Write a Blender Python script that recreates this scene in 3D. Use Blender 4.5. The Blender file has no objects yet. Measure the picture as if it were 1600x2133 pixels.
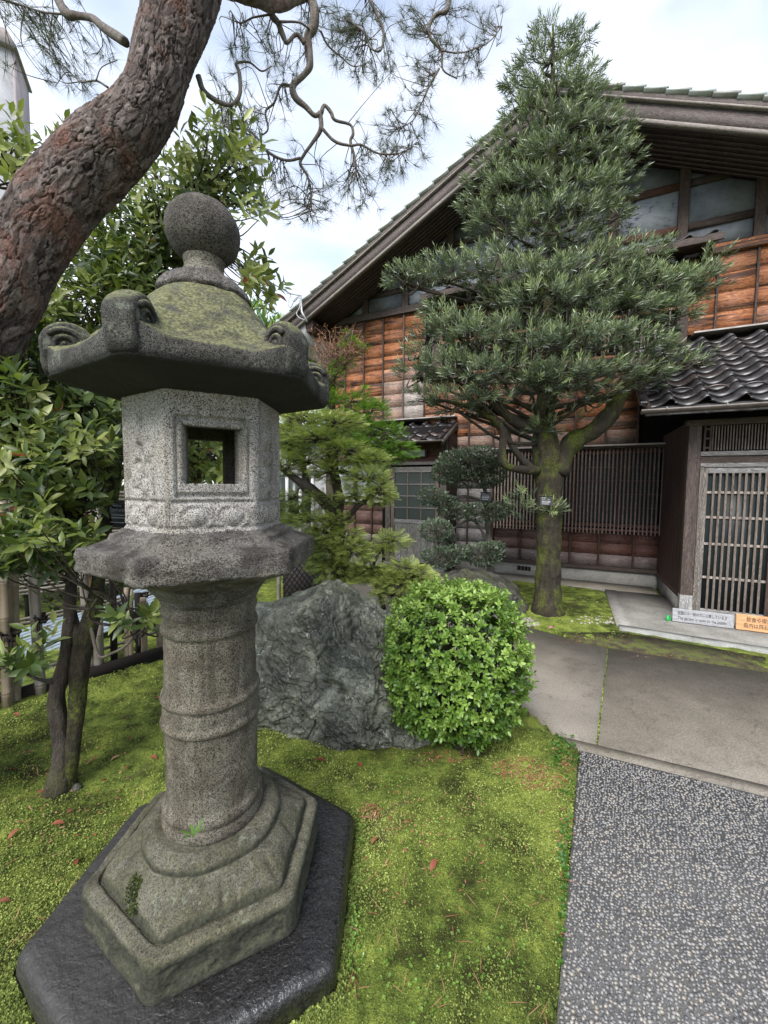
import bpy, bmesh, math, random
import numpy as np
from mathutils import Vector, Matrix

random.seed(7)
rng = np.random.default_rng(11)
S = bpy.context.scene
COL = S.collection

# ------------------------------------------------------------------ camera
F_PX, PITCH, ROLL, CAM_H = 825.0, math.radians(3.6), math.radians(-0.53), 1.75
CX, CY = 800.0, 1066.5
_cp, _sp, _cr, _sr = math.cos(PITCH), math.sin(PITCH), math.cos(ROLL), math.sin(ROLL)
_right, _fwd, _down = np.array([1, 0, 0.]), np.array([0, _cp, -_sp]), np.array([0, -_sp, -_cp])
CAM_R, CAM_D, CAM_F = _cr * _right + _sr * _down, -_sr * _right + _cr * _down, _fwd
CAM_P = np.array([0, 0, CAM_H])
cam_data = bpy.data.cameras.new('camera')
cam_data.sensor_fit = 'HORIZONTAL'
cam_data.sensor_width = 36.0
cam_data.lens = 36.0 * F_PX / 1600.0
cam_data.clip_start = 0.05
cam_data.clip_end = 2000.0
cam = bpy.data.objects.new('camera', cam_data)
COL.objects.link(cam)
_m = np.eye(4)
_m[:3, 0], _m[:3, 1], _m[:3, 2], _m[:3, 3] = CAM_R, -CAM_D, -CAM_F, CAM_P
cam.matrix_world = Matrix(_m.tolist())
S.camera = cam

# ------------------------------------------------------------------ light
SUN_EL, SUN_AZ = math.radians(47), math.radians(204)      # azimuth from +Y towards +X
world = bpy.data.worlds.new('World')
S.world = world
world.use_nodes = True
wt = world.node_tree
wt.nodes.clear()
_sky = wt.nodes.new('ShaderNodeTexSky')
_sky.sky_type = 'NISHITA'
_sky.sun_disc = False
_sky.sun_elevation = SUN_EL
_sky.sun_rotation = SUN_AZ
_sky.air_density, _sky.dust_density, _sky.ozone_density = 1.0, 0.6, 1.0
_tc = wt.nodes.new('ShaderNodeTexCoord')
_mp = wt.nodes.new('ShaderNodeMapping')
_mp.inputs['Scale'].default_value = (1.0, 1.0, 1.9)
_mp.inputs['Location'].default_value = (0.35, 0.2, 0.1)
_nz = wt.nodes.new('ShaderNodeTexNoise')
_nz.inputs['Scale'].default_value = 1.5
_nz.inputs['Detail'].default_value = 7
_nz.inputs['Roughness'].default_value = 0.52
_nz.inputs['Distortion'].default_value = 0.25
_rp = wt.nodes.new('ShaderNodeValToRGB')
_rp.color_ramp.elements[0].position, _rp.color_ramp.elements[0].color = 0.40, (0.28, 0.28, 0.28, 1)
_rp.color_ramp.elements[1].position, _rp.color_ramp.elements[1].color = 0.64, (0.97, 0.97, 0.97, 1)
_cl = wt.nodes.new('ShaderNodeRGB')
_cl.outputs[0].default_value = (4.2, 4.35, 4.6, 1)
_mx = wt.nodes.new('ShaderNodeMix')
_mx.data_type = 'RGBA'
_bg = wt.nodes.new('ShaderNodeBackground')
_bg.inputs['Strength'].default_value = 0.105
_wo = wt.nodes.new('ShaderNodeOutputWorld')
L = wt.links.new
L(_tc.outputs['Generated'], _mp.inputs['Vector'])
L(_mp.outputs[0], _nz.inputs['Vector'])
L(_nz.outputs['Fac'], _rp.inputs[0])
L(_rp.outputs[0], _mx.inputs[0])
L(_sky.outputs[0], _mx.inputs[6])
L(_cl.outputs[0], _mx.inputs[7])
L(_mx.outputs[2], _bg.inputs['Color'])
L(_bg.outputs[0], _wo.inputs['Surface'])

sun_d = bpy.data.lights.new('sun', 'SUN')
sun_d.energy = 2.0
sun_d.angle = math.radians(34)
sun_d.color = (1.0, 0.97, 0.93)
sun = bpy.data.objects.new('sun', sun_d)
COL.objects.link(sun)
_sd = Vector((math.sin(SUN_AZ) * math.cos(SUN_EL), math.cos(SUN_AZ) * math.cos(SUN_EL), math.sin(SUN_EL)))
sun.rotation_euler = _sd.to_track_quat('Z', 'Y').to_euler()
sun.location = (-4, -9, 12)

S.view_settings.view_transform = 'Standard'
S.view_settings.look = 'None'
S.view_settings.exposure = 1.7
S.view_settings.gamma = 1.0
S.view_settings.use_curve_mapping = False
S.render.engine = 'CYCLES'
S.cycles.max_bounces = 6
S.cycles.diffuse_bounces = 3
S.cycles.transparent_max_bounces = 8
S.cycles.use_denoising = True

# ------------------------------------------------------------------ geometry helpers
def ray(u, v):
    return (u - CX) / F_PX * CAM_R + (v - CY) / F_PX * CAM_D + CAM_F

def P(u, v, D):
    """world point that stands at depth D from the camera position along the sight line of photo pixel (u, v)"""
    return CAM_P + ray(u, v) * D

def gz(u, v, z=0.0):
    r = ray(u, v)
    return CAM_P + r * ((z - CAM_H) / r[2])

def gz2(u, v, z=0.0):
    p = gz(u, v, z)
    return (p[0], p[1])

def _hash(ix, iy, iz, seed):
    h = (ix.astype(np.int64) * 374761393 + iy.astype(np.int64) * 668265263 + iz.astype(np.int64) * 2147483647 + seed * 1274126177) & 0xffffffff
    h = ((h ^ (h >> 13)) * 1274126177) & 0xffffffff
    return ((h ^ (h >> 16)) & 0xffffff) / float(0x1000000)

def vnoise(p, seed=0):
    """smooth value noise in [-1, 1] on an (n, 3) array"""
    p = np.asarray(p, float)
    i = np.floor(p).astype(np.int64)
    f = p - i
    f = f * f * f * (f * (f * 6 - 15) + 10)
    out = 0
    for dx in (0, 1):
        wx = f[:, 0] if dx else 1 - f[:, 0]
        for dy in (0, 1):
            wy = f[:, 1] if dy else 1 - f[:, 1]
            for dz in (0, 1):
                wz = f[:, 2] if dz else 1 - f[:, 2]
                out = out + wx * wy * wz * _hash(i[:, 0] + dx, i[:, 1] + dy, i[:, 2] + dz, seed)
    return out * 2 - 1

def fbm(p, octv=4, seed=0, rough=0.5, ridged=False):
    p = np.asarray(p, float)
    a, s, out = 1.0, 0.0, np.zeros(len(p))
    for k in range(octv):
        n = vnoise(p + 17.3 * k, seed + k)
        out += a * ((1 - 2 * np.abs(n)) if ridged else n)
        s += a
        a *= rough
        p = p * 2.03
    return out / s

def mesh_np(name, V, faces, smooth=False, attrs=None):
    """mesh from a vertex array and a list of face index arrays ((m, 3) or (m, 4))"""
    V = np.ascontiguousarray(V, np.float32)
    faces = [np.asarray(f, np.int32) for f in faces if len(f)]
    me = bpy.data.meshes.new(name)
    me.vertices.add(len(V))
    me.vertices.foreach_set('co', V.ravel())
    nl = sum(f.size for f in faces)
    npoly = sum(len(f) for f in faces)
    me.loops.add(nl)
    me.loops.foreach_set('vertex_index', np.concatenate([f.ravel() for f in faces]))
    me.polygons.add(npoly)
    starts, tot = [], 0
    for f in faces:
        k = f.shape[1]
        starts.append(tot + np.arange(len(f), dtype=np.int32) * k)
        tot += f.size
    me.polygons.foreach_set('loop_start', np.concatenate(starts).astype(np.int32))
    if smooth:
        me.polygons.foreach_set('use_smooth', np.ones(npoly, bool))
    for k, a in (attrs or {}).items():
        at = me.attributes.new(k, 'FLOAT', 'POINT')
        at.data.foreach_set('value', np.asarray(a, np.float32))
    me.update(calc_edges=True)
    me.validate()
    return me

def link(name, me, mat=None, parent=None, loc=None, rot=None, **props):
    o = bpy.data.objects.new(name, me)
    COL.objects.link(o)
    if mat is not None and me is not None and not me.materials:
        me.materials.append(mat)
    if parent is not None:
        o.parent = parent
    if loc is not None:
        o.location = tuple(float(c) for c in loc)
    if rot is not None:
        if isinstance(rot, (tuple, list)):
            o.rotation_euler = rot
        else:
            o.rotation_euler = Matrix(np.asarray(rot).tolist()).to_euler()
    for k, v in props.items():
        o[k] = v
    return o

def thing(name, label, category, loc=(0, 0, 0), rotz=0.0, group=None):
    o = link(name, None, loc=loc, rot=(0, 0, rotz), label=label, category=category)
    if group:
        o['group'] = group
    return o

def tag(o, label=None, category=None, group=None, kind=None):
    for k, v in (('label', label), ('category', category), ('group', group), ('kind', kind)):
        if v:
            o[k] = v
    return o

class MB:
    """collects shapes for ONE mesh"""
    def __init__(s):
        s.V, s.F, s.n = [], {3: [], 4: []}, 0
    def add(s, V, *faces):
        V = np.asarray(V, float)
        s.V.append(V)
        for f in faces:
            f = np.asarray(f, np.int64)
            if len(f):
                s.F[f.shape[1]].append(f + s.n)
        s.n += len(V)
        return s
    def box(s, x0, x1, y0, y1, z0, z1):
        V = [(x, y, z) for z in (z0, z1) for y in (y0, y1) for x in (x0, x1)]
        return s.add(V, [(0, 2, 3, 1), (4, 5, 7, 6), (0, 1, 5, 4), (2, 6, 7, 3), (0, 4, 6, 2), (1, 3, 7, 5)])
    def bar(s, a, b, w, h, up=(0, 0, 1)):
        """box beam from a to b, w across, h along up"""
        a, b = np.asarray(a, float), np.asarray(b, float)
        d = (b - a) / np.linalg.norm(b - a)
        x = np.cross(d, up)
        x = x / np.linalg.norm(x)
        y = np.cross(x, d)
        V = [p + x * i * w / 2 + y * j * h / 2 for p in (a, b) for i, j in ((-1, -1), (1, -1), (1, 1), (-1, 1))]
        return s.add(V, [(0, 1, 2, 3)[::-1], (4, 5, 6, 7), (0, 1, 5, 4), (1, 2, 6, 5), (2, 3, 7, 6), (3, 0, 4, 7)])
    def tube(s, path, radii, seg=10, cap=True):
        path = np.asarray(path, float)
        n = len(path)
        radii = np.broadcast_to(np.asarray(radii, float), (n,))
        T = np.gradient(path, axis=0)
        T /= np.linalg.norm(T, axis=1)[:, None] + 1e-12
        ref = np.array([0, 0, 1.]) if abs(T[0][2]) < 0.9 else np.array([1., 0, 0])
        x = np.cross(T[0], ref)
        x /= np.linalg.norm(x)
        ang = np.arange(seg) * 2 * math.pi / seg
        V = []
        for i in range(n):
            x = x - T[i] * (x @ T[i])
            x /= np.linalg.norm(x) + 1e-12
            y = np.cross(T[i], x)
            V.append(path[i] + radii[i] * (np.cos(ang)[:, None] * x + np.sin(ang)[:, None] * y))
        V = np.concatenate(V)
        i, j = np.meshgrid(np.arange(n - 1), np.arange(seg), indexing='ij')
        j2 = (j + 1) % seg
        Q = np.stack([i * seg + j, i * seg + j2, (i + 1) * seg + j2, (i + 1) * seg + j], -1).reshape(-1, 4)
        tri = []
        if cap:
            V = np.concatenate([V, path[:1], path[-1:]])
            c0, c1 = n * seg, n * seg + 1
            for k in range(seg):
                tri.append((c0, (k + 1) % seg, k))
                tri.append((c1, (n - 1) * seg + k, (n - 1) * seg + (k + 1) % seg))
        return s.add(V, Q, tri) if tri else s.add(V, Q)
    def prism(s, poly, z0, z1, axis='z'):
        """convex or concave outline in 2D extruded from z0 to z1; axis 'y' puts the outline in the x-z plane"""
        n = len(poly)
        area = sum(poly[i][0] * poly[(i + 1) % n][1] - poly[(i + 1) % n][0] * poly[i][1] for i in range(n))
        if area < 0:
            poly = poly[::-1]
        from mathutils.geometry import tessellate_polygon
        tris = np.array(tessellate_polygon([[Vector((p[0], p[1], 0)) for p in poly]]), np.int64)
        fix = []
        for t in tris:
            a, b, c = [np.array(poly[k]) for k in t]
            cr = (b[0] - a[0]) * (c[1] - a[1]) - (b[1] - a[1]) * (c[0] - a[0])
            fix.append(tuple(t) if cr > 0 else tuple(t[::-1]))
        if axis == 'z':
            V = [(p[0], p[1], z0) for p in poly] + [(p[0], p[1], z1) for p in poly]
            fl = False
        else:
            V = [(p[0], z0, p[1]) for p in poly] + [(p[0], z1, p[1]) for p in poly]
            fl = True
        bot = [f[::-1] for f in fix]
        top = [tuple(k + n for k in f) for f in fix]
        side = [(i, (i + 1) % n, (i + 1) % n + n, i + n) for i in range(n)]
        if fl:
            bot, top, side = [f[::-1] for f in bot], [f[::-1] for f in top], [f[::-1] for f in side]
        return s.add(V, bot + top, side)
    def arrays(s):
        return np.concatenate(s.V), [np.concatenate(f) for f in s.F.values() if f]
    def mesh(s, name, smooth=False, attrs=None):
        V, F = s.arrays()
        return mesh_np(name, V, F, smooth, attrs)
    def build(s, name, mat, parent=None, smooth=False, loc=None, rot=None, attrs=None, **props):
        return link(name, s.mesh(name, smooth, attrs), mat, parent, loc, rot, **props)

_boxes = {}
def box_mesh(dx, dy, dz, bev, mat):
    key = (round(dx, 3), round(dy, 3), round(dz, 3), bev, mat.name)
    if key in _boxes:
        return _boxes[key]
    bm = bmesh.new()
    bmesh.ops.create_cube(bm, size=1.0)
    for v in bm.verts:
        v.co = Vector((v.co.x * dx, v.co.y * dy, v.co.z * dz))
    if bev:
        bmesh.ops.bevel(bm, geom=list(bm.edges), offset=min(bev, 0.3 * min(dx, dy, dz)), segments=1, affect='EDGES')
    me = bpy.data.meshes.new('box')
    bm.to_mesh(me)
    bm.free()
    me.materials.append(mat)
    _boxes[key] = me
    return me

def boxo(name, x0, x1, y0, y1, z0, z1, mat, parent=None, bev=0.004, **props):
    """a bevelled box as an object of its own, its origin at its centre"""
    me = box_mesh(x1 - x0, y1 - y0, z1 - z0, bev, mat)
    return link(name, me, mat, parent, loc=((x0 + x1) / 2, (y0 + y1) / 2, (z0 + z1) / 2), **props)

def rots(dirs, roll=None, up=(0, 0, 1)):
    """rotation matrices whose local Y is dirs and whose local Z leans towards up, turned by roll about Y"""
    d = np.asarray(dirs, float)
    d = d / (np.linalg.norm(d, axis=1)[:, None] + 1e-12)
    up = np.broadcast_to(np.asarray(up, float), d.shape)
    x = np.cross(d, up)
    nx = np.linalg.norm(x, axis=1)
    bad = nx < 1e-3
    x[bad] = np.cross(d[bad], np.array([1., 0.1, 0]))
    x /= np.linalg.norm(x, axis=1)[:, None]
    z = np.cross(x, d)
    if roll is not None:
        c, s_ = np.cos(roll)[:, None], np.sin(roll)[:, None]
        x, z = c * x + s_ * z, -s_ * x + c * z
    return np.stack([x, d, z], axis=2)

def scatter(tv, tf, pos, R, scl):
    """copies of the template (tv, tf) at pos with rotations R and scales scl -> V, F"""
    tv, tf = np.asarray(tv, float), np.asarray(tf, np.int64)
    pos = np.asarray(pos, float)
    scl = np.asarray(scl, float)
    if scl.ndim == 1:
        scl = np.repeat(scl[:, None], 3, 1)
    loc = tv[None] * scl[:, None, :]
    V = np.einsum('nij,nkj->nki', R, loc) + pos[:, None, :]
    Fc = tf[None] + (np.arange(len(pos)) * len(tv))[:, None, None]
    return V.reshape(-1, 3), Fc.reshape(-1, tf.shape[1])

def unit(v):
    v = np.asarray(v, float)
    return v / (np.linalg.norm(v, axis=-1, keepdims=True) + 1e-12)

def smooth_path(pts, k=6):
    """Catmull-Rom through pts (rows may carry extra columns such as radius)"""
    p = np.asarray(pts, float)
    p = np.concatenate([2 * p[:1] - p[1:2], p, 2 * p[-1:] - p[-2:-1]])
    out = []
    for i in range(1, len(p) - 2):
        for t in np.arange(k) / k:
            a, b, c, d = p[i - 1], p[i], p[i + 1], p[i + 2]
            out.append(0.5 * (2 * b + (c - a) * t + (2 * a - 5 * b + 4 * c - d) * t * t + (3 * b - a - 3 * c + d) * t ** 3))
    out.append(p[-2])
    return np.array(out)

LEAF_V = [(0, 0, 0), (-.17, .30, .035), (0, .30, -.02), (.17, .30, .035), (-.18, .62, .03), (0, .62, -.03), (.18, .62, .03), (0, 1, -.10)]
OVAL_V = [(0, 0, 0), (-.25, .34, .05), (0, .32, -.02), (.25, .34, .05), (-.23, .68, .03), (0, .66, -.04), (.23, .68, .03), (0, 1, -.12)]
LEAF_F = [(0, 2, 1), (0, 3, 2), (1, 2, 5), (1, 5, 4), (2, 3, 6), (2, 6, 5), (4, 5, 7), (5, 6, 7)]
NARROW_V = [(0, 0, 0), (-.5, .35, .02), (.5, .35, .02), (-.42, .72, .0), (.42, .72, .0), (0, 1, -.06)]
NARROW_F = [(0, 2, 1), (1, 2, 4), (1, 4, 3), (3, 4, 5)]
NEEDLE_V = [(-.5, 0, 0), (.5, 0, 0), (0, 1, 0)]
NEEDLE_F = [(0, 1, 2)]
SMALL_V = [(0, 0, 0), (-.26, .5, .05), (.26, .5, .05), (0, 1, -.05)]
SMALL_F = [(0, 2, 1), (1, 2, 3)]

# ------------------------------------------------------------------ material helpers
class NT:
    def __init__(s, name):
        s.m = bpy.data.materials.new(name)
        s.m.use_nodes = True
        s.t = s.m.node_tree
        s.bsdf = s.t.nodes['Principled BSDF']
        s.out = s.t.nodes['Material Output']
        s._tc = None
    def new(s, kind, **kw):
        n = s.t.nodes.new(kind)
        for k, v in kw.items():
            setattr(n, k, v)
        return n
    def put(s, sock, v):
        if isinstance(v, bpy.types.NodeSocket):
            s.t.links.new(v, sock)
        elif v is not None:
            if sock.type == 'RGBA' and len(v) == 3:
                v = (*v, 1)
            sock.default_value = v
    def co(s, which='Object'):
        if s._tc is None:
            s._tc = s.new('ShaderNodeTexCoord')
        return s._tc.outputs[which]
    def geo(s, which):
        return s.new('ShaderNodeNewGeometry').outputs[which]
    def attr(s, name, obj=False):
        n = s.new('ShaderNodeAttribute', attribute_name=name)
        if obj:
            n.attribute_type = 'OBJECT'
        return n.outputs['Fac']
    def objrand(s):
        return s.new('ShaderNodeObjectInfo').outputs['Random']
    def map(s, vec, scale=(1, 1, 1), loc=(0, 0, 0), rot=(0, 0, 0)):
        n = s.new('ShaderNodeMapping')
        s.put(n.inputs['Vector'], vec)
        s.put(n.inputs['Scale'], scale)
        s.put(n.inputs['Location'], loc)
        s.put(n.inputs['Rotation'], rot)
        return n.outputs[0]
    def noise(s, vec, scale, detail=4, rough=0.5, dist=0.0, col=False):
        n = s.new('ShaderNodeTexNoise')
        s.put(n.inputs['Vector'], vec)
        n.inputs['Scale'].default_value = scale
        n.inputs['Detail'].default_value = detail
        n.inputs['Roughness'].default_value = rough
        n.inputs['Distortion'].default_value = dist
        return n.outputs['Color' if col else 'Fac']
    def voro(s, vec, scale, feature='F1', out='Distance', rnd=1.0):
        n = s.new('ShaderNodeTexVoronoi', feature=feature)
        s.put(n.inputs['Vector'], vec)
        n.inputs['Scale'].default_value = scale
        n.inputs['Randomness'].default_value = rnd
        return n.outputs[out]
    def ramp(s, fac, *stops, interp='LINEAR'):
        n = s.new('ShaderNodeValToRGB')
        r = n.color_ramp
        r.interpolation = interp
        while len(r.elements) < len(stops):
            r.elements.new(0.5)
        for e, (p, c) in zip(r.elements, stops):
            e.position = p
            e.color = (c, c, c, 1) if isinstance(c, (int, float)) else (*c, 1)
        s.put(n.inputs[0], fac)
        return n.outputs[0]
    def mix(s, fac, a, b, mode='MIX'):
        n = s.new('ShaderNodeMix', data_type='RGBA', blend_type=mode)
        s.put(n.inputs[0], fac)
        s.put(n.inputs[6], a)
        s.put(n.inputs[7], b)
        return n.outputs[2]
    def math(s, op, a, b=0.0, clamp=False):
        n = s.new('ShaderNodeMath', operation=op, use_clamp=clamp)
        s.put(n.inputs[0], a)
        s.put(n.inputs[1], b)
        return n.outputs[0]
    def vadd(s, a, b):
        n = s.new('ShaderNodeVectorMath', operation='ADD')
        s.put(n.inputs[0], a)
        s.put(n.inputs[1], b)
        return n.outputs[0]
    def sep(s, v, i):
        n = s.new('ShaderNodeSeparateXYZ')
        s.put(n.inputs[0], v)
        return n.outputs[i]
    def bump(s, h, dist=0.002, strength=1.0, normal=None):
        n = s.new('ShaderNodeBump')
        n.inputs['Distance'].default_value = dist
        n.inputs['Strength'].default_value = strength
        s.put(n.inputs['Height'], h)
        if normal is not None:
            s.put(n.inputs['Normal'], normal)
        return n.outputs[0]
    def done(s, color=None, rough=None, normal=None, spec=None, metal=None):
        b = s.bsdf.inputs
        if color is not None: s.put(b['Base Color'], color)
        if rough is not None: s.put(b['Roughness'], rough)
        if normal is not None: s.put(b['Normal'], normal)
        if spec is not None: s.put(b['Specular IOR Level'], spec)
        if metal is not None: s.put(b['Metallic'], metal)
        return s.m

def leaf_mat(name, stops, rough=0.45, trans=0.25, spec=0.4):
    """leaf colour runs along the vertex attribute 'tone' (leaf maturity, with top light and underside shade painted in)"""
    t = NT(name)
    c = t.ramp(t.attr('tone'), *stops)
    n = t.noise(t.co('Object'), 9.0, 2)
    c = t.mix(0.22, c, t.ramp(n, (0.3, (0.02, 0.03, 0.01)), (0.7, (0.16, 0.2, 0.05))), 'OVERLAY')
    t.done(c, rough, spec=spec)
    tr = t.new('ShaderNodeBsdfTranslucent')
    t.put(tr.inputs['Color'], t.mix(0.5, c, (0.20, 0.28, 0.03)))
    ms = t.new('ShaderNodeMixShader')
    ms.inputs[0].default_value = trans
    t.t.links.new(t.bsdf.outputs[0], ms.inputs[1])
    t.t.links.new(tr.outputs[0], ms.inputs[2])
    t.t.links.new(ms.outputs[0], t.out.inputs['Surface'])
    return t.m
# ------------------------------------------------------------------ materials
def granite(name, light, dark, speck=230.0, moss=0.0, stain=0.5, stain_col=(0.05, 0.045, 0.04), rough=0.85, bump=0.0025, lichen=0.0, algae=0.0, moss_z=(0.05, 0.45), shade_soot=0.0):
    t = NT(name)
    co = t.co('Object')
    a = t.noise(co, speck, 2, 0.6)
    b = t.noise(co, speck * 0.43, 2, 0.5)
    sp = t.math('ADD', t.math('MULTIPLY', a, 0.65), t.math('MULTIPLY', b, 0.35))
    mid = tuple((x * 0.6 + y * 0.4) for x, y in zip(light, dark))
    c = t.ramp(sp, (0.44, dark), (0.485, mid), (0.535, light))
    big = t.noise(co, 7.0, 6, 0.65, 0.4)
    c = t.mix(t.ramp(big, (0.42, 0.0), (0.62, stain)), c, tuple(min(1, x * 6.5) for x in stain_col), 'MULTIPLY')
    c = t.mix(t.ramp(t.noise(co, 3.1, 5, 0.6), (0.42, 0.0), (0.66, 0.75)), c, (0.85, 0.79, 0.69), 'MULTIPLY')
    streak = t.noise(t.map(co, (26, 26, 2.2)), 1.0, 4, 0.6)
    c = t.mix(t.ramp(streak, (0.52, 0.0), (0.68, 0.55)), c, (0.42, 0.40, 0.36), 'MULTIPLY')
    if lichen:
        lz = t.math('MULTIPLY', t.noise(co, 34.0, 5, 0.7), t.ramp(t.noise(co, 5.0, 3), (0.40, 0.75), (0.60, 1.12)))
        c = t.mix(t.ramp(lz, (0.60, 0.0), (0.68, lichen)), c, (0.26, 0.29, 0.22))
    if shade_soot:       # underside painted dark for the shade under the eave, along with grime
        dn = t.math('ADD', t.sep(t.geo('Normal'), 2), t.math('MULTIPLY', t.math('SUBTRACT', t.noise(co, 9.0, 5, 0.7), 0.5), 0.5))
        c = t.mix(t.ramp(t.math('ADD', dn, 1.0), (0.35, shade_soot), (0.75, 0.0)), c, (0.016, 0.015, 0.014))
    if algae:      # dark algae grows on the upright sides of the stone
        up = t.math('ADD', t.math('ABSOLUTE', t.sep(t.geo('Normal'), 2)), t.math('MULTIPLY', t.math('SUBTRACT', t.noise(co, 12.0, 5, 0.7), 0.5), 0.5))
        c = t.mix(t.ramp(up, (0.36, algae), (0.66, 0.0)), c, t.ramp(t.noise(co, 90.0, 3), (0.35, (0.014, 0.015, 0.010)), (0.7, (0.05, 0.05, 0.034))))
    if moss:
        nz = t.sep(t.geo('Normal'), 2)
        mk = t.math('MULTIPLY', t.ramp(nz, (moss_z[0], 0.0), (moss_z[1], 1.0)), t.ramp(t.noise(co, 16.0, 6, 0.7), (0.33, 0.0), (0.55, moss)))
        mc = t.ramp(t.noise(co, 110.0, 3), (0.35, (0.05, 0.052, 0.022)), (0.65, (0.185, 0.185, 0.085)))
        c = t.mix(mk, c, mc)
    h = t.math('ADD', sp, t.math('MULTIPLY', t.noise(co, 38.0, 5, 0.65), 1.6))
    nrm = t.bump(h, bump, 1.0)
    return t.done(c, rough, nrm, 0.35)

M = {}
M['granite_light'] = granite('granite_light', (0.39, 0.37, 0.345), (0.028, 0.026, 0.025), 400, stain=0.35, bump=0.0022)
M['granite_shaft'] = granite('granite_shaft', (0.175, 0.16, 0.126), (0.014, 0.012, 0.010), 370, stain=0.7, stain_col=(0.055, 0.045, 0.036), bump=0.0035)
M['granite_dark'] = granite('granite_dark', (0.20, 0.186, 0.17), (0.016, 0.014, 0.013), 330, stain=0.85, stain_col=(0.028, 0.024, 0.023), rough=0.42, bump=0.008)
M['granite_base'] = granite('granite_base', (0.125, 0.116, 0.094), (0.015, 0.014, 0.012), 380, moss=0.22, stain=0.75, stain_col=(0.035, 0.034, 0.025), bump=0.0035, lichen=0.35, algae=0.95)
M['granite_roof'] = granite('granite_roof', (0.088, 0.084, 0.074), (0.009, 0.009, 0.008), 330, moss=0.95, stain=0.7, stain_col=(0.022, 0.024, 0.017), bump=0.006, lichen=0.25, moss_z=(.35, .62), shade_soot=0.85)
M['granite_ball'] = granite('granite_ball', (0.12, 0.11, 0.097), (0.010, 0.009, 0.009), 320, stain=0.5, stain_col=(0.026, 0.024, 0.022), bump=0.006)

def m_wet():
    t = NT('wet_stone')
    co = t.co('Object')
    a = t.noise(co, 170, 3, 0.6)
    c = t.ramp(a, (0.4, (0.005, 0.005, 0.005)), (0.62, (0.022, 0.020, 0.019)))
    wx = t.math('ADD', t.sep(t.geo('Position'), 0), t.math('MULTIPLY', t.math('SUBTRACT', t.noise(co, 3.5, 5, 0.65), 0.5), 1.3))
    dry = t.ramp(wx, (-0.75, 1.0), (-0.35, 0.0))
    dry = t.ramp(t.math('MULTIPLY', t.math('ADD', wx, 1.2), 0.6), (0.25, 1.0), (0.5, 0.0))
    c = t.mix(t.math('MULTIPLY', dry, 0.45), c, (0.026, 0.023, 0.021))
    gz_ = t.ramp(t.sep(co, 2), (0.0, 1.0), (0.09, 0.0))
    c = t.mix(t.math('MULTIPLY', gz_, t.ramp(t.noise(co, 22, 4), (0.4, 0.0), (0.6, 0.8))), c, (0.05, 0.06, 0.015))
    r = t.math('ADD', t.math('MULTIPLY', dry, 0.42), t.ramp(t.noise(co, 9.0, 4, 0.6), (0.35, 0.13), (0.7, 0.34)))
    h = t.math('ADD', t.noise(co, 60, 5, 0.6, 0.6), t.math('MULTIPLY', t.noise(co, 24, 4, 0.5, 0.8), 1.4))
    return t.done(c, r, t.bump(h, 0.0055, 0.9), 0.6)
M['wet_stone'] = m_wet()

def m_rock(name, c0, c1, c2, sc=1.0, moss=0.0, rough=0.55, vein=0.6):
    t = NT(name)
    co = t.co('Object')
    w = t.noise(co, 2.2 * sc, 6, 0.62, 1.2)
    c = t.ramp(w, (0.32, c0), (0.52, c1), (0.7, c2))
    fine = t.noise(co, 60 * sc, 5, 0.65)
    c = t.mix(0.55, c, t.ramp(fine, (0.3, (0.06, 0.06, 0.06)), (0.72, (0.85, 0.85, 0.85))), 'OVERLAY')
    wv = t.vadd(co, t.map(t.noise(co, 5 * sc, 4, 0.6, 0.0, True), (0.35, 0.35, 0.35)))
    v = t.voro(t.map(wv, (1.0, 1.0, 2.2), rot=(0.5, 0.4, 0)), 6.5 * sc, 'DISTANCE_TO_EDGE')
    veins = t.math('MULTIPLY', t.ramp(v, (0.0, 1.0), (0.022, 0.0)), t.ramp(t.noise(co, 4 * sc, 3), (0.45, 0.0), (0.62, vein)))
    c = t.mix(veins, c, (0.42, 0.45, 0.41))
    cr = t.voro(t.map(wv, (1.6, 1.0, 1.3), rot=(0.2, 0.9, 0.3)), 5.0 * sc, 'DISTANCE_TO_EDGE')
    crack = t.ramp(cr, (0.0, 0.0), (0.03, 1.0))
    c = t.mix(t.math('MULTIPLY', t.math('SUBTRACT', 1.0, crack), 0.6), c, (0.012, 0.012, 0.012))
    if moss:
        nz = t.sep(t.geo('Normal'), 2)
        mk = t.math('MULTIPLY', t.ramp(nz, (0.2, 0.0), (0.7, 1.0)), t.ramp(t.noise(co, 5, 6, 0.7), (0.40, 0.0), (0.6, moss)))
        c = t.mix(mk, c, t.ramp(t.noise(co, 70, 3), (0.35, (0.03, 0.035, 0.012)), (0.7, (0.13, 0.14, 0.05))))
    h = t.math('ADD', t.math('MULTIPLY', t.noise(co, 24 * sc, 8, 0.68, 0.5), 1.0), t.math('MULTIPLY', crack, 0.35))
    return t.done(c, rough, t.bump(h, 0.02, 0.9), 0.45)
M['rock_green'] = m_rock('rock_green', (0.020, 0.022, 0.016), (0.088, 0.094, 0.070), (0.32, 0.33, 0.25), 1.0, 0.12, 0.32, 1.0)
M['rock_dark'] = m_rock('rock_dark', (0.025, 0.024, 0.023), (0.06, 0.058, 0.052), (0.12, 0.115, 0.10), 1.2, 0.7, 0.6, 0.2)

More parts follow.
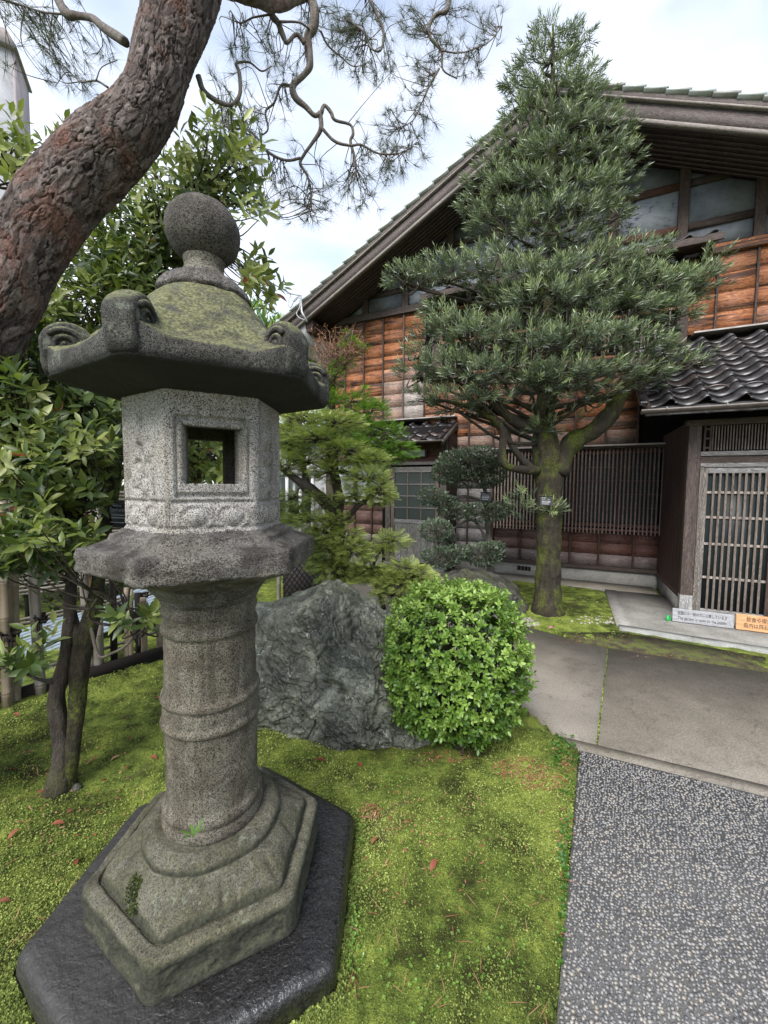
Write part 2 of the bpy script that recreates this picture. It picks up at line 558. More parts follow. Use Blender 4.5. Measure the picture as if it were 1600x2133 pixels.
def m_moss():
    t = NT('moss_ground')
    co = t.geo('Position')
    n1 = t.noise(co, 1.5, 5, 0.6, 0.4)
    n2 = t.noise(co, 9.0, 5, 0.65, 0.3)
    n3 = t.noise(co, 150.0, 3, 0.7)
    f = t.math('ADD', t.math('MULTIPLY', n1, 0.55), t.math('MULTIPLY', n2, 0.45))
    c = t.ramp(f, (0.36, (0.030, 0.026, 0.014)), (0.43, (0.045, 0.055, 0.014)), (0.50, (0.105, 0.140, 0.030)), (0.59, (0.21, 0.25, 0.056)))
    c = t.mix(0.75, c, t.ramp(n3, (0.3, (0.10, 0.12, 0.06)), (0.7, (0.9, 0.88, 0.7))), 'OVERLAY')
    soil = t.ramp(t.noise(t.vadd(co, (3.1, 5.2, 0)), 2.3, 6, 0.7, 0.5), (0.60, 0.0), (0.68, 0.9))
    c = t.mix(soil, c, t.ramp(n3, (0.35, (0.035, 0.027, 0.015)), (0.7, (0.11, 0.085, 0.045))))
    h = t.math('ADD', t.math('MULTIPLY', n3, 0.5), t.noise(co, 45, 5, 0.7))
    return t.done(c, 0.9, t.bump(h, 0.018, 1.0), 0.15)
M['moss'] = m_moss()

def m_tuft():
    t = NT('moss_tuft')
    co = t.geo('Position')
    f = t.math('ADD', t.math('MULTIPLY', t.noise(co, 1.5, 5, 0.6, 0.4), 0.5), t.math('MULTIPLY', t.attr('tone'), 0.5))
    c = t.ramp(f, (0.28, (0.030, 0.040, 0.010)), (0.5, (0.12, 0.16, 0.034)), (0.72, (0.27, 0.31, 0.082)))
    return t.done(c, 0.8, spec=0.2)
M['moss_tuft'] = m_tuft()

def m_concrete(name, a, b, scale=1.0, rough=0.75, wet=0.4, fine=260.0, bump=0.003):
    t = NT(name)
    co = t.geo('Position')
    n = t.noise(co, 1.7 * scale, 7, 0.62, 0.4)
    c = t.ramp(n, (0.33, a), (0.66, b))
    g = t.noise(co, fine, 3, 0.7)
    g2 = t.noise(co, fine * 0.3, 5, 0.75)
    c = t.mix(0.75, c, t.ramp(t.math('ADD', t.math('MULTIPLY', g, 0.5), t.math('MULTIPLY', g2, 0.5)), (0.36, (0.12, 0.12, 0.12)), (0.64, (0.86, 0.86, 0.86))), 'OVERLAY')
    st = t.ramp(t.noise(t.vadd(co, (9, 2, 4)), 6.0 * scale, 6, 0.7), (0.56, 0.0), (0.72, 0.55))
    c = t.mix(st, c, tuple(x * 0.45 for x in a))
    v = t.voro(t.vadd(co, t.map(t.noise(co, 3.0, 5, 0.6, 0, True), (0.6, 0.6, 0.6))), 1.15 * scale, 'DISTANCE_TO_EDGE')
    cr = t.math('MULTIPLY', t.ramp(v, (0.0, 1.0), (0.006, 0.0)), 0.55)
    c = t.mix(cr, c, (0.02, 0.019, 0.017))
    r = t.ramp(t.noise(co, 2.4, 5, 0.6), (0.35, rough - wet), (0.65, rough))
    return t.done(c, r, t.bump(t.math('ADD', g, t.math('MULTIPLY', t.noise(co, 60, 4), 0.8)), bump, 0.8), 0.45)
M['slab'] = m_concrete('path_concrete', (0.125, 0.110, 0.088), (0.185, 0.163, 0.132), 1.3, 0.66, 0.16)
M['concrete'] = m_concrete('old_concrete', (0.14, 0.135, 0.12), (0.23, 0.222, 0.20), 1.5, 0.85, 0.1)
M['concrete_curb'] = m_concrete('curb_concrete', (0.18, 0.183, 0.17), (0.29, 0.29, 0.268), 3.0, 0.8, 0.1)
def m_soil():
    t = NT('damp_soil')
    co = t.geo('Position')
    n = t.noise(co, 9.0, 6, 0.7)
    c = t.ramp(n, (0.36, (0.040, 0.034, 0.022)), (0.48, (0.070, 0.062, 0.036)), (0.56, (0.085, 0.10, 0.028)))
    g = t.noise(co, 140.0, 3, 0.7)
    c = t.mix(0.6, c, t.ramp(g, (0.3, (0.15, 0.15, 0.14)), (0.7, (0.85, 0.83, 0.78))), 'OVERLAY')
    return t.done(c, 0.9, t.bump(g, 0.012, 1.0), 0.2)
M['soil'] = m_soil()
M['mortar'] = m_concrete('aggregate_mortar', (0.135, 0.132, 0.129), (0.195, 0.19, 0.183), 2.0, 0.6, 0.2)

def m_pebble():
    t = NT('pebble')
    r = t.attr('tone')
    c = t.ramp(r, (0.0, (0.075, 0.075, 0.078)), (0.3, (0.145, 0.142, 0.142)), (0.6, (0.21, 0.202, 0.19)), (0.82, (0.225, 0.195, 0.155)), (1.0, (0.28, 0.272, 0.252)))
    return t.done(c, 0.38, t.bump(t.noise(t.co('Object'), 120, 3), 0.001, 0.4), 0.5)
M['pebble'] = m_pebble()

def m_bark(name, c0, c1, c2, red, moss=0.0):
    t = NT(name)
    co = t.co('Object')
    h = t.attr('tone')
    c = t.ramp(h, (0.0, c0), (0.3, c1), (0.75, c2), (1.0, tuple(x * 1.25 for x in c2)))
    rd = t.ramp(t.noise(co, 3.2, 5, 0.65, 0.5), (0.50, 0.0), (0.64, 0.8))
    c = t.mix(rd, c, t.mix(0.75, c, red))
    c = t.mix(0.55, c, t.ramp(t.noise(co, 85, 5, 0.7), (0.3, (0.15, 0.14, 0.14)), (0.7, (0.85, 0.82, 0.8))), 'OVERLAY')
    if moss:
        mk = t.ramp(t.noise(t.map(co, (1, 1, 0.55)), 4.2, 7, 0.72), (0.47, 0.0), (0.58, moss))
        nz = t.ramp(t.sep(t.geo('Normal'), 2), (-0.1, 0.6), (0.6, 1.0))
        c = t.mix(t.math('MULTIPLY', mk, nz), c, t.ramp(t.noise(co, 60, 3), (0.35, (0.03, 0.04, 0.006)), (0.68, (0.13, 0.15, 0.02))))
    b = t.bump(t.math('ADD', t.noise(t.map(co, (1, 1, 0.35)), 38, 7, 0.72, 0.4), t.math('MULTIPLY', t.noise(t.map(co, (1, 1, 0.25)), 14, 4, 0.6, 0.5), 0.9)), 0.03, 1.0)
    return t.done(c, 0.85, b, 0.25)
M['pine_bark'] = m_bark('pine_bark', (0.016, 0.012, 0.012), (0.085, 0.066, 0.060), (0.235, 0.196, 0.184), (0.215, 0.098, 0.068), 0.0)
M['pine_twig'] = m_bark('pine_twig', (0.05, 0.042, 0.038), (0.12, 0.105, 0.095), (0.18, 0.16, 0.145), (0.11, 0.075, 0.06), 0.0)
M['mossy_bark'] = m_bark('mossy_bark', (0.006, 0.005, 0.004), (0.018, 0.015, 0.011), (0.042, 0.035, 0.025), (0.026, 0.02, 0.012), 1.0)
M['dark_bark'] = m_bark('dark_bark', (0.012, 0.010, 0.009), (0.030, 0.025, 0.021), (0.06, 0.05, 0.042), (0.05, 0.03, 0.02), 0.3)
M['grey_bark'] = m_bark('grey_bark', (0.04, 0.036, 0.032), (0.10, 0.09, 0.08), (0.16, 0.145, 0.13), (0.09, 0.07, 0.05), 0.35)
M['dead_twig'] = m_bark('dead_twig', (0.10, 0.06, 0.05), (0.24, 0.15, 0.12), (0.33, 0.22, 0.18), (0.25, 0.10, 0.07), 0.0)

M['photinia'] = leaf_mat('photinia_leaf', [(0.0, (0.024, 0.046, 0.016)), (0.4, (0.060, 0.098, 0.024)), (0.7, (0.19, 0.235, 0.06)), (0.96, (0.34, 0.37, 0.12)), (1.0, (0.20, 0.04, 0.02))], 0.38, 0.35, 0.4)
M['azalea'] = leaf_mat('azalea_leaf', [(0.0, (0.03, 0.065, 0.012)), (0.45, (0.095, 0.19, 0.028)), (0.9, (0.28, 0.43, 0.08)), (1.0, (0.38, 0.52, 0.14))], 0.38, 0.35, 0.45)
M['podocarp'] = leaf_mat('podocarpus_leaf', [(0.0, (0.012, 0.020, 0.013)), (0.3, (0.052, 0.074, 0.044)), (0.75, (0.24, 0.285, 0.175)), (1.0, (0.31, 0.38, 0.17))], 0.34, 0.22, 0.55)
M['pine_needle'] = leaf_mat('pine_needle', [(0.0, (0.022, 0.035, 0.022)), (1.0, (0.075, 0.095, 0.06))], 0.5, 0.15, 0.3)
M['yew_light'] = leaf_mat('yew_leaf', [(0.0, (0.028, 0.055, 0.018)), (0.45, (0.15, 0.21, 0.05)), (1.0, (0.42, 0.49, 0.14))], 0.42, 0.3, 0.4)
M['yew_green'] = leaf_mat('green_spray', [(0.0, (0.018, 0.06, 0.012)), (0.5, (0.065, 0.17, 0.022)), (1.0, (0.19, 0.38, 0.045))], 0.45, 0.3, 0.35)
M['holly'] = leaf_mat('holly_leaf', [(0.0, (0.04, 0.062, 0.04)), (0.5, (0.13, 0.175, 0.115)), (1.0, (0.31, 0.37, 0.25))], 0.3, 0.15, 0.55)
M['ivy'] = leaf_mat('ivy_leaf', [(0.0, (0.05, 0.10, 0.018)), (1.0, (0.26, 0.38, 0.07))], 0.5, 0.3, 0.3)
M['hedge'] = leaf_mat('hedge_leaf', [(0.0, (0.014, 0.028, 0.010)), (1.0, (0.08, 0.12, 0.03))], 0.4, 0.2, 0.4)
M['dead_leaf'] = leaf_mat('dead_leaf', [(0.0, (0.20, 0.045, 0.030)), (0.5, (0.30, 0.10, 0.06)), (1.0, (0.42, 0.26, 0.15))], 0.5, 0.2, 0.3)

def m_wood(name, c0, c1, c2, grain=1.0, rough=0.7, weather=None, dark_edge=0.0, axis='x', bump=0.002):
    """boards: grain runs along local axis; 'weather' on the object greys it"""
    t = NT(name)
    co = t.co('Object')
    off = t.new('ShaderNodeCombineXYZ')
    r = t.objrand()
    t.put(off.inputs[0], t.math('MULTIPLY', r, 37.0))
    t.put(off.inputs[1], t.math('MULTIPLY', r, 11.0))
    t.put(off.inputs[2], t.math('MULTIPLY', r, 23.0))
    p = t.vadd(co, off.outputs[0])
    sc = {'x': (0.9, 4, 9), 'z': (9, 4, 0.9), 'y': (9, 0.9, 4)}[axis]
    p = t.map(p, sc)
    warp = t.noise(p, 0.9 * grain, 3, 0.5, 1.2)
    w = t.new('ShaderNodeTexNoise')
    t.put(w.inputs['Vector'], p)
    w.inputs['Scale'].default_value = 1.7 * grain
    w.inputs['Detail'].default_value = 2
    w.inputs['Distortion'].default_value = 1.6
    rings = t.math('FRACT', t.math('MULTIPLY', w.outputs['Fac'], 11.0))
    rings = t.math('ABSOLUTE', t.math('SUBTRACT', t.math('MULTIPLY', rings, 2.0), 1.0))
    fine = t.noise(p, 7.0, 5, 0.7, 0.3)
    f = t.math('ADD', t.math('MULTIPLY', rings, 0.42), t.math('ADD', t.math('MULTIPLY', warp, 0.42), t.math('MULTIPLY', fine, 0.25)))
    c = t.ramp(f, (0.28, c0), (0.52, c1), (0.82, c2))
    c = t.mix(t.ramp(r, (0.0, 0.0), (1.0, 0.22)), c, tuple(x * 0.5 for x in c1))
    if dark_edge:
        e = t.sep(co, 2)
        ed = t.math('ADD', t.math('MULTIPLY', e, 0.06), t.noise(t.map(p, (0.5, 1, 0.62), rot=(0, 0.12, 0)), 1.35, 5, 0.6, 1.0))
        c = t.mix(t.math('MULTIPLY', t.ramp(ed, (0.41, 1.0), (0.455, 0.55), (0.495, 0.0)), dark_edge), c, (0.022, 0.014, 0.011))
    if weather:
        wv = t.attr('weather', True)
        g = t.ramp(f, (0.28, tuple(x * 0.28 for x in weather)), (0.7, weather))
        c = t.mix(t.math('MULTIPLY', wv, 1.0, True), c, g)
    return t.done(c, rough, t.bump(t.math('ADD', rings, fine), bump, 0.8), 0.3)
M['plank_orange'] = m_wood('cedar_plank', (0.060, 0.021, 0.011), (0.235, 0.080, 0.031), (0.44, 0.19, 0.082), 1.0, 0.62, (0.36, 0.32, 0.29), 0.9)
M['plank_red'] = m_wood('red_brown_plank', (0.03, 0.014, 0.012), (0.085, 0.036, 0.028), (0.15, 0.075, 0.058), 1.0, 0.65, (0.26, 0.245, 0.24), 0.25)
M['plank_red_v'] = m_wood('red_brown_upright', (0.012, 0.007, 0.005), (0.034, 0.017, 0.012), (0.064, 0.034, 0.025), 1.0, 0.65, (0.26, 0.245, 0.24), 0, 'z')
M['wood_dark'] = m_wood('dark_timber', (0.018, 0.012, 0.010), (0.045, 0.030, 0.025), (0.085, 0.06, 0.05), 1.0, 0.65, (0.24, 0.22, 0.21))
M['wood_dark_v'] = m_wood('dark_upright', (0.018, 0.012, 0.010), (0.045, 0.028, 0.023), (0.09, 0.062, 0.05), 1.0, 0.65, (0.24, 0.22, 0.21), 0, 'z')
M['wood_dark_y'] = m_wood('dark_rafter', (0.018, 0.010, 0.009), (0.042, 0.024, 0.020), (0.075, 0.045, 0.036), 1.0, 0.7, None, 0, 'y')
M['barge'] = m_wood('barge_board', (0.035, 0.027, 0.026), (0.085, 0.068, 0.064), (0.165, 0.138, 0.13), 1.4, 0.7)
M['barge_light'] = m_wood('barge_moulding', (0.09, 0.075, 0.068), (0.185, 0.16, 0.145), (0.27, 0.24, 0.215), 1.4, 0.7)
M['wood_grey_v'] = m_wood('weathered_upright', (0.045, 0.035, 0.028), (0.125, 0.103, 0.085), (0.225, 0.198, 0.172), 1.0, 0.75, (0.42, 0.41, 0.40), 0, 'z', 0.004)
M['wood_grey'] = m_wood('weathered_rail', (0.07, 0.062, 0.06), (0.16, 0.15, 0.145), (0.27, 0.26, 0.25), 1.0, 0.75, (0.42, 0.41, 0.40), 0, 'x', 0.004)
M['bar_wood'] = m_wood('lattice_bar', (0.055, 0.042, 0.033), (0.125, 0.10, 0.082), (0.195, 0.162, 0.138), 1.0, 0.7, (0.36, 0.32, 0.29), 0, 'z')
M['koshi_wood'] = m_wood('window_lattice_bar', (0.055, 0.036, 0.032), (0.125, 0.088, 0.078), (0.20, 0.155, 0.14), 1.0, 0.7, (0.42, 0.33, 0.27), 0, 'z')
M['frame_orange'] = m_wood('warm_window_frame', (0.10, 0.04, 0.02), (0.27, 0.115, 0.055), (0.40, 0.20, 0.11), 1.0, 0.6, None, 0, 'z')
M['sign_grey'] = m_wood('whitewashed_board', (0.19, 0.19, 0.20), (0.29, 0.29, 0.30), (0.38, 0.38, 0.39), 1.0, 0.7)
M['sign_orange'] = m_wood('fresh_pine_board', (0.40, 0.20, 0.085), (0.48, 0.26, 0.12), (0.56, 0.33, 0.17), 0.8, 0.6)

def m_bamboo(name, c0, c1):
    t = NT(name)
    co = t.co('Object')
    r = t.objrand()
    n = t.noise(t.map(co, (30, 30, 1.4)), 2.0, 4, 0.6)
    c = t.mix(t.ramp(n, (0.3, 0.0), (0.7, 1.0)), c0, c1)
    c = t.mix(t.ramp(t.noise(co, 9.0, 5, 0.65), (0.50, 0.0), (0.68, 0.75)), c, (0.05, 0.042, 0.032))
    c = t.mix(t.math('MULTIPLY', r, 0.45), c, (0.17, 0.15, 0.115))
    return t.done(c, 0.5, t.bump(n, 0.001, 0.6), 0.4)
M['bamboo'] = m_bamboo('bamboo_pole', (0.17, 0.12, 0.07), (0.30, 0.24, 0.165))
M['bamboo_grey'] = m_bamboo('grey_bamboo', (0.11, 0.095, 0.08), (0.25, 0.225, 0.195))
M['bamboo_warm'] = m_bamboo('warm_bamboo', (0.34, 0.175, 0.075), (0.46, 0.27, 0.135))

def m_plain(name, col, rough=0.6, spec=0.4, metal=0.0, var=0.15, sc=20.0, bump=0.0):
    t = NT(name)
    n = t.noise(t.co('Object'), sc, 5, 0.65)
    c = t.ramp(n, (0.3, tuple(x * (1 - var) for x in col)), (0.7, tuple(min(1, x * (1 + var)) for x in col)))
    return t.done(c, rough, t.bump(n, bump, 0.7) if bump else None, spec, metal)
M['rope'] = m_plain('palm_rope', (0.018, 0.015, 0.013), 0.9, 0.2, 0, 0.4, 120, 0.002)
M['ink'] = m_plain('ink', (0.028, 0.026, 0.026), 0.8, 0.2)
M['tag_black'] = m_plain('black_tag', (0.012, 0.012, 0.014), 0.4, 0.4)
M['tag_white'] = m_plain('white_print', (0.62, 0.62, 0.64), 0.6, 0.3)
M['gutter'] = m_plain('gutter_metal', (0.085, 0.068, 0.06), 0.45, 0.5, 0.2, 0.35, 12)
M['flashing'] = m_plain('flashing_metal', (0.30, 0.27, 0.255), 0.5, 0.5, 0.3, 0.3, 7)
M['cable'] = m_plain('cable_sleeve', (0.06, 0.075, 0.085), 0.5, 0.4)
M['cable_green'] = m_plain('green_cable', (0.04, 0.16, 0.13), 0.5, 0.4)
M['galv'] = m_plain('galvanised_fitting', (0.30, 0.30, 0.31), 0.5, 0.5, 0.5, 0.3, 30)
M['white_box'] = m_plain('white_lamp_cover', (0.42, 0.45, 0.44), 0.4, 0.4)
M['soffit_grey'] = m_plain('grey_eave_panel', (0.34, 0.34, 0.345), 0.7, 0.3, 0, 0.12, 5)
M['green_plastic'] = m_plain('green_plastic', (0.02, 0.30, 0.07), 0.4, 0.4)
M['petal'] = m_plain('pink_petal', (0.60, 0.10, 0.42), 0.5, 0.3)
M['wall_white'] = m_plain('white_render', (0.42, 0.42, 0.43), 0.85, 0.2, 0, 0.25, 2.5, 0.004)
M['wall_mauve'] = m_plain('side_render', (0.25, 0.22, 0.23), 0.85, 0.2, 0, 0.25, 2.0)
M['cap_tile'] = m_plain('cap_tile', (0.20, 0.18, 0.17), 0.7, 0.3, 0, 0.3, 10)
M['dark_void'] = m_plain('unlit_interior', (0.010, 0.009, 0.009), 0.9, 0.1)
M['shoji'] = m_plain('frosted_glass', (0.30, 0.31, 0.34), 0.35, 0.5, 0, 0.25, 3)

def m_plaster():
    t = NT('grey_plaster')
    co = t.co('Object')
    off = t.new('ShaderNodeCombineXYZ')
    t.put(off.inputs[0], t.math('MULTIPLY', t.objrand(), 31.0))
    p = t.vadd(co, off.outputs[0])
    n = t.noise(p, 2.2, 7, 0.65, 0.8)
    c = t.ramp(n, (0.32, (0.05, 0.055, 0.066)), (0.55, (0.10, 0.108, 0.124)), (0.75, (0.17, 0.18, 0.20)))
    w = t.attr('weather', True)
    pale = t.ramp(t.noise(t.map(p, (1, 1, 1.8)), 7.0, 6, 0.7, 0.5), (0.36, (0.06, 0.068, 0.09)), (0.43, (0.22, 0.235, 0.27)), (0.75, (0.33, 0.345, 0.385)))
    c = t.mix(w, c, pale)
    return t.done(c, 0.8, t.bump(n, 0.004, 0.6), 0.3)
M['plaster'] = m_plaster()

def m_tile(name, a, b, rough=0.25):
    t = NT(name)
    co = t.co('Object')
    off = t.new('ShaderNodeCombineXYZ')
    r = t.objrand()
    t.put(off.inputs[0], t.math('MULTIPLY', r, 31.0))
    p = t.vadd(co, off.outputs[0])
    n = t.noise(p, 9.0, 6, 0.65, 0.3)
    c = t.ramp(n, (0.35, a), (0.7, b))
    c = t.mix(t.math('MULTIPLY', t.ramp(r, (0.72, 0.0), (0.95, 1.0)), 0.45), c, (0.10, 0.055, 0.04))
    c = t.mix(t.ramp(t.noise(p, 40.0, 4, 0.7), (0.62, 0.0), (0.72, 0.5)), c, (0.25, 0.24, 0.22))
    return t.done(c, t.ramp(n, (0.35, rough), (0.7, rough + 0.25)), t.bump(n, 0.002, 0.5), 0.55)
M['tile'] = m_tile('black_roof_tile', (0.014, 0.013, 0.014), (0.050, 0.046, 0.048))
M['tile_edge'] = m_tile('roof_edge_tile', (0.32, 0.345, 0.34), (0.44, 0.47, 0.465), 0.5)

def m_glass(name, col=(0.012, 0.015, 0.016), rough=0.06, spec=0.5):
    t = NT(name)
    n = t.noise(t.co('Object'), 3.0, 3)
    return t.done(t.mix(n, col, tuple(x * 2.2 for x in col)), rough, t.bump(t.noise(t.co('Object'), 2.0, 2), 0.004, 0.3), spec)
M['glass'] = m_glass('dark_window_glass', (0.012, 0.015, 0.016), 0.36, 0.12)
M['glass_dull'] = m_glass('dull_pane', (0.016, 0.022, 0.020), 0.35)

def m_sheet():
    t = NT('corrugated_sheet')
    n = t.noise(t.co('Object'), 3.0, 5, 0.6)
    return t.done(t.ramp(n, (0.3, (0.17, 0.21, 0.25)), (0.7, (0.32, 0.37, 0.41))), 0.4, None, 0.5, 0.2)
M['sheet'] = m_sheet()
# ------------------------------------------------------------------ ground, paths
def inside(poly, x, y):
    x, y = np.asarray(x, float), np.asarray(y, float)
    res = np.zeros(x.shape, bool)
    n = len(poly)
    for i in range(n):
        (x1, y1), (x2, y2) = poly[i], poly[(i + 1) % n]
        c = (y1 > y) != (y2 > y)
        with np.errstate(divide='ignore', invalid='ignore'):
            res ^= c & (x < (x2 - x1) * (y - y1) / (y2 - y1 + 1e-15) + x1)
    return res

AGG = [(-1.155, -2.0), (0.58, 1.19), (1.325, 2.555), (2.213, 2.162), (6.5, 0.24), (6.5, -2.0)]
STRIP = [(1.325, 2.560), (1.255, 2.70), (2.27, 2.255), (6.5, 0.36), (6.5, 0.25), (2.214, 2.168)]
_j0, _j1 = gz2(1267, 1348), (1.472, 2.606)
SLAB_R = [(1.478, 2.604), (_j0[0] + 0.005, _j0[1]), gz2(1350, 1360), gz2(1470, 1378), gz2(1600, 1398), (8.0, 1.30), (8.0, -0.30), (2.274, 2.262)]
SLAB_L = [(1.252, 2.708), gz2(1110, 1490), gz2(1000, 1405), gz2(850, 1300), gz2(770, 1262), gz2(730, 1235), gz2(735, 1216), gz2(800, 1214), gz2(880, 1222), gz2(980, 1262), gz2(1090, 1303), gz2(1180, 1328), (_j0[0] - 0.005, _j0[1]), (1.467, 2.610)]

def hground(x, y):
    x, y = np.asarray(x, float), np.asarray(y, float)
    p = np.stack([x.ravel(), y.ravel(), np.zeros(x.size)], 1)
    h = 0.012 + 0.012 * np.abs(vnoise(p * 7.0, 8)).reshape(x.shape) + 0.020 * (vnoise(p * 1.3, 5) * 0.6 + vnoise(p * 3.1, 6) * 0.4).reshape(x.shape)
    h = h + 0.09 * np.clip((-1.35 - x) / 1.2, 0, 1) ** 2 * np.clip((6 - y) / 2, 0, 1)
    h = h + 0.05 * np.exp(-((x + 0.3) ** 2 + (y - 2.9) ** 2) / 0.5)
    h = h + 0.04 * np.exp(-((x - 2.35) ** 2 + (y - 5.5) ** 2) / 0.3)
    return h

def axis_pts(a, b, step, far):
    mid = np.arange(a, b + step / 2, step)
    lo = a - np.array([260, 120, 60, 30, 14, 7, 3, 1.2, 0.4])
    hi = b + np.array([0.4, 1.2, 3, 7, 14, 30, 60, 120, 260])
    return np.concatenate([lo, mid, hi])
_gx, _gy = axis_pts(-4.6, 4.4, 0.035, 1), axis_pts(-0.2, 8.4, 0.035, 1)
GX, GY = np.meshgrid(_gx, _gy)
GZ = hground(GX, GY)
_px = np.stack([GX.ravel(), GY.ravel(), np.zeros(GX.size)], 1)
_near = ((GX > -5) & (GX < 4.6) & (GY > -.4) & (GY < 8.6))
GZ = GZ + np.where(_near, (0.010 * fbm(_px * 14, 3, 21)).reshape(GX.shape), -0.012)
for pl in (AGG, STRIP, SLAB_R, SLAB_L):
    GZ = np.where(inside(pl, GX, GY), -0.07, GZ)
GZ = np.where(inside([(1.322, 2.552), (1.245, 2.718), (2.28, 2.272), (6.5, .375), (6.5, .23), (2.208, 2.152)], GX, GY), -0.07, GZ)
ny_, nx_ = GX.shape
_i, _j = np.meshgrid(np.arange(ny_ - 1), np.arange(nx_ - 1), indexing='ij')
_q = np.stack([_i * nx_ + _j, _i * nx_ + _j + 1, (_i + 1) * nx_ + _j + 1, (_i + 1) * nx_ + _j], -1).reshape(-1, 4)
tag(link('moss_ground', mesh_np('moss_ground', np.stack([GX, GY, GZ], -1).reshape(-1, 3), [_q], True), M['moss']),
    'mossy garden ground of bright yellow green and brown patches', 'ground', kind='structure')

def slab(name, poly, mat, top=0.0):
    return MB().prism(poly, top - 0.09, top).build(name, mat)
agg = tag(slab('aggregate_path', AGG, M['mortar'], -0.002), 'exposed pebble aggregate path in the lower right', 'path', kind='structure')
tag(slab('path_edge_strip', STRIP, M['slab'], 0.003), 'smooth concrete strip between pebble path and concrete slabs', 'path edging', kind='structure')
tag(slab('concrete_path', SLAB_R, M['slab'], 0.002), 'brownish wet concrete slab before the entrance, right of the mossy joint', 'path', kind='structure')
tag(slab('concrete_path', SLAB_L, M['slab'], 0.0), 'brownish concrete path behind the azalea, left of the mossy joint', 'path', kind='structure')

_so = [gz2(*q) for q in ((1170, 1322), (1292, 1322), (1400, 1340), (1500, 1358), (1620, 1380), (1620, 1404), (1470, 1382), (1350, 1363), (1267, 1350), (1200, 1337))]
tag(MB().prism(_so, -.05, .030).build('soil_strip', M['soil']), 'narrow strip of damp soil and thin moss between path and apron', 'soil', kind='structure')
# moss growing in the joint between the slabs
mb = MB()
for k in range(160):
    t_ = random.random() ** 0.7
    x = _j1[0] + (_j0[0] - _j1[0]) * (1 - t_) * 1.0
    y = _j1[1] + (_j0[1] - _j1[1]) * (1 - t_)
    x, y = x + random.uniform(-.005, .005), y + random.uniform(-.008, .008)
    r = random.uniform(.004, .009)
    a = random.random() * 6.28
    mb.add([(x + r * math.cos(a + q * 1.57), y + r * math.sin(a + q * 1.57), -0.01) for q in range(4)] + [(x, y, r * 0.7)], [(0, 1, 4), (1, 2, 4), (2, 3, 4), (3, 0, 4)])
tag(mb.build('joint_moss', M['moss_tuft'], attrs={'tone': rng.random(mb.n)}), 'thin line of green moss in the joint between two path slabs', 'moss', kind='stuff')

# pebbles set in the mortar
bm = bmesh.new()
bmesh.ops.create_icosphere(bm, subdivisions=1, radius=1.0)
ICO_V = np.array([v.co[:] for v in bm.verts])
ICO_F = np.array([[v.index for v in f.verts] for f in bm.faces])
bm.free()
st = 0.0160
xs, ys = np.meshgrid(np.arange(-0.2, 3.6, st), np.arange(0.35, 2.6, st * 0.8))
xs = xs + np.where((np.arange(xs.shape[0]) % 2)[:, None] == 0, 0, st / 2)
pts = np.stack([xs.ravel(), ys.ravel()], 1) + rng.uniform(-.005, .005, (xs.size, 2))
shr = [(0.595, 1.20), (1.328, 2.545), (2.21, 2.152), (6.4, 0.25), (6.4, -1.9), (-1.12, -2)]
pts = pts[inside(shr, pts[:, 0], pts[:, 1])]
pts = pts[(np.abs(pts[:, 0]) < pts[:, 1] * 1.1 + 0.95)]
pts = pts[rng.random(len(pts)) < 0.93]
npb = len(pts)
ang = rng.uniform(0, 6.28, npb)
sx = rng.uniform(.0056, .0108, npb)
sy = sx * rng.uniform(0.55, 0.85, npb)
sz = rng.uniform(.0030, .0055, npb)
Rz = np.zeros((npb, 3, 3))
Rz[:, 0, 0], Rz[:, 0, 1], Rz[:, 1, 0], Rz[:, 1, 1], Rz[:, 2, 2] = np.cos(ang), -np.sin(ang), np.sin(ang), np.cos(ang), 1
tone = np.clip(rng.beta(1.5, 1.9, npb) + .22 * fbm(np.column_stack([pts * 2.2, np.zeros(npb)]), 3, 61), 0, 1)
_vis = (pts[:, 1] > 1.09) & (pts[:, 0] < pts[:, 1] * .97)
order = np.argsort(np.where(_vis, 0, 99) + pts[:, 1] ** 2 + pts[:, 0] ** 2 * 0.3)
near, rest = order[:300], order[300:]
V, Fc = scatter(ICO_V, ICO_F, np.column_stack([pts[rest], np.full(len(rest), -0.001)]), Rz[rest], np.column_stack([sx, sy, sz])[rest])
link('pebbles', mesh_np('pebbles', V, [Fc], True, {'tone': np.repeat(tone[rest], len(ICO_V))}), M['pebble'], agg, kind='stuff')
pm = []
for k in range(8):
    w_ = ICO_V * np.array([0.0085, 0.0085 * (0.55 + 0.04 * k), 0.0042]) * (1 + 0.12 * rng.standard_normal((len(ICO_V), 1)))
    me = mesh_np('pebble', w_, [ICO_F], True, {'tone': np.full(len(ICO_V), (k + 0.5) / 8)})
    me.materials.append(M['pebble'])
    pm.append(me)
for k in near:
    o = link('pebble', pm[min(7, int(tone[k] * 8))], None, agg, loc=(pts[k, 0], pts[k, 1], -0.001), rot=(0, 0, float(ang[k])))

# fine moss shoots standing on the ground, thick enough to break up the surface near by
HEX_C, HEX_T = (-0.703, 1.586), 3.633
def clear_of_things(x, y):
    dx, dy = x - HEX_C[0], y - HEX_C[1]
    r, a = np.hypot(dx, dy), (np.arctan2(dy, dx) - HEX_T) % (math.pi / 3)
    ok = r > 0.655 * math.cos(math.pi / 6) / np.cos(a - math.pi / 6) + 0.012
    for pl in (AGG, STRIP, SLAB_R, SLAB_L):
        ok &= ~inside(pl, x, y)
    return ok
n_ = 210000
px = gz(0, 0, 0)
u_, v_ = rng.uniform(-250, 1330, n_), 1200 + 1200 * rng.random(n_) ** 0.8
rr = (u_ - CX)[:, None] / F_PX * CAM_R + (v_ - CY)[:, None] / F_PX * CAM_D + CAM_F
tt = (0.01 - CAM_H) / rr[:, 2]
x, y = rr[:, 0] * tt, rr[:, 1] * tt
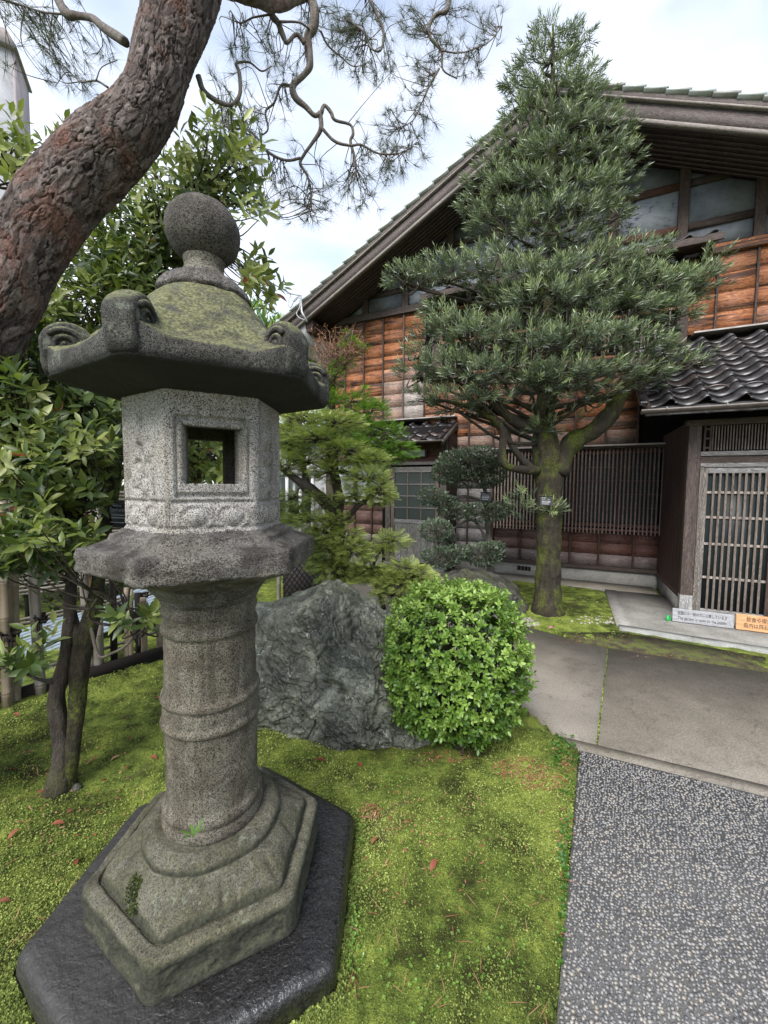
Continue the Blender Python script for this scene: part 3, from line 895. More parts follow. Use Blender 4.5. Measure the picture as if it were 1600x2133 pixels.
ok = clear_of_things(x, y) & (y < 6.2) & (x > -4.4) & (x < 3.4)
x, y, D = x[ok], y[ok], tt[ok]
pat = fbm(np.stack([x, y, 0 * x], 1) * 3.2, 4, 33)
ok = rng.random(len(x)) < np.clip(0.62 + pat * 1.3, 0.08, 1)
x, y, D, pat = x[ok], y[ok], D[ok], pat[ok]
z = hground(x, y) + 0.004
d = unit(np.stack([rng.normal(0, .55, len(x)), rng.normal(0, .55, len(x)), np.ones(len(x))], 1))
R = rots(d, rng.uniform(0, 6.28, len(x)))
s_ = (0.0036 + 0.0022 * D) * rng.uniform(0.6, 1.25, len(x))
TV = [(0, 0, 0), (-.5, .55, .15), (.5, .55, .15), (0, .8, .5), (0, .1, 0), (.35, .5, -.5), (.5, .7, -.1)]
TF = [(0, 2, 1), (1, 2, 3), (4, 5, 6)]
V, Fc = scatter(TV, TF, np.stack([x, y, z], 1), R, s_)
tone = np.clip(0.5 + 0.5 * pat + rng.normal(0, .22, len(x)), 0, 1)
tag(link('moss', mesh_np('moss', V, [Fc], False, {'tone': np.repeat(tone, len(TV))}), M['moss_tuft']), 'short fine moss shoots covering the garden floor', 'moss', kind='stuff')
# moss that creeps up against the foot of the lantern and a clump on its pedestal
def moss_at(name, label, p_, size, tn):
    R_ = rots(unit(np.stack([rng.normal(0, .5, len(p_)), rng.normal(0, .5, len(p_)), np.ones(len(p_))], 1)), rng.uniform(0, 6.28, len(p_)))
    V_, F_ = scatter(TV, TF, p_, R_, size * rng.uniform(.6, 1.3, len(p_)))
    tag(link(name, mesh_np(name, V_, [F_], False, {'tone': np.repeat(np.clip(tn + rng.normal(0, .2, len(p_)), 0, 1), len(TV))}), M['moss_tuft']), label, 'moss', kind='stuff')
k_ = 9000
a_ = rng.uniform(0, 6.28, k_)
hx_ = math.cos(math.pi / 6) / np.cos((a_ % (math.pi / 3)) - math.pi / 6)
r_ = .650 * np.minimum(hx_, .99) + .012 + np.abs(rng.normal(0, .022, k_)) - .008 * (vnoise(np.stack([np.cos(a_) * 9, np.sin(a_) * 9, 0 * a_], 1), 3) > .1)
xy_ = np.stack([HEX_C[0] + r_ * np.cos(a_ + HEX_T), HEX_C[1] + r_ * np.sin(a_ + HEX_T)], 1)
z_ = hground(xy_[:, 0], xy_[:, 1]) + .004 + .03 * np.clip(1 - (r_ - .650 * np.minimum(hx_, .99) - .005) / .03, 0, 1) * np.clip(.3 + vnoise(np.stack([a_ * 3, a_ * 0, a_ * 0], 1), 4), 0, 1)
moss_at('moss', 'moss creeping up the rim of the dark lantern plinth', np.column_stack([xy_, z_]), .010, .45)
print('pebbles', npb, 'tufts', len(x))
# ------------------------------------------------------------------ stone lantern
LX, LY, LTH = HEX_C[0], HEX_C[1], HEX_T
lantern = thing('stone_lantern', 'tall weathered granite lantern with hexagonal mossy roof and round finial', 'stone lantern', (LX, LY, 0), LTH)

def hexf(a):
    return math.cos(math.pi / 6) / np.cos((a % (math.pi / 3)) - math.pi / 6)

def hexlathe(name, rows, mat, parent, seg=180, amp=0.002, freq=14.0, seed=1, relief=None, step=0.014, corner=0.985, close=True, lowfreq=0.0):
    """surface whose plan goes between hexagon (k=0) and circle (k=1); rows = (radius, z, k) from bottom to top"""
    rows = np.array(rows, float)
    out = [rows[0]]
    for a, b in zip(rows[:-1], rows[1:]):
        n = max(1, int(math.ceil(math.hypot(b[0] - a[0], b[1] - a[1]) / step)))
        for i in range(1, n + 1):
            out.append(a + (b - a) * i / n)
    rows = np.array(out)
    ang = np.arange(seg) * 2 * math.pi / seg
    hx = np.minimum(hexf(ang), corner)
    Rr = rows[:, 0:1] * (rows[:, 2:3] + (1 - rows[:, 2:3]) * hx[None])
    Z = np.repeat(rows[:, 1:2], seg, 1)
    A = np.repeat(ang[None], len(rows), 0)
    if relief is not None:
        Rr, Z = relief(Rr, Z, A)
    V = np.stack([Rr * np.cos(A), Rr * np.sin(A), Z], -1).reshape(-1, 3)
    nv = np.stack([np.cos(A), np.sin(A), 0 * A], -1).reshape(-1, 3)
    V = V + nv * (amp * fbm(V * freq, 4, seed))[:, None]
    V[:, 2] += amp * 0.8 * fbm(V * freq + 31, 3, seed + 9)
    if lowfreq:
        V = V + nv * (lowfreq * fbm(V * 5.0 + 7, 3, seed + 3))[:, None]
        V[:, 2] += lowfreq * 0.7 * fbm(V * 6.0 + 50, 3, seed + 4)
    n = len(rows)
    i, j = np.meshgrid(np.arange(n - 1), np.arange(seg), indexing='ij')
    j2 = (j + 1) % seg
    Q = np.stack([i * seg + j, i * seg + j2, (i + 1) * seg + j2, (i + 1) * seg + j], -1).reshape(-1, 4)
    faces = [Q]
    if close:
        V = np.concatenate([V, [[0, 0, rows[0, 1]], [0, 0, rows[-1, 1]]]])
        k = np.arange(seg)
        faces.append(np.concatenate([np.stack([np.full(seg, n * seg), (k + 1) % seg, k], 1),
                                     np.stack([np.full(seg, n * seg + 1), (n - 1) * seg + k, (n - 1) * seg + (k + 1) % seg], 1)]))
    return link(name, mesh_np(name, V, faces, True), mat, parent)

# the wet slab underneath
hexlathe('plinth', [(.655, -.06, 0), (.652, .06, 0), (.645, .098, 0), (.63, .115, 0), (.60, .122, 0), (.50, .124, 0), (.40, .124, 0)],
         M['wet_stone'], lantern, 180, 0.003, 14, 3, step=0.02, corner=0.99, lowfreq=0.005)

def base_relief(Rr, Z, A):
    s_ = ((A % (math.pi / 3)) / (math.pi / 6)) - 1           # -1..1 across a face
    def box(v, a, b, w):
        return np.clip((v - a) / w, 0, 1) * np.clip((b - v) / w, 0, 1)
    side = (Z > .125) & (Z < .262) & (Rr > .36)
    h2 = np.abs(np.abs(s_) - 0.47)
    pan = box(0.39 - h2, 0, 9, .05) * box(Z, .148, .238, .008)
    oval = np.exp(-((np.hypot(h2 / 0.33, (Z - .193) / .036) - 1) / 0.16) ** 2)
    Rr = np.where(side, Rr - .013 * pan + .010 * oval * pan, Rr)
    lot = (Z > .276) & (Z < .352) & (Rr > .268)
    u = (Z - .272) / .082
    petal = np.abs(np.sin(A * 6 + 0.0))
    gr = np.exp(-(petal / 0.16) ** 2)
    env = np.sin(np.clip(u, 0, 1) * math.pi) ** 0.7
    Z = np.where(lot, Z - .013 * gr * env + .007 * petal * env, Z)
    return Rr, Z
hexlathe('pedestal', [(.452, .118, 0), (.462, .13, 0), (.462, .24, 0), (.458, .256, 0), (.446, .266, 0), (.412, .270, 0), (.407, .256, 0), (.400, .256, 0), (.396, .276, 0), (.388, .292, 0),
                      (.368, .306, .06), (.33, .330, .3), (.30, .346, .6), (.275, .358, .95), (.266, .360, 1), (.267, .368, 1), (.265, .382, 1), (.255, .395, 1), (.243, .402, 1), (.22, .408, 1), (.2, .404, 1), (.1, .404, 1)],
         M['granite_base'], lantern, 240, 0.0045, 24, 5, base_relief, 0.010, 0.98, lowfreq=0.005)
hexlathe('shaft', [(.186, .400, 1), (.194, .412, 1), (.195, .430, 1), (.189, .448, 1), (.183, .453, 1), (.189, .460, 1), (.192, .476, 1), (.188, .492, 1), (.177, .502, 1), (.175, .53, 1),
                   (.176, .65, 1), (.177, .80, 1), (.178, .803, 1), (.187, .810, 1), (.190, .822, 1), (.187, .834, 1), (.181, .840, 1), (.182, .87, 1), (.181, .902, 1), (.187, .908, 1), (.191, .920, 1), (.188, .933, 1),
                   (.178, .940, 1), (.175, .96, 1), (.173, 1.10, 1), (.172, 1.175, 1), (.180, 1.182, 1), (.184, 1.196, 1), (.181, 1.210, 1), (.173, 1.216, 1), (.174, 1.25, 1), (.179, 1.256, 1), (.181, 1.268, 1), (.176, 1.280, 1), (.172, 1.31, 1)],
         M['granite_shaft'], lantern, 120, 0.0028, 24, 8, step=0.010, lowfreq=0.0035)

def plat_relief(Rr, Z, A):
    und = (Z < 1.44) & (Rr > .19)
    g = np.exp(-(np.abs(np.sin(A * 6)) / 0.14) ** 2)
    sd = (Z > 1.444) & (Z < 1.522) & (Rr > .40)
    P3 = np.stack([Rr * np.cos(A) * 16, Rr * np.sin(A) * 16, Z * 42], -1).reshape(-1, 3)
    Rr = np.where(sd, Rr + .011 * fbm(P3, 4, 77, .6, True).reshape(Rr.shape) - .004, Rr)
    Rr = np.where(und, Rr - .007 * g * np.clip((Rr - .19) / .08, 0, 1), Rr)
    return Rr, Z
hexlathe('platform', [(.165, 1.296, 1), (.182, 1.302, 1), (.194, 1.325, .95), (.24, 1.372, .55), (.315, 1.408, .2), (.375, 1.424, 0), (.424, 1.440, 0), (.434, 1.446, 0), (.440, 1.48, 0), (.440, 1.518, 0),
                      (.434, 1.527, 0), (.385, 1.540, 0), (.345, 1.553, 0), (.337, 1.572, 0), (.305, 1.580, 0), (.298, 1.590, 0), (.20, 1.592, 0)],
         M['granite_dark'], lantern, 240, 0.006, 22, 11, plat_relief, 0.009, 0.992, lowfreq=0.007)

# fire box: six faces, the front and the back one pierced by a window
def firebox():
    Nu, Nz = 50, 98
    z0, z1, Ro, Ri = 1.586, 2.075, .288, .222
    mb = MB()
    zs = np.linspace(z0, z1, Nz + 1)
    us = np.linspace(0, 1, Nu + 1)
    U, Z = np.meshgrid(us, zs)
    W0, W1, H0, H1 = .165, .84, 1.757, 1.950
    for k in range(6):
        a, b = k * math.pi / 3, (k + 1) * math.pi / 3
        A0, B0 = np.array([math.cos(a), math.sin(a)]), np.array([math.cos(b), math.sin(b)])
        nrm = unit(A0 + B0)
        win = k in (1, 4)
        dep = np.zeros_like(U)
        def band(v, c, w):
            return np.exp(-((v - c) / w) ** 2)
        dep -= .011 * band(Z, 1.693, .0065) * ((U > .05) & (U < .95))
        dep -= .007 * band(Z, 1.604, .006)
        q = np.abs(U - .5)
        dep += .013 * np.clip(1 - np.hypot((q - .2) / .14, (Z - 1.642) / .032) ** 2, 0, 1)
        dep += .005 * band(np.hypot((q - .2) / .17, (Z - 1.642) / .038), 1.1, .12)
        if win:
            pan = ((U > .09) & (U < .91) & (Z > 1.708) & (Z < 1.985))
            frame = ((U > .118) & (U < .882) & (Z > 1.722) & (Z < 1.970))
            dep -= np.where(pan & ~frame, .014, 0)
            dep -= np.where(frame, .003, 0)
        else:
            pan = ((U > .10) & (U < .90) & (Z > 1.71) & (Z < 2.00))
            dep -= np.where(pan, .003, 0)
            # worn carving of a flower spray
            cu = .45 + .1 * np.sin(k * 1.7)
            for (fu, fz, fr) in ((cu, 1.93, .05), (cu + .16, 1.86, .04), (cu - .12, 1.78, .05), (cu + .1, 1.74, .035), (cu - .05, 1.86, .03)):
                rr_ = np.hypot((U - fu) * .288, Z - fz)
                pt_ = np.arctan2(Z - fz, (U - fu) * .288)
                dep += .008 * np.exp(-(rr_ / (fr * .6 * (1 + .3 * np.cos(5 * pt_)))) ** 2)
                dep -= .009 * np.exp(-((rr_ - fr * .95) / .008) ** 2) * (0.5 + .5 * np.cos(4 * pt_ + k))
        hole = (U[:-1, :-1] >= W0 - .008) & (U[1:, 1:] <= W1 + .008) & (Z[:-1, :-1] >= H0 - .002) & (Z[1:, 1:] <= H1 + .002) if win else np.zeros((Nz, Nu), bool)
        edge = np.minimum(U, 1 - U)
        dep -= .006 * np.exp(-(edge / .03) ** 2)
        xy = A0[None, None] + (B0 - A0)[None, None] * U[..., None]
        taper = 1 + .02 * np.exp(-((Z - z0) / .03) ** 2)
        O = np.concatenate([xy * (Ro * taper)[..., None] + nrm * dep[..., None], Z[..., None]], -1).reshape(-1, 3)
        nz_ = fbm(O * 26, 4, 40)
        O[:, :2] += nrm * (0.0022 * nz_ + .004 * fbm(O * 7, 3, 44))[:, None] * np.clip(edge.reshape(-1) / .05, 0, 1)[:, None]
        I = np.concatenate([xy * Ri, Z[..., None]], -1).reshape(-1, 3)
        nV = len(O)
        def idx(i, j): return i * (Nu + 1) + j
        i, j = np.meshgrid(np.arange(Nz), np.arange(Nu), indexing='ij')
        q4 = np.stack([idx(i, j), idx(i, j + 1), idx(i + 1, j + 1), idx(i + 1, j)], -1)
        keep = ~hole
        qo = q4[keep]
        qi = q4[keep][:, ::-1] + nV
        rim = []
        if win:
            ii, jj = np.where(hole)
            for r_, c_ in zip(ii, jj):
                for (r2, c2, e) in ((r_ - 1, c_, (idx(r_, c_), idx(r_, c_ + 1))), (r_ + 1, c_, (idx(r_ + 1, c_ + 1), idx(r_ + 1, c_))),
                                    (r_, c_ - 1, (idx(r_ + 1, c_), idx(r_, c_))), (r_, c_ + 1, (idx(r_, c_ + 1), idx(r_ + 1, c_ + 1)))):
                    if not hole[r2, c2]:
                        rim.append((e[0], e[1], e[1] + nV, e[0] + nV))
        mb.add(np.concatenate([O, I]), np.concatenate([qo, qi] + ([np.array(rim)] if rim else [])))
    return mb.build('fire_box', M['granite_light'], lantern, True)
firebox()

# roof
def lantern_roof():
    seg = 240
    ang = np.arange(seg) * 2 * math.pi / seg
    hx = np.minimum(hexf(ang), .98)
    dv = np.abs((ang + math.pi / 6) % (math.pi / 3) - math.pi / 6)        # angle to nearest corner
    lift = np.exp(-(dv / .17) ** 2)
    prof = np.array([(.0, 2.468), (.10, 2.468), (.150, 2.466), (.172, 2.448), (.205, 2.408), (.25, 2.345), (.295, 2.285), (.34, 2.232), (.385, 2.195), (.42, 2.178), (.433, 2.170)])
    tt = np.linspace(0, 1, 44)
    rad = np.interp(tt, np.linspace(0, 1, len(prof)), prof[:, 0]) / .433
    zz = np.interp(rad * .433, prof[:, 0], prof[:, 1])
    rows = []
    for r_, z_ in zip(rad, zz):
        k = np.clip((r_ - .35) / .35, 0, 1)
        Rr = .5 * r_ * (hx * k + (1 - k) * .866)
        lf = lift * np.clip((r_ - .5) / .5, 0, 1) ** 2
        z = z_ + .040 * lf - .012 * np.exp(-(dv / .035) ** 2) * 0 + .010 * np.exp(-(dv / .05) ** 2) * np.clip((r_ - .3) / .3, 0, 1) * (1 - np.clip((r_ - .8) / .2, 0, 1))
        rows.append((Rr, z))
    top_edge = rows[-1]
    for f, dr in ((.06, .004), (.25, .007), (.5, .008), (.75, .006), (.94, .002), (1.0, -.002)):
        rows.append((top_edge[0] + dr, top_edge[1] + (2.108 + .008 * lift - top_edge[1]) * f))
    for f in (.02, .08, .2, .45, .7, .9):
        rows.append((top_edge[0] * (1 - f) + .30 * hx * f, 2.106 - (.045 * f)))
    rows.append((.29 * hx, 2.062 + 0 * ang))
    rows.append((.20 * hx, 2.060 + 0 * ang))
    Rr = np.array([r for r, z in rows])
    Z = np.array([z + 0 * ang for r, z in rows])
    A = np.repeat(ang[None], len(rows), 0)
    V = np.stack([Rr * np.cos(A), Rr * np.sin(A), Z], -1).reshape(-1, 3)
    nd = unit(V - np.array([0, 0, 2.1]))
    V += nd * (.0042 * fbm(V * 21, 4, 61) + .008 * fbm(V * 6, 3, 62))[:, None]
    n = len(rows)
    i, j = np.meshgrid(np.arange(n - 1), np.arange(seg), indexing='ij')
    j2 = (j + 1) % seg
    Q = np.stack([i * seg + j, (i + 1) * seg + j, (i + 1) * seg + j2, i * seg + j2], -1).reshape(-1, 4)
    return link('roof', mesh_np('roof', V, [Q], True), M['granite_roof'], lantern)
roof_o = lantern_roof()

def scroll_mesh():
    """up-curled corner: an outline in the radial plane, swept across with rounded ends, a spiral raised on each end"""
    c = np.array([.424, 2.213])
    r = .078
    out = [(.392, 2.112), (.440, 2.108), (.480, 2.110), (.492, 2.118), (.499, 2.15), (.500, 2.18)]
    for a in np.linspace(0, 225, 22):
        out.append((c[0] + r * math.cos(math.radians(a)), c[1] + r * math.sin(math.radians(a))))
    out += [(.366, 2.165), (.360, 2.18), (.335, 2.185), (.345, 2.13)]
    out = np.array(out)
    cen = np.array([.432, 2.185])
    mb = MB()
    w = .045
    ys = [(-w, .80), (-w * .96, .88), (-w * .86, .95), (-w * .62, 1.0), (-w * .3, 1.03), (0, 1.04), (w * .3, 1.03), (w * .62, 1.0), (w * .86, .95), (w * .96, .88), (w, .80)]
    n = len(out)
    V = []
    for y, s_ in ys:
        p = cen + (out - cen) * s_
        V += [(q[0], y * (0.78 + 0.30 * (q[0] - .37) / .13), q[1]) for q in p]
    V = np.array(V)
    i, j = np.meshgrid(np.arange(len(ys) - 1), np.arange(n), indexing='ij')
    j2 = (j + 1) % n
    Q = np.stack([i * n + j, (i + 1) * n + j, (i + 1) * n + j2, i * n + j2], -1).reshape(-1, 4)
    from mathutils.geometry import tessellate_polygon
    tr = np.array(tessellate_polygon([[Vector((p[0], p[1], 0)) for p in out]]))
    mb.add(V, Q, np.concatenate([tr, tr[:, ::-1] + (len(ys) - 1) * n]))
    for sgn in (-1, 1):
        sp = []
        for a in np.linspace(0, 2 * math.pi * 2.1, 50):
            rr = .064 * (1 - a / (2 * math.pi * 2.45))
            q = (c[0] + rr * math.cos(a + .5), c[1] + rr * math.sin(a + .5))
            sp.append((cen[0] + (q[0] - cen[0]) * .86, sgn * (w * .97 * (0.78 + 0.30 * (q[0] - .37) / .13)), cen[1] + (q[1] - cen[1]) * .86))
        mb.tube(sp, np.linspace(.011, .007, 50), 6)
    V, F = mb.arrays()
    V[:, :] += (.0022 * np.stack([fbm(V * 22, 3, 71), fbm(V * 22, 3, 75), fbm(V * 22, 3, 79)], 1))
    return mesh_np('scroll', V, F, True)
sm = scroll_mesh()
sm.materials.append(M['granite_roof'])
for k in range(6):
    link('scroll', sm, None, roof_o, rot=(0, 0, k * math.pi / 3))

def petal_relief(Rr, Z, A):
    p = np.abs(np.sin(A * 5))
    m = (Z > 2.458) & (Z < 2.535)
    return np.where(m, Rr - .010 * np.exp(-(p / .2) ** 2) + .004 * p, Rr), Z
fin = hexlathe('finial_collar', [(.13, 2.452, 1), (.160, 2.456, 1), (.168, 2.468, 1), (.160, 2.490, 1), (.145, 2.510, 1), (.122, 2.526, 1), (.10, 2.536, 1), (.092, 2.545, 1)], M['granite_dark'], lantern, 120, .003, 24, 91, petal_relief, .007)
hexlathe('finial_neck', [(.088, 2.538, 1), (.086, 2.552, 1), (.074, 2.566, 1), (.070, 2.585, 1), (.074, 2.605, 1), (.076, 2.612, 1)], M['granite_shaft'], lantern, 72, .0018, 24, 92, None, .006)
ball = []
for a in np.linspace(-78, 88, 34):
    a = math.radians(a)
    ball.append((.1335 * math.cos(a) ** 0.92, 2.712 + (.122 if a > 0 else .114) * math.sin(a), 1))
hexlathe('finial_jewel', ball, M['granite_ball'], lantern, 96, .0035, 26, 93, None, .02, lowfreq=.004)
# the little green shoot growing at the foot of the shaft
mb = MB()
for k, (a, l_) in enumerate(((0.2, .045), (1.1, .05), (2.2, .035), (3.4, .045), (4.4, .05), (5.3, .03))):
    d = unit(np.array([[math.cos(a), math.sin(a), .55]]))
    V, Fc = scatter(NARROW_V, NARROW_F, [(0, 0, 0)], rots(d), np.array([[.009, l_, .02]]))
    mb.add(V, Fc)
_pl = P(402, 1738, 1.30)
tag(mb.build('seedling', M['yew_green'], loc=_pl, attrs={'tone': np.full(mb.n, .6)}), 'tiny green seedling sprouting at the foot of the lantern shaft', 'seedling')

# a dark clump of moss in a hollow of the pedestal
_t = rng.uniform(0, 6.28, 420)
_r = np.sqrt(rng.random(420))
_c = np.array([LX, LY, 0]) + np.array([-.155, -.275, .312])
moss_at('moss', 'dark moss clump in a hollow on the front of the lantern pedestal', _c + np.stack([_r * .040 * np.cos(_t) - .012 * _r * np.sin(_t), .055 * _r * np.sin(_t), .030 * _r * np.sin(_t) + .004 * rng.random(420)], 1), .008, .05)
# ------------------------------------------------------------------ wooden house (local x runs along the front to the right, local -y faces the garden)
HA = math.radians(25.1)
house = thing('wooden_house', 'old two storey timber house with gable, orange cedar boards and black tiled porch', 'house', (4.800, 6.821, 0), -HA)
def hw(s, d, z):
    """house coordinates -> world"""
    return np.array([4.800 + s * math.cos(HA) - d * math.sin(HA), 6.821 - s * math.sin(HA) - d * math.cos(HA), z])
def hb(name, s0, s1, d0, d1, z0, z1, mat, parent=None, bev=0.004, **kw):
    return boxo(name, s0, s1, -d1, -d0, z0, z1, M[mat], parent or house, bev, **kw)

APEX_S, APEX_Z, ML, MR = -2.03, 8.32, .526, .467
SL, SR = -6.75, 4.2
def rake(s):
    return APEX_Z - (ML * (APEX_S - s) if s < APEX_S else MR * (s - APEX_S))

# body behind the boards
ceil_ = .42
mb = MB()
out = [(SL, .28), (SR, .28), (SR, rake(SR) - ceil_), (APEX_S, APEX_Z - ceil_), (SL, rake(SL) - ceil_)]
mb.prism(out, .03, 7.5, 'y')
mb.build('wall', M['dark_void'], house)
MB().box(SL + .02, SR, -.02, .6, -.1, .28).build('foundation', M['concrete'], house)
hb('foundation_vent', -2.36, -2.10, .0, .022, .13, .215, 'dark_void', bev=0)
for k in range(4):
    hb('vent_bar', -2.36 + .065 * k + .008, -2.36 + .065 * k + .022, .022, .03, .13, .215, 'gutter', bev=0)
hb('ground_sill', -5.0, -.01, .0, .075, .285, .345, 'wood_dark')
# narrow dark drip strip along the foundation
MB().prism([tuple(hw(-5.0, .02, 0)[:2]), tuple(hw(-.1, .02, 0)[:2]), tuple(hw(-.1, .55, 0)[:2]), tuple(hw(-1.4, .50, 0)[:2]), tuple(hw(-5.0, .50, 0)[:2])], -.05, .045).build('drip_strip', M['slab'], None,
    label='dark concrete drip strip along the foot of the timber wall', category='paving', kind='structure')

BP = .4925
bat = [-6.33 + BP * k for k in range(-1, 22)]
bat[0] = SL + .03
def board_rows(z0, z1, h):
    n = max(1, round((z1 - z0) / h))
    return [(z0 + (z1 - z0) * i / n, z0 + (z1 - z0) * (i + 1) / n) for i in range(n)]
plank_cache = {}
def plank(s0, s1, z0, z1, mat, d=0.0, weather=0.0, name='plank'):
    L_, h = s1 - s0, z1 - z0
    key = (round(L_, 2), round(h, 3), mat)
    if key not in plank_cache:
        me = bpy.data.meshes.new('plank')
        # a lapped board: its lower edge stands prouder than its upper edge
        V = np.array([(x, y, z) for (y, z) in ((0, -h / 2 - .004), (-.0108, -h / 2 - .002), (-.0095, h / 2 + .002), (0, h / 2 + .003)) for x in (-L_ / 2, L_ / 2)])
        me = mesh_np('plank', V, [np.array([(0, 1, 3, 2)[::-1], (2, 3, 5, 4)[::-1], (4, 5, 7, 6)[::-1], (6, 7, 1, 0)[::-1], (0, 2, 4, 6)[::-1], (1, 7, 5, 3)[::-1]])])
        me.materials.append(M[mat])
        plank_cache[key] = me
    return link(name, plank_cache[key], None, house, loc=((s0 + s1) / 2, -(d + random.uniform(0, .0015)), (z0 + z1) / 2), rot=(random.uniform(-.004, .004), random.uniform(-.006, .006), 0), weather=float(weather))

def batten(s, z0, z1, mat='wood_dark_v', d=.0, w=.032, weather=0.0):
    return hb('batten', s - w / 2, s + w / 2, d + .001, d + .042, z0, z1, mat, bev=.003, weather=float(weather))

def clad(i0, i1, z0, z1, wfun, h=.281, d=0.0, mat='plank_orange', last=None):
    for k in range(i0, i1):
        for a, b in board_rows(z0, z1, h):
            sc = (bat[k] + bat[k + 1]) / 2
            plank(bat[k] + .012, bat[k + 1] - .012, a, b, mat, d, np.clip(wfun(sc, (a + b) / 2) + random.uniform(-.15, .15), 0, 1))
    for k in range(i0, i1 + 1):
        batten(bat[k], z0 - .01, z1 + .005, weather=np.clip(wfun(bat[k], z0 + .5) - .35, 0, .5))
def w_left(s, z):
    return np.clip((s + 5.75) / 1.2, 0, 1) * np.clip((4.55 - z) / .9, 0, 1) * .95
clad(0, 5, 3.25, 5.50, w_left)                                        # left upper wall
def w_mid(s, z):
    return .55 if z < 2.82 else .12
k0 = 5
clad(5, 13, 2.565, 4.05, lambda s, z: w_mid(s, z), .255)               # between the two window rows
clad(13, 18, 4.305, 5.50, lambda s, z: 0.0, .299)                      # right upper wall
clad(18, 20, 4.305, 5.50, lambda s, z: 0.0, .299)
hb('corner_post', SL - .03, SL + .075, -.06, .055, .28, 5.5, 'wood_dark_v')
hb('wall_beam', SL - .04, -4.10, 0, .085, 5.505, 5.645, 'wood_dark', weather=.1)
hb('wall_beam', .32, 3.6, 0, .085, 5.505, 5.645, 'plank_orange', weather=0.0)
hb('flashing', SL, -3.62, .0, .20, 3.205, 3.232, 'flashing')
hb('flashing', .26, 3.4, .0, .20, 4.262, 4.290, 'flashing')

# lower boards under the lattice window
low = [-2.84, -2.316, -1.89, -1.42, -.942, -.402, -.03]
for a, b in zip(low[:-1], low[1:]):
    for z0, z1 in ((.35, .56), (.56, .77), (.77, .99)):
        plank(a + .012, b - .012, z0, z1, 'plank_red', 0, .45 if z0 < .5 else (.15 if a < -2 else 0.0))
for s in low[1:]:
    batten(s, .345, .99, 'plank_red_v')
hb('batten', -2.87, -2.83, 0, .07, .30, 2.56, 'plank_red_v')
# weathered boards between the shed and the lattice window
for s0, s1 in ((-3.62, -3.37), (-3.37, -2.87)):
    for a, b in board_rows(.35, 2.565, .275):
        plank(s0 + .012, s1 - .012, a, b, 'plank_red', 0, .95)
batten(-3.37, .345, 2.56, 'wood_dark_v')

# lattice window of the ground floor: frame, sashes, glass and every bar
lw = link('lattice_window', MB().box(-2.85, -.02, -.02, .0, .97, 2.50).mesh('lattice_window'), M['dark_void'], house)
def sub(name, s0, s1, d0, d1, z0, z1, mat, parent, bev=.003, **kw):
    return boxo(name, s0, s1, -d1, -d0, z0, z1, M[mat], parent, bev, **kw)
for s0, s1 in ((-2.82, -2.12), (-2.12, -1.42), (-1.38, -.71), (-.67, -.06)):
    sub('window_pane', s0 + .02, s1 - .02, .022, .028, 1.15, 2.44, 'glass', lw, 0)
for s in (-2.12, -1.42, -1.37, -.69):
    sub('sash_stile', s - .022, s + .022, .02, .06, 1.10, 2.46, 'plank_red_v', lw)
for z in (1.10, 2.45):
    sub('sash_rail', -2.83, -.05, .02, .058, z - .03, z + .03, 'plank_red', lw)
for z in (1.42, 1.66, 1.90, 2.14):
    sub('muntin', -2.83, -.05, .029, .036, z - .006, z + .006, 'plank_red', lw, 0)
n_b = 46
for k in range(n_b):
    s = -2.805 + k * (2.76 / (n_b - 1))
    sub('lattice_bar', s - .012, s + .012, .105, .135, .955 + random.uniform(-.004, .004), 2.46, 'koshi_wood', lw, .002, weather=float(np.clip((-1.9 - s) / .8, 0, .8)))  # bars at the left painted paler, as if lit
for z in (1.02, 2.40):
    sub('lattice_rail', -2.84, -.03, .075, .104, z - .02, z + .02, 'plank_red', lw)
hb('window_hood', -2.90, -.03, 0, .21, 2.505, 2.535, 'flashing')
hb('hood_board', -2.90, -.03, .02, .17, 2.465, 2.504, 'wood_dark')

# upper lattice window
uw = link('upper_lattice_window', MB().box(-4.05, .05, -.02, .0, 4.05, 5.50).mesh('upper_lattice_window'), M['dark_void'], house)
for k in range(4):
    s0 = -4.0 + k * 1.0
    sub('window_pane', s0 + .04, s0 + .96, .012, .018, 4.12, 5.38, 'shoji', uw, 0)
    sub('sash_stile', s0 - .03, s0 + .03, .02, .055, 4.08, 5.42, 'frame_orange', uw)
for k in range(41):
    s = -3.97 + k * .098
    sub('lattice_bar', s - .011, s + .011, .06, .085, 4.09, 5.40, 'koshi_wood', uw, .002, weather=.2)
for z in (4.08, 4.74, 5.41):
    sub('lattice_rail', -4.05, .06, .056, .092, z - .022, z + .022, 'frame_orange', uw)
for s in (-4.10, .12):
    hb('window_post', s - .075, s + .075, 0, .10, 4.02, 5.505, 'wood_dark_v')
hb('window_sill', -4.2, .2, 0, .12, 4.0, 4.048, 'wood_dark')

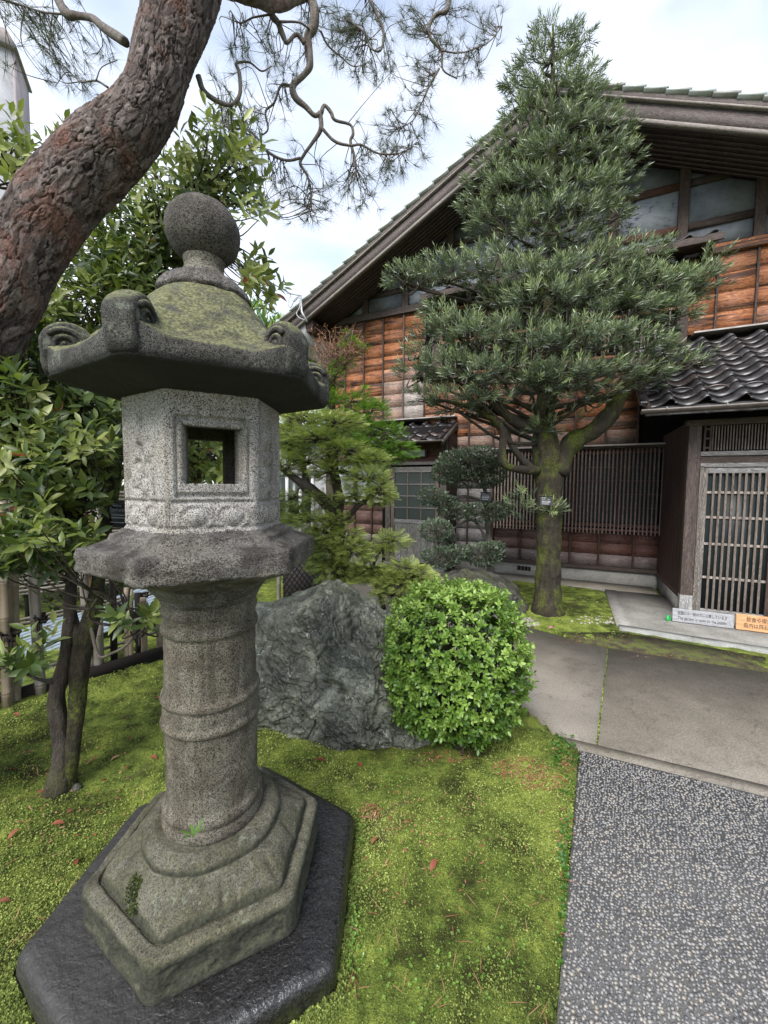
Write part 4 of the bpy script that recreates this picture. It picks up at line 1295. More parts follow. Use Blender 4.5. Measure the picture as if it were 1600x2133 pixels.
# hood over the upper window, tiled on top
hood = link('tiled_hood', MB().bar((-1.9, -.04, 5.60), (-1.9, -.62, 5.52), 4.72, .035, (0, 0, 1)).mesh('tiled_hood'), M['wood_dark'], house)
sub('hood_fascia', -4.27, .47, .60, .632, 5.44, 5.545, 'wood_dark', hood)
for s in (-4.15, -2.8, -1.4, -.2, .35):
    sub('hood_bracket', s - .035, s + .035, .0, .55, 5.40, 5.47, 'wood_dark_y', hood)
def sangawara(w, L_, h, thick=.016, n=11):
    """one wavy pan tile: local x across, local -y down the slope"""
    x = np.linspace(-w / 2 - .012, w / 2, n)
    u = (x + w / 2) / w
    prof = np.where(u < .70, -np.sin(np.clip(u / .70, 0, 1) * math.pi) * h * .62, np.sin((u - .70) / .30 * math.pi * .92) * h * .62)
    rows = []
    for y, dz in ((L_ * .5, -.012), (-L_ * .5, .018)):
        rows.append(np.stack([x, np.full(n, y), prof + dz], 1))
    bot = [r - np.array([0, 0, thick]) for r in rows]
    V = np.concatenate(rows + bot)
    Q = []
    for i in range(n - 1):
        Q += [(n + i, n + i + 1, i + 1, i), (2 * n + i, 2 * n + i + 1, 3 * n + i + 1, 3 * n + i), (3 * n + i, 3 * n + i + 1, n + i + 1, n + i), (i, i + 1, 2 * n + i + 1, 2 * n + i)]
    Q += [(0, 2 * n, 3 * n, n), (n - 1, 2 * n - 1, 4 * n - 1, 3 * n - 1)]
    me = mesh_np('roof_tile', V, [np.array(Q)], False)
    for p_ in me.polygons:
        p_.use_smooth = p_.index % 4 < 2 and p_.index < 4 * (n - 1)
    me.materials.append(M['tile'])
    return me
ht = sangawara(.31, .34, .050)
for r in range(2):
    for k in range(15):
        link('roof_tile', ht, None, hood, loc=(-4.10 + .31 * k, -.20 - .27 * r, 5.612 - .035 * r), rot=(math.radians(7.5) + random.uniform(-.01, .01), 0, random.uniform(-.01, .01)))

# gable: plaster panels between posts and rails, each cell a panel of its own
posts = [-5.79 + .975 * k for k in range(-1, 10)]
rails = [5.645, 6.02, 6.70, 7.40]
def clip_roof(poly, off):
    """cut a polygon (s, z) down to the part under both rakes"""
    for (m, sgn) in ((ML, -1), (MR, 1)):
        res = []
        def f(p):
            lim = APEX_Z - off - m * abs(p[0] - APEX_S) if (p[0] - APEX_S) * sgn >= 0 else APEX_Z - off + m * abs(p[0] - APEX_S)
            return lim - p[1]
        for a, b in zip(poly, poly[1:] + poly[:1]):
            fa, fb = f(a), f(b)
            if fa >= 0:
                res.append(a)
            if fa * fb < 0:
                t = fa / (fa - fb)
                res.append((a[0] + (b[0] - a[0]) * t, a[1] + (b[1] - a[1]) * t))
        poly = res
        if len(poly) < 3:
            return None
    return poly
for a, b in zip(posts[:-1], posts[1:]):
    for i, z0 in enumerate(rails):
        z1 = rails[i + 1] if i + 1 < len(rails) else 8.4
        poly = clip_roof([(a + .04, z0 + .04), (b - .04, z0 + .04), (b - .04, z1 - .04), (a + .04, z1 - .04)], ceil_ + .01)
        if not poly:
            continue
        c = np.mean(poly, 0)
        o = MB().prism([(p[0] - c[0], p[1] - c[1]) for p in poly], -.014, .02, 'y').build('plaster_panel', M['plaster'], house, loc=(c[0], 0, c[1]))
        pale = 1.0 if (i in (0, 1) and -1.2 < c[0] < .1) or (i == 0 and c[0] < -3.9 and c[0] > -4.8) else (.25 if i < 2 else 0.0)
        o['weather'] = pale
    for z in rails[1:]:
        poly = clip_roof([(a + .07, z - .055), (b - .07, z - .055), (b - .07, z + .055), (a + .07, z + .055)], ceil_ - .02)
        if poly:
            c = np.mean(poly, 0)
            MB().prism([(p[0] - c[0], p[1] - c[1]) for p in poly], -.05, .02, 'y').build('gable_rail', M['plank_red'] if -1.2 < c[0] < .1 and z < 7 else M['wood_dark'], house, loc=(c[0], 0, c[1]))
for s in posts:
    zt = rake(s) - ceil_ + .03
    if zt > 5.75:
        hb('gable_post', s - .07, s + .07, -.02, .075, 5.648, zt, 'wood_dark_v')
hb('gable_post', -1.0, -.93, -.02, .066, 5.66, 6.60, 'frame_orange')

# roof: two slopes with soffit boards, barge boards in three courses and stepped edge tiles
RF = .92
EL, ER = -7.45, 4.6
for nm, sgn, m, e in (('l', -1, ML, EL), ('r', 1, MR, ER)):
    a, b = (APEX_S, APEX_Z), (e, rake(e))
    for off0, off1, d0, d1, mat, name in ((.06, .155, RF, -7.5, 'tile', 'roof_slope'),):
        poly = [(a[0], a[1] - off0), (b[0], b[1] - off0), (b[0], b[1] - off1), (a[0], a[1] - off1)]
        MB().prism(poly, -d0, -d1, 'y').build(name, M[mat], house)
    def course(name, o0, o1, d0, d1, mat):
        L_ = math.hypot(b[0] - a[0], b[1] - a[1])
        poly = [(a[0], a[1] - o0), (b[0], b[1] - o0), (b[0], b[1] - o1), (a[0], a[1] - o1)]
        c = np.mean(poly, 0)
        th = math.atan2(b[1] - a[1], b[0] - a[0])
        ca, sa = math.cos(-th), math.sin(-th)
        lp = [((p[0] - c[0]) * ca - (p[1] - c[1]) * sa, (p[0] - c[0]) * sa + (p[1] - c[1]) * ca) for p in poly]
        MB().prism(lp, -d1, -d0, 'y').build(name, M[mat], house, loc=(c[0], 0, c[1]), rot=(0, -th, 0))
    course('verge_board', .070, .158, RF, RF + .035, 'barge')
    course('verge_moulding', .158, .188, RF - .03, RF + .065, 'barge_light')
    course('barge_board', .188, .425, RF - .045, RF + .012, 'barge')
    course('barge_moulding', .425, .485, RF - .05, RF + .03, 'barge_light')
    # soffit boards
    n_s = 9
    for k in range(n_s):
        d0 = .02 + k * (RF - .07) / n_s
        course('soffit_board', .395, .420, d0, d0 + (RF - .07) / n_s - .002, 'wood_dark')
    # edge tiles in steps along the rake
    L_ = math.hypot(b[0] - a[0], b[1] - a[1])
    nt = int(L_ / .30)
    th = math.atan2(b[1] - a[1], b[0] - a[0])
    mb_ = MB()
    mb_.box(-.165, .165, -RF - .075, -RF + .30, -.038, .0)
    me = mb_.mesh('edge_tile')
    me.materials.append(M['tile_edge'])
    for k in range(nt):
        t = (k + .5) / nt
        o_ = link('edge_tile', me, None, house, loc=(a[0] + (b[0] - a[0]) * t, 0, a[1] + (b[1] - a[1]) * t + .004))
        base = -th if sgn > 0 else -(th - math.pi)
        o_.rotation_euler = (0, base + (-.085 if sgn > 0 else .085), 0)
for s in (-6.75, -2.03):
    hb('purlin_end', s - .08, s + .08, -.02, RF - .07, rake(s) - .70, rake(s) - .46, 'wood_dark_y')
# boxed eave at the left end
MB().prism([(EL, rake(EL) - .06), (EL, rake(EL) - .52), (SL - .10, rake(EL) - .52), (SL - .10, rake(SL) - .44)], -RF + .05, 6.5, 'y').build('eave_box', M['soffit_grey'], house)
hb('eave_beam', SL - .10, SL + .02, .0, RF - .06, rake(SL) - .62, rake(SL) - .46, 'wood_dark_y')

# ------------------------------------------------------------------ porch (entrance bay standing forward of the wall)
PD = 1.70
MB().box(-.01, 4.2, -PD + .03, .0, .03, 2.60).build('porch_wall', M['dark_void'], house)
MB().box(-.03, .0, -PD + .06, 0.0, -.05, .30).build('porch_foundation', M['concrete'], house)
for k in range(9):
    d0 = .03 + k * (PD - .12) / 9
    hb('upright_board', -.045, -.012, d0 + .004, d0 + (PD - .12) / 9 - .003, .31, 2.66, 'plank_red_v', bev=.003)
hb('porch_sill', -.06, .0, .02, PD - .06, .272, .318, 'wood_dark_y')
hb('corner_post', -.060, .075, PD - .06, PD + .045, .035, 2.62, 'wood_dark_v', weather=.12)
hb('post_foot', -.063, .078, PD - .063, PD + .048, .03, .34, 'wood_grey_v', weather=.9)
door = link('entrance_door', MB().box(.10, 1.02, -PD + .002, -PD + .012, .05, 2.02).mesh('entrance_door'), M['glass'], house)
hb('door_jamb', .078, .118, PD - .02, PD + .05, .03, 2.07, 'wood_grey_v', weather=.1)
sub('door_stile', .118, .168, PD + .0, PD + .036, .03, 2.04, 'wood_grey_v', door, weather=.15)
sub('door_stile', .815, .865, PD + .0, PD + .036, .03, 2.04, 'wood_dark_v', door)
sub('top_rail', .168, .815, PD + .0, PD + .036, 1.968, 2.04, 'wood_grey', door, weather=.1)
sub('bottom_rail', .168, .815, PD + .0, PD + .036, .03, .178, 'wood_grey', door, weather=.35)
for k in range(9):
    s = .168 + (k + 1) * (.647 / 10)
    sub('door_bar', s - .0125, s + .0125, PD + .016, PD + .036, .178, 1.968, 'bar_wood', door, .002)
for z in (.60, 1.045, 1.395, 1.72):
    sub('door_crossbar', .168, .815, PD + .004, PD + .016, z - .016, z + .016, 'bar_wood', door, .002, weather=.8)
door2 = link('entrance_door', MB().box(.88, 1.80, -PD + .03, -PD + .04, .05, 2.02).mesh('entrance_door'), M['glass'], house)
sub('door_stile', .87, .92, PD - .04, PD - .004, .03, 2.04, 'wood_dark_v', door2)
for k in range(10):
    s = .92 + (k + 1) * .065
    sub('door_bar', s - .0125, s + .0125, PD - .03, PD - .008, .178, 1.968, 'bar_wood', door2, .002)
sub('bottom_rail', .92, 1.75, PD - .04, PD - .004, .03, .178, 'wood_grey', door2, weather=.3)
sub('top_rail', .92, 1.75, PD - .04, PD - .004, 1.968, 2.04, 'wood_grey', door2)
hb('lintel', .078, 2.2, PD - .05, PD + .05, 2.045, 2.10, 'wood_grey')
hb('lintel', .078, 2.2, PD - .04, PD + .02, 2.103, 2.19, 'wood_dark')
hb('transom_rail', .078, 2.2, PD - .05, PD + .042, 2.193, 2.25, 'wood_grey')
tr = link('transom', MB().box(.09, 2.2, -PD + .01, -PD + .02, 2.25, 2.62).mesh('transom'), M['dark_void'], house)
for k in range(52):
    s = .20 + k * .030
    sub('transom_bar', s - .006, s + .006, PD + .0, PD + .016, 2.265, 2.58, 'bar_wood', tr, 0)
for s in (.115, .175):
    sub('transom_stile', s - .012, s + .012, PD + .0, PD + .022, 2.25, 2.6, 'wood_dark_v', tr)
for z in (2.30, 2.42, 2.54):
    sub('transom_tie', .115, .175, PD + .0, PD + .018, z - .012, z + .012, 'wood_dark', tr, 0)
hb('eave_beam', -.10, 4.0, PD - .06, PD + .07, 2.585, 2.66, 'wood_dark')

# porch roof: every pan tile is a tile of its own
PR = link('porch_roof', None, None, house)
za, da, zb_, db_ = 4.205, .06, 2.845, 2.12
slope = math.atan2(za - zb_, db_ - da)
SLN = math.hypot(za - zb_, db_ - da)
MB().prism([(-.60, -(db_ - .03)), (4.2, -(db_ - .03)), (4.2, -da), (-.60, -da)], 0, 1)  # (outline only)
mb = MB()
mb.bar((1.8, -da, za - .075), (1.8, -(db_ - .04), zb_ - .075), 4.80, .05, (0, 0, 1))
mb.build('roof_deck', M['wood_dark'], PR)
mb = MB()
mb.bar((-.585, -da + .02, za - .10), (-.585, -(db_ + .01), zb_ - .10), .045, .15, (0, 0, 1))
mb.build('verge_board', M['wood_dark_y'], PR)
sub('eave_fascia', -.61, 4.2, db_ - .02, db_ + .012, zb_ - .155, zb_ - .045, 'tile', PR)
for k in range(11):
    s = -.35 + .40 * k
    mb = MB()
    mb.bar((s, -.1, za - .13), (s, -(db_ - .05), zb_ - .135), .05, .06, (0, 0, 1))
    mb.build('rafter', M['wood_dark_y'], PR)
TW, NR = .363, 12
pt_ = sangawara(TW, SLN / NR + .055, .085, .016, 13)
ring = MB()
ring.tube([(-.03 + .115 * math.cos(a), .02 , .05 * math.sin(a) + .0) for a in np.linspace(math.pi * .02, math.pi * .98, 10)], .012, 6)
rm = ring.mesh('snow_ring', True)
rm.materials.append(M['tile'])
for c_ in range(12):
    s = -.49 + TW * c_
    for r in range(NR):
        t = (r + .5) / NR
        o_ = link('roof_tile', pt_, None, PR, loc=(s, -(da + (db_ + .03 - da) * t), za - (za - zb_ + .02) * t + .012),
                  rot=(slope + random.uniform(-.008, .008), random.uniform(-.012, .012), random.uniform(-.006, .006)))
        if r in (NR - 2, NR - 7) and c_ < 8 and (r + c_) % 1 == 0:
            link('snow_ring', rm, None, PR, loc=(s - .04, -(da + (db_ + .03 - da) * t) - .02, za - (za - zb_ + .02) * t + .005), rot=(slope, 0, 0))
# verge tiles at the left edge and a pale tube added as a lit tile edge
for r in range(NR):
    t = (r + .5) / NR
    link('verge_tile', box_mesh(.09, SLN / NR + .05, .06, .012, M['tile']), None, PR, loc=(-.64, -(da + (db_ + .03 - da) * t), za - (za - zb_ + .02) * t + .03), rot=(slope + .05, 0, 0))
mb = MB()
mb.tube(smooth_path([(-.52, -.42, 3.985), (-.42, -.36, 4.045), (-.28, -.33, 4.06), (-.16, -.35, 4.04)], 4), [.03] + [.06] * 11 + [.035], 8)
mb.build('lit_tile_edge', M['soffit_grey'], PR, True)
# gutter with its hangers
def gutter(name, s0, s1, d, z, r, parent):
    mb = MB()
    a = np.linspace(math.pi, 2 * math.pi, 9)
    V = [(s, -d + r * math.cos(q), z + r * math.sin(q)) for s in (s0, s1) for q in a] + [(s, -d + (r - .006) * math.cos(q), z + (r - .006) * math.sin(q)) for s in (s0, s1) for q in a]
    Q = []
    for i in range(8):
        Q += [(i, i + 1, 9 + i + 1, 9 + i), (18 + i, 27 + i, 27 + i + 1, 18 + i + 1)]
    Q += [(0, 9, 27, 18), (8, 26, 35, 17)]
    mb.add(V, Q)
    mb.add([(s0, -d + r * math.cos(q), z + r * math.sin(q)) for q in a], [(0, i + 1, i) for i in range(1, 8)])
    return mb.build(name, M['gutter'], parent, True)
gt = gutter('gutter', -.68, 4.2, 2.27, 2.745, .055, house)
for s in (-.42, .16, .74, 1.3):
    mb = MB()
    mb.tube([(s, -2.21, 2.77), (s, -2.27, 2.765), (s, -2.33, 2.755), (s, -2.33, 2.72)], .006, 5)
    mb.build('gutter_hanger', M['galv'], gt)

# ------------------------------------------------------------------ lean-to at the left (back entrance)
SD = .70
MB().box(-5.02, -3.64, -SD + .02, .0, .02, 2.95).build('shed_wall', M['dark_void'], house)
hb('shed_post', -4.93, -4.82, SD - .05, SD + .03, .02, 2.62, 'wood_grey_v')
hb('shed_post', -3.76, -3.63, SD - .05, SD + .03, .02, 2.68, 'wood_dark_v', weather=.3)
for k in range(4):
    d0 = .02 + k * (SD - .08) / 4
    hb('upright_board', -3.64, -3.612, d0 + .004, d0 + (SD - .08) / 4 - .003, .06, 2.85, 'plank_red_v', bev=.003)
sd = link('back_door', MB().box(-4.80, -3.78, -SD + .006, -SD + .014, .05, 2.14).mesh('back_door'), M['wood_dark'], house)
sub('door_stile', -4.80, -4.725, SD, SD + .034, .20, 2.16, 'bar_wood', sd)
sub('door_stile', -3.855, -3.78, SD, SD + .034, .20, 2.16, 'bar_wood', sd)
sub('top_rail', -4.725, -3.855, SD, SD + .034, 2.05, 2.16, 'wood_grey', sd)
sub('lock_rail', -4.725, -3.855, SD, SD + .036, 1.02, 1.10, 'wood_grey', sd, weather=.5)
for i in range(3):
    for j in range(4):
        s0, z0 = -4.725 + i * .29, 1.10 + j * .2375
        sub('pane', s0 + .012, s0 + .278, SD + .008, SD + .014, z0 + .012, z0 + .226, 'glass_dull', sd, 0)
for i in (1, 2):
    sub('glazing_bar', -4.725 + i * .29 - .012, -4.725 + i * .29 + .012, SD + .01, SD + .030, 1.10, 2.05, 'bar_wood', sd, .002)
for j in (1, 2, 3):
    sub('glazing_bar', -4.725, -3.855, SD + .01, SD + .028, 1.10 + j * .2375 - .011, 1.10 + j * .2375 + .011, 'wood_grey', sd, .002)
for i in range(6):
    s0 = -4.725 + i * .145
    sub('door_board', s0 + .002, s0 + .143, SD + .004, SD + .022 + .003 * (i % 2), .22, 1.02, 'wood_grey_v', sd, .003, weather=.45)
hb('threshold', -4.95, -3.62, SD - .05, SD + .10, .0, .19, 'concrete', bev=.01)
hb('lintel', -4.86, -3.70, SD - .02, SD + .06, 2.20, 2.26, 'wood_grey')
hb('shed_panel', -4.82, -3.76, SD - .02, SD + .006, 2.26, 2.66, 'plank_red', bev=0)
lp = hb('lamp', -4.50, -4.06, SD + .01, SD + .10, 2.36, 2.49, 'white_box', bev=.015)
hb('lamp_end', -4.06, -4.02, SD + .01, SD + .09, 2.345, 2.505, 'wood_dark', bev=.006)
# its tiled roof
SRf = link('shed_roof', None, None, house)
za2, da2, zb2, db2 = 3.13, .04, 2.66, 1.06
slope2 = math.atan2(za2 - zb2, db2 - da2)
L2 = math.hypot(za2 - zb2, db2 - da2)
mb = MB()
mb.bar((-4.7, -da2, za2 - .06), (-4.7, -db2 + .03, zb2 - .06), 2.14, .04, (0, 0, 1))
mb.build('roof_deck', M['wood_dark'], SRf)
mb = MB()
mb.bar((-3.63, -da2, za2 - .085), (-3.63, -db2, zb2 - .085), .04, .13, (0, 0, 1))
mb.build('verge_board', M['barge'], SRf)
st_ = sangawara(.30, L2 / 4 + .05, .075, .015, 11)
knob = bpy.data.meshes.new('eave_knob')
bm = bmesh.new()
bmesh.ops.create_uvsphere(bm, u_segments=8, v_segments=5, radius=.042)
bm.to_mesh(knob)
bm.free()
knob.materials.append(M['tile'])
for c_ in range(7):
    for r in range(4):
        t = (r + .5) / 4
        link('roof_tile', st_, None, SRf, loc=(-5.58 + .30 * c_, -(da2 + (db2 + .02 - da2) * t), za2 - (za2 - zb2 + .01) * t + .012), rot=(slope2 + random.uniform(-.01, .01), random.uniform(-.01, .01), 0))
    link('eave_knob', knob, None, SRf, loc=(-5.58 + .30 * c_ + .11, -db2 - .03, zb2 + .01))
gutter('gutter', -5.75, -3.60, db2 + .07, zb2 - .035, .04, SRf)
# low wall with a window to the left of the back door
for s0, s1 in ((-6.70, -6.34), (-6.34, -5.85), (-5.85, -5.42), (-5.42, -4.99)):
    for z0, z1 in ((.50, .70), (.70, .92), (.92, 1.22), (1.22, 1.40)):
        plank(s0 + .012, s1 - .012, z0, z1, 'plank_red', .36, .75 if z0 < .6 else .1)
    batten(s1, .48, 1.41, 'plank_red_v', .36)
MB().box(-6.72, -4.98, -.36, 0, .02, 2.75).build('shed_wall', M['dark_void'], house)
hb('foundation_strip', -6.72, -4.98, .33, .40, .0, .47, 'concrete')
hb('window_sill', -6.72, -4.99, .36, .47, 1.41, 1.47, 'flashing')
for s0, s1 in ((-6.6, -5.85), (-5.82, -5.06)):
    wn = hb('window', s0, s1, .355, .385, 1.49, 2.30, 'wood_dark')
    boxo('pane', -(s1 - s0) / 2 + .05, (s1 - s0) / 2 - .05, -.022, -.016, -.36, .36, M['shoji'], wn, 0)
hb('weather_board', -5.06, -4.985, .36, .42, 1.2, 2.3, 'wood_grey_v', weather=.3)
for a_, b_ in board_rows(2.32, 3.20, .29):
    plank(-6.70, -5.70, a_, b_, 'plank_red', .36, .2)

# apron slab before the entrance
AP = [(-.83, 2.56), (-.83, .60), (-.03, .56), (-.03, PD - .02), (4.2, PD - .02), (4.2, 2.66), (.60, 2.66)]
MB().prism([tuple(hw(s, d, 0)[:2]) for s, d in AP], -.08, .045).build('entrance_apron', M['concrete'], None, label='pale concrete apron in front of the entrance door', category='paving', kind='structure')
for i, (s0, s1) in enumerate(((-.84, -.13), (-.127, .62), (.623, 1.55), (1.553, 4.2))):
    def dd(s): return 2.53 + (s + .83) * .07
    MB().prism([tuple(hw(s, d, 0)[:2]) for s, d in ((s0, dd(s0)), (s1, dd(s1)), (s1, dd(s1) + .14), (s0, dd(s0) + .14))], -.08, .052 - .002 * i).build(
        'kerb_stone', M['concrete_curb'], None, label=['kerb stone at the left corner of the entrance apron', 'pale kerb stone below the grey welcome board', 'pale kerb stone below the orange notice board', 'kerb stone beyond the orange notice board'][i], category='kerb', group='kerb stones of the entrance apron', kind='structure')
MB().prism([tuple(hw(s, d, 0)[:2]) for s, d in ((-.86, .62), (-.70, .62), (-.70, 2.50), (-.86, 2.52))], -.08, .056).build('kerb_stone', M['concrete'], None, label='worn kerb stone along the left side of the apron', category='kerb', group='kerb stones of the entrance apron', kind='structure')

# ------------------------------------------------------------------ signs
def text_mesh(body, size, mat, parent, loc, rot, align='LEFT', sx=1.0, depth=.0012, name='lettering'):
    cu = bpy.data.curves.new(name, 'FONT')
    cu.body = body
    cu.size = size
    cu.extrude = depth
    cu.align_x = align
    ob = bpy.data.objects.new(name, cu)
    COL.objects.link(ob)
    dg = bpy.context.evaluated_depsgraph_get()
    me = bpy.data.meshes.new_from_object(ob.evaluated_get(dg))
    bpy.data.objects.remove(ob)
    bpy.data.curves.remove(cu)
    me.materials.clear()
    o = link(name, me, mat, parent, loc=loc, rot=rot)
    o.scale = (sx, 1, 1)
    return o
def fit_text(body, size, width, *a, **k):
    o = text_mesh(body, size, *a, **k)
    w = max(v.co.x for v in o.data.vertices) - min(v.co.x for v in o.data.vertices)
    o.scale = (width / w, 1, 1)
    return o
sg = thing('sign_board', 'whitewashed grey wooden board with black handwriting about the garden, leaning by the door', 'sign', hw(.115, 2.06, .052), -HA - .02, 'notice boards leaning at the entrance')
sg.rotation_euler = (math.radians(-7), 0, -HA - .015)
boxo('board', -.31, .31, -.012, .012, 0, .168, M['sign_grey'], sg, .003)
fit_text('庭園のみ一般の方に公開しています', .05, .50, M['ink'], sg, (-.255, -.0125, .098), (math.pi / 2, 0, 0))
fit_text('The garden is open to the public.', .05, .50, M['ink'], sg, (-.255, -.0125, .036), (math.pi / 2, 0, 0))
so = thing('sign_board', 'orange pine board with brown handwriting, right of the grey board', 'sign', hw(.875, 2.07, .052), -HA - .03, 'notice boards leaning at the entrance')
so.rotation_euler = (math.radians(-7), 0, -HA - .02)
boxo('board', -.43, .43, -.015, .015, 0, .190, M['sign_orange'], so, .004)
fit_text('飲食や喫煙はご遠慮ください', .062, .62, M['ink'], so, (-.335, -.0155, .112), (math.pi / 2, 0, 0))
fit_text('庭内は飛石の上をお歩きください', .060, .70, M['ink'], so, (-.36, -.0155, .040), (math.pi / 2, 0, 0))
_g = hw(-.235, 2.05, .045)
mb = MB()
mb.tube(smooth_path([(-.02, 0, .0), (-.015, 0, .04), (0, .01, .06), (.03, .01, .045), (.035, 0, .0)], 3), .016, 6)
tag(mb.build('plastic_scrap', M['green_plastic'], loc=_g, rot=(0, 0, .4)), 'bright green plastic scrap tucked behind the grey board', 'scrap')
# ------------------------------------------------------------------ rocks
def rock(name, label, centre, planes, mat, size=(240, 170), amp=(.05, .03), seed=1, power=9, squash=1.0):
    nth, nph = size
    th = np.linspace(0, 2 * math.pi, nth, endpoint=False)
    ph = np.linspace(-.5 * math.pi + .02, .5 * math.pi - .01, nph)
    PH, TH = np.meshgrid(ph, th, indexing='ij')
    d = np.stack([np.cos(PH) * np.cos(TH), np.cos(PH) * np.sin(TH), np.sin(PH)], -1).reshape(-1, 3)
    s = 0
    for (n, h) in planes:
        n = unit(np.array(n, float))
        s = s + np.clip(d @ n / h, 0, None) ** power
    r = s ** (-1 / power)
    V = d * r[:, None]
    w = V + .12 * np.stack([fbm(V * 2.1, 3, seed + k) for k in (1, 2, 3)], 1)
    dis = amp[0] * fbm(w * 2.6, 5, seed + 10, .48, True) + amp[1] * fbm(w * np.array([4, 4, 9.]), 4, seed + 20, .6)
    strata = (w @ unit(np.array([.35, -.3, .9]))) * 9
    dis += amp[1] * .45 * np.abs((strata % 1) - .5) * np.clip(fbm(w * 3, 2, seed + 30) + .5, 0, 1)
    cr = np.abs(fbm(w * np.array([3.2, 3.2, 1.7]) + 9, 3, seed + 40))
    dis -= amp[0] * .35 * np.exp(-(cr / .025) ** 2)
    ax_ = np.stack([unit(np.array([.80, -.10, -.58])), unit(np.array([.1, .98, -.05])), unit(np.array([.58, .12, .80]))])
    w2 = (w @ ax_.T) * np.array([1.5, 5.0, 7.0])
    dis += amp[0] * .42 * fbm(w2 + 4, 5, seed + 60, .55, True)
    q_ = fbm(w * np.array([2.3, 2.3, 3.4]) + 3, 3, seed + 50) * 6
    blk = np.floor(q_) + np.clip((q_ - np.floor(q_) - .8) / .2, 0, 1)
    dis += amp[1] * .62 * blk
    V = V + d * dis[:, None]
    n = nth
    i, j = np.meshgrid(np.arange(nph - 1), np.arange(nth), indexing='ij')
    j2 = (j + 1) % nth
    Q = np.stack([i * n + j, i * n + j2, (i + 1) * n + j2, (i + 1) * n + j], -1).reshape(-1, 4)
    V = np.concatenate([V, [V[-nth:].mean(0)]])
    k = np.arange(nth)
    T = np.stack([np.full(nth, nph * nth), (nph - 1) * nth + k, (nph - 1) * nth + (k + 1) % nth], 1)
    return tag(link(name, mesh_np(name, V, [Q, T], True), mat, loc=centre), label, 'rock')
rock('boulder', 'large grey green boulder with pale veins, sloping to the right behind the lantern', (-.33, 3.02, .26),
     [((.54, -.26, .80), .385), ((-.30, -.92, .22), .44), ((.14, -.99, -.05), .58), ((-.93, -.25, .25), .74), ((.95, -.12, .26), .66), ((.08, .95, .28), .56), ((-.34, -.06, .94), .62), ((-.62, -.62, .48), .56), ((.55, -.80, .2), .70), ((.28, -.76, .58), .50), ((0, 0, -1), .5)],
     M['rock_green'], (520, 380), (.060, .034), 5, 24)
rock('boulder', 'low dark mossy boulder lying beside the foot of the clipped conifer', (1.36, 5.62, .05),
     [((.55, -.2, .8), .44), ((-.45, -.3, .85), .44), ((0, -.9, .35), .42), ((.95, -.1, .2), .74), ((-.95, -.1, .2), .76), ((0, .95, .3), .5), ((.1, 0, 1), .42), ((0, 0, -1), .4)],
     M['rock_dark'], (160, 100), (.05, .03), 35)

# ------------------------------------------------------------------ foliage helpers
def leaf_variants(name, tv, tf, mat, n=6):
    res = []
    for k in range(n):
        me = mesh_np(name, np.array(tv, float), [np.array(tf)], True, {'tone': np.full(len(tv), (k + .5) / n)})
        me.materials.append(mat)
        res.append(me)
    return res
def foliage(parent, name, mat, tv, tf, pos, R, scl, tone, n_obj=0, smooth=False, vt=None):
    """leaves of one plant: those nearest to the garden path become objects, the others one mesh"""
    scl = np.asarray(scl, float)
    if scl.ndim == 1:
        scl = np.repeat(scl[:, None], 3, 1)
    rest = np.arange(len(pos))
    if n_obj:
        size = scl[:, 1] / np.maximum(.6, np.linalg.norm(pos - CAM_P, axis=1)) + rng.random(len(pos)) * .004
        order = np.argsort(-size)
        var = leaf_variants('leaf', tv, tf, mat)
        for k in order[:n_obj]:
            o = bpy.data.objects.new('leaf', var[min(5, int(np.clip(tone[k], 0, .999) * 6))])
            COL.objects.link(o)
            o.parent = parent
            m = np.eye(4)
            m[:3, :3] = R[k] * scl[k][None, :]
            m[:3, 3] = pos[k] - np.array(parent.location)
            o.matrix_basis = Matrix(m.tolist())
        rest = order[n_obj:]
    V, Fc = scatter(tv, tf, pos[rest], R[rest], scl[rest])
    V -= np.array(parent.location)
    tn = np.repeat(np.asarray(tone)[rest], len(tv))
    if vt is not None:
        tn = tn + np.tile(vt, len(rest))
    return link(name, mesh_np(name, V, [Fc], smooth, {'tone': np.clip(tn, 0, 1)}), mat, parent, kind='stuff')
def bark_tone(mb, seed=3, f=9.0):
    V, F = mb.arrays()
    return np.clip(.45 + .6 * fbm(V * np.array([f, f, f * .35]), 3, seed), 0, 1)
def limb(parent, name, rows, mat, seg=10, k=5, rough=.0, seed=1):
    """rows (x, y, z, r) in world space -> tapering tube under parent, with uneven thickness"""
    big = seg >= 14
    p = smooth_path(rows, k * 4 if big else k)
    seg = seg * 3 if big else seg
    r = p[:, 3] * (1 + (.35 if big else 1) * rough * vnoise(p[:, :3] * 7 + seed, seed))
    mb = MB().tube(p[:, :3] - np.array(parent.location), np.maximum(r, .0008), seg)
    V, F = mb.arrays()
    n_ = len(p) * seg
    cen = np.concatenate([np.repeat(p[:, :3] - np.array(parent.location), seg, 0), p[:1, :3] - np.array(parent.location), p[-1:, :3] - np.array(parent.location)])
    out = unit(V - cen)
    rr = np.linalg.norm(V - cen, axis=1)
    f_ = np.array([26, 26, 6.]) if big else np.array([22, 22, 12.])
    rid = fbm(V * f_, 4, seed + 5, .6, True)
    lum = fbm(V * 6, 3, seed + 6)
    V = V + out * (rr * (rough * .55 * rid + rough * .7 * lum))[:, None]
    return link(name, mesh_np(name, V, F, True, {'tone': np.clip(.42 + .45 * rid + .25 * lum, 0, 1)}), mat, parent)
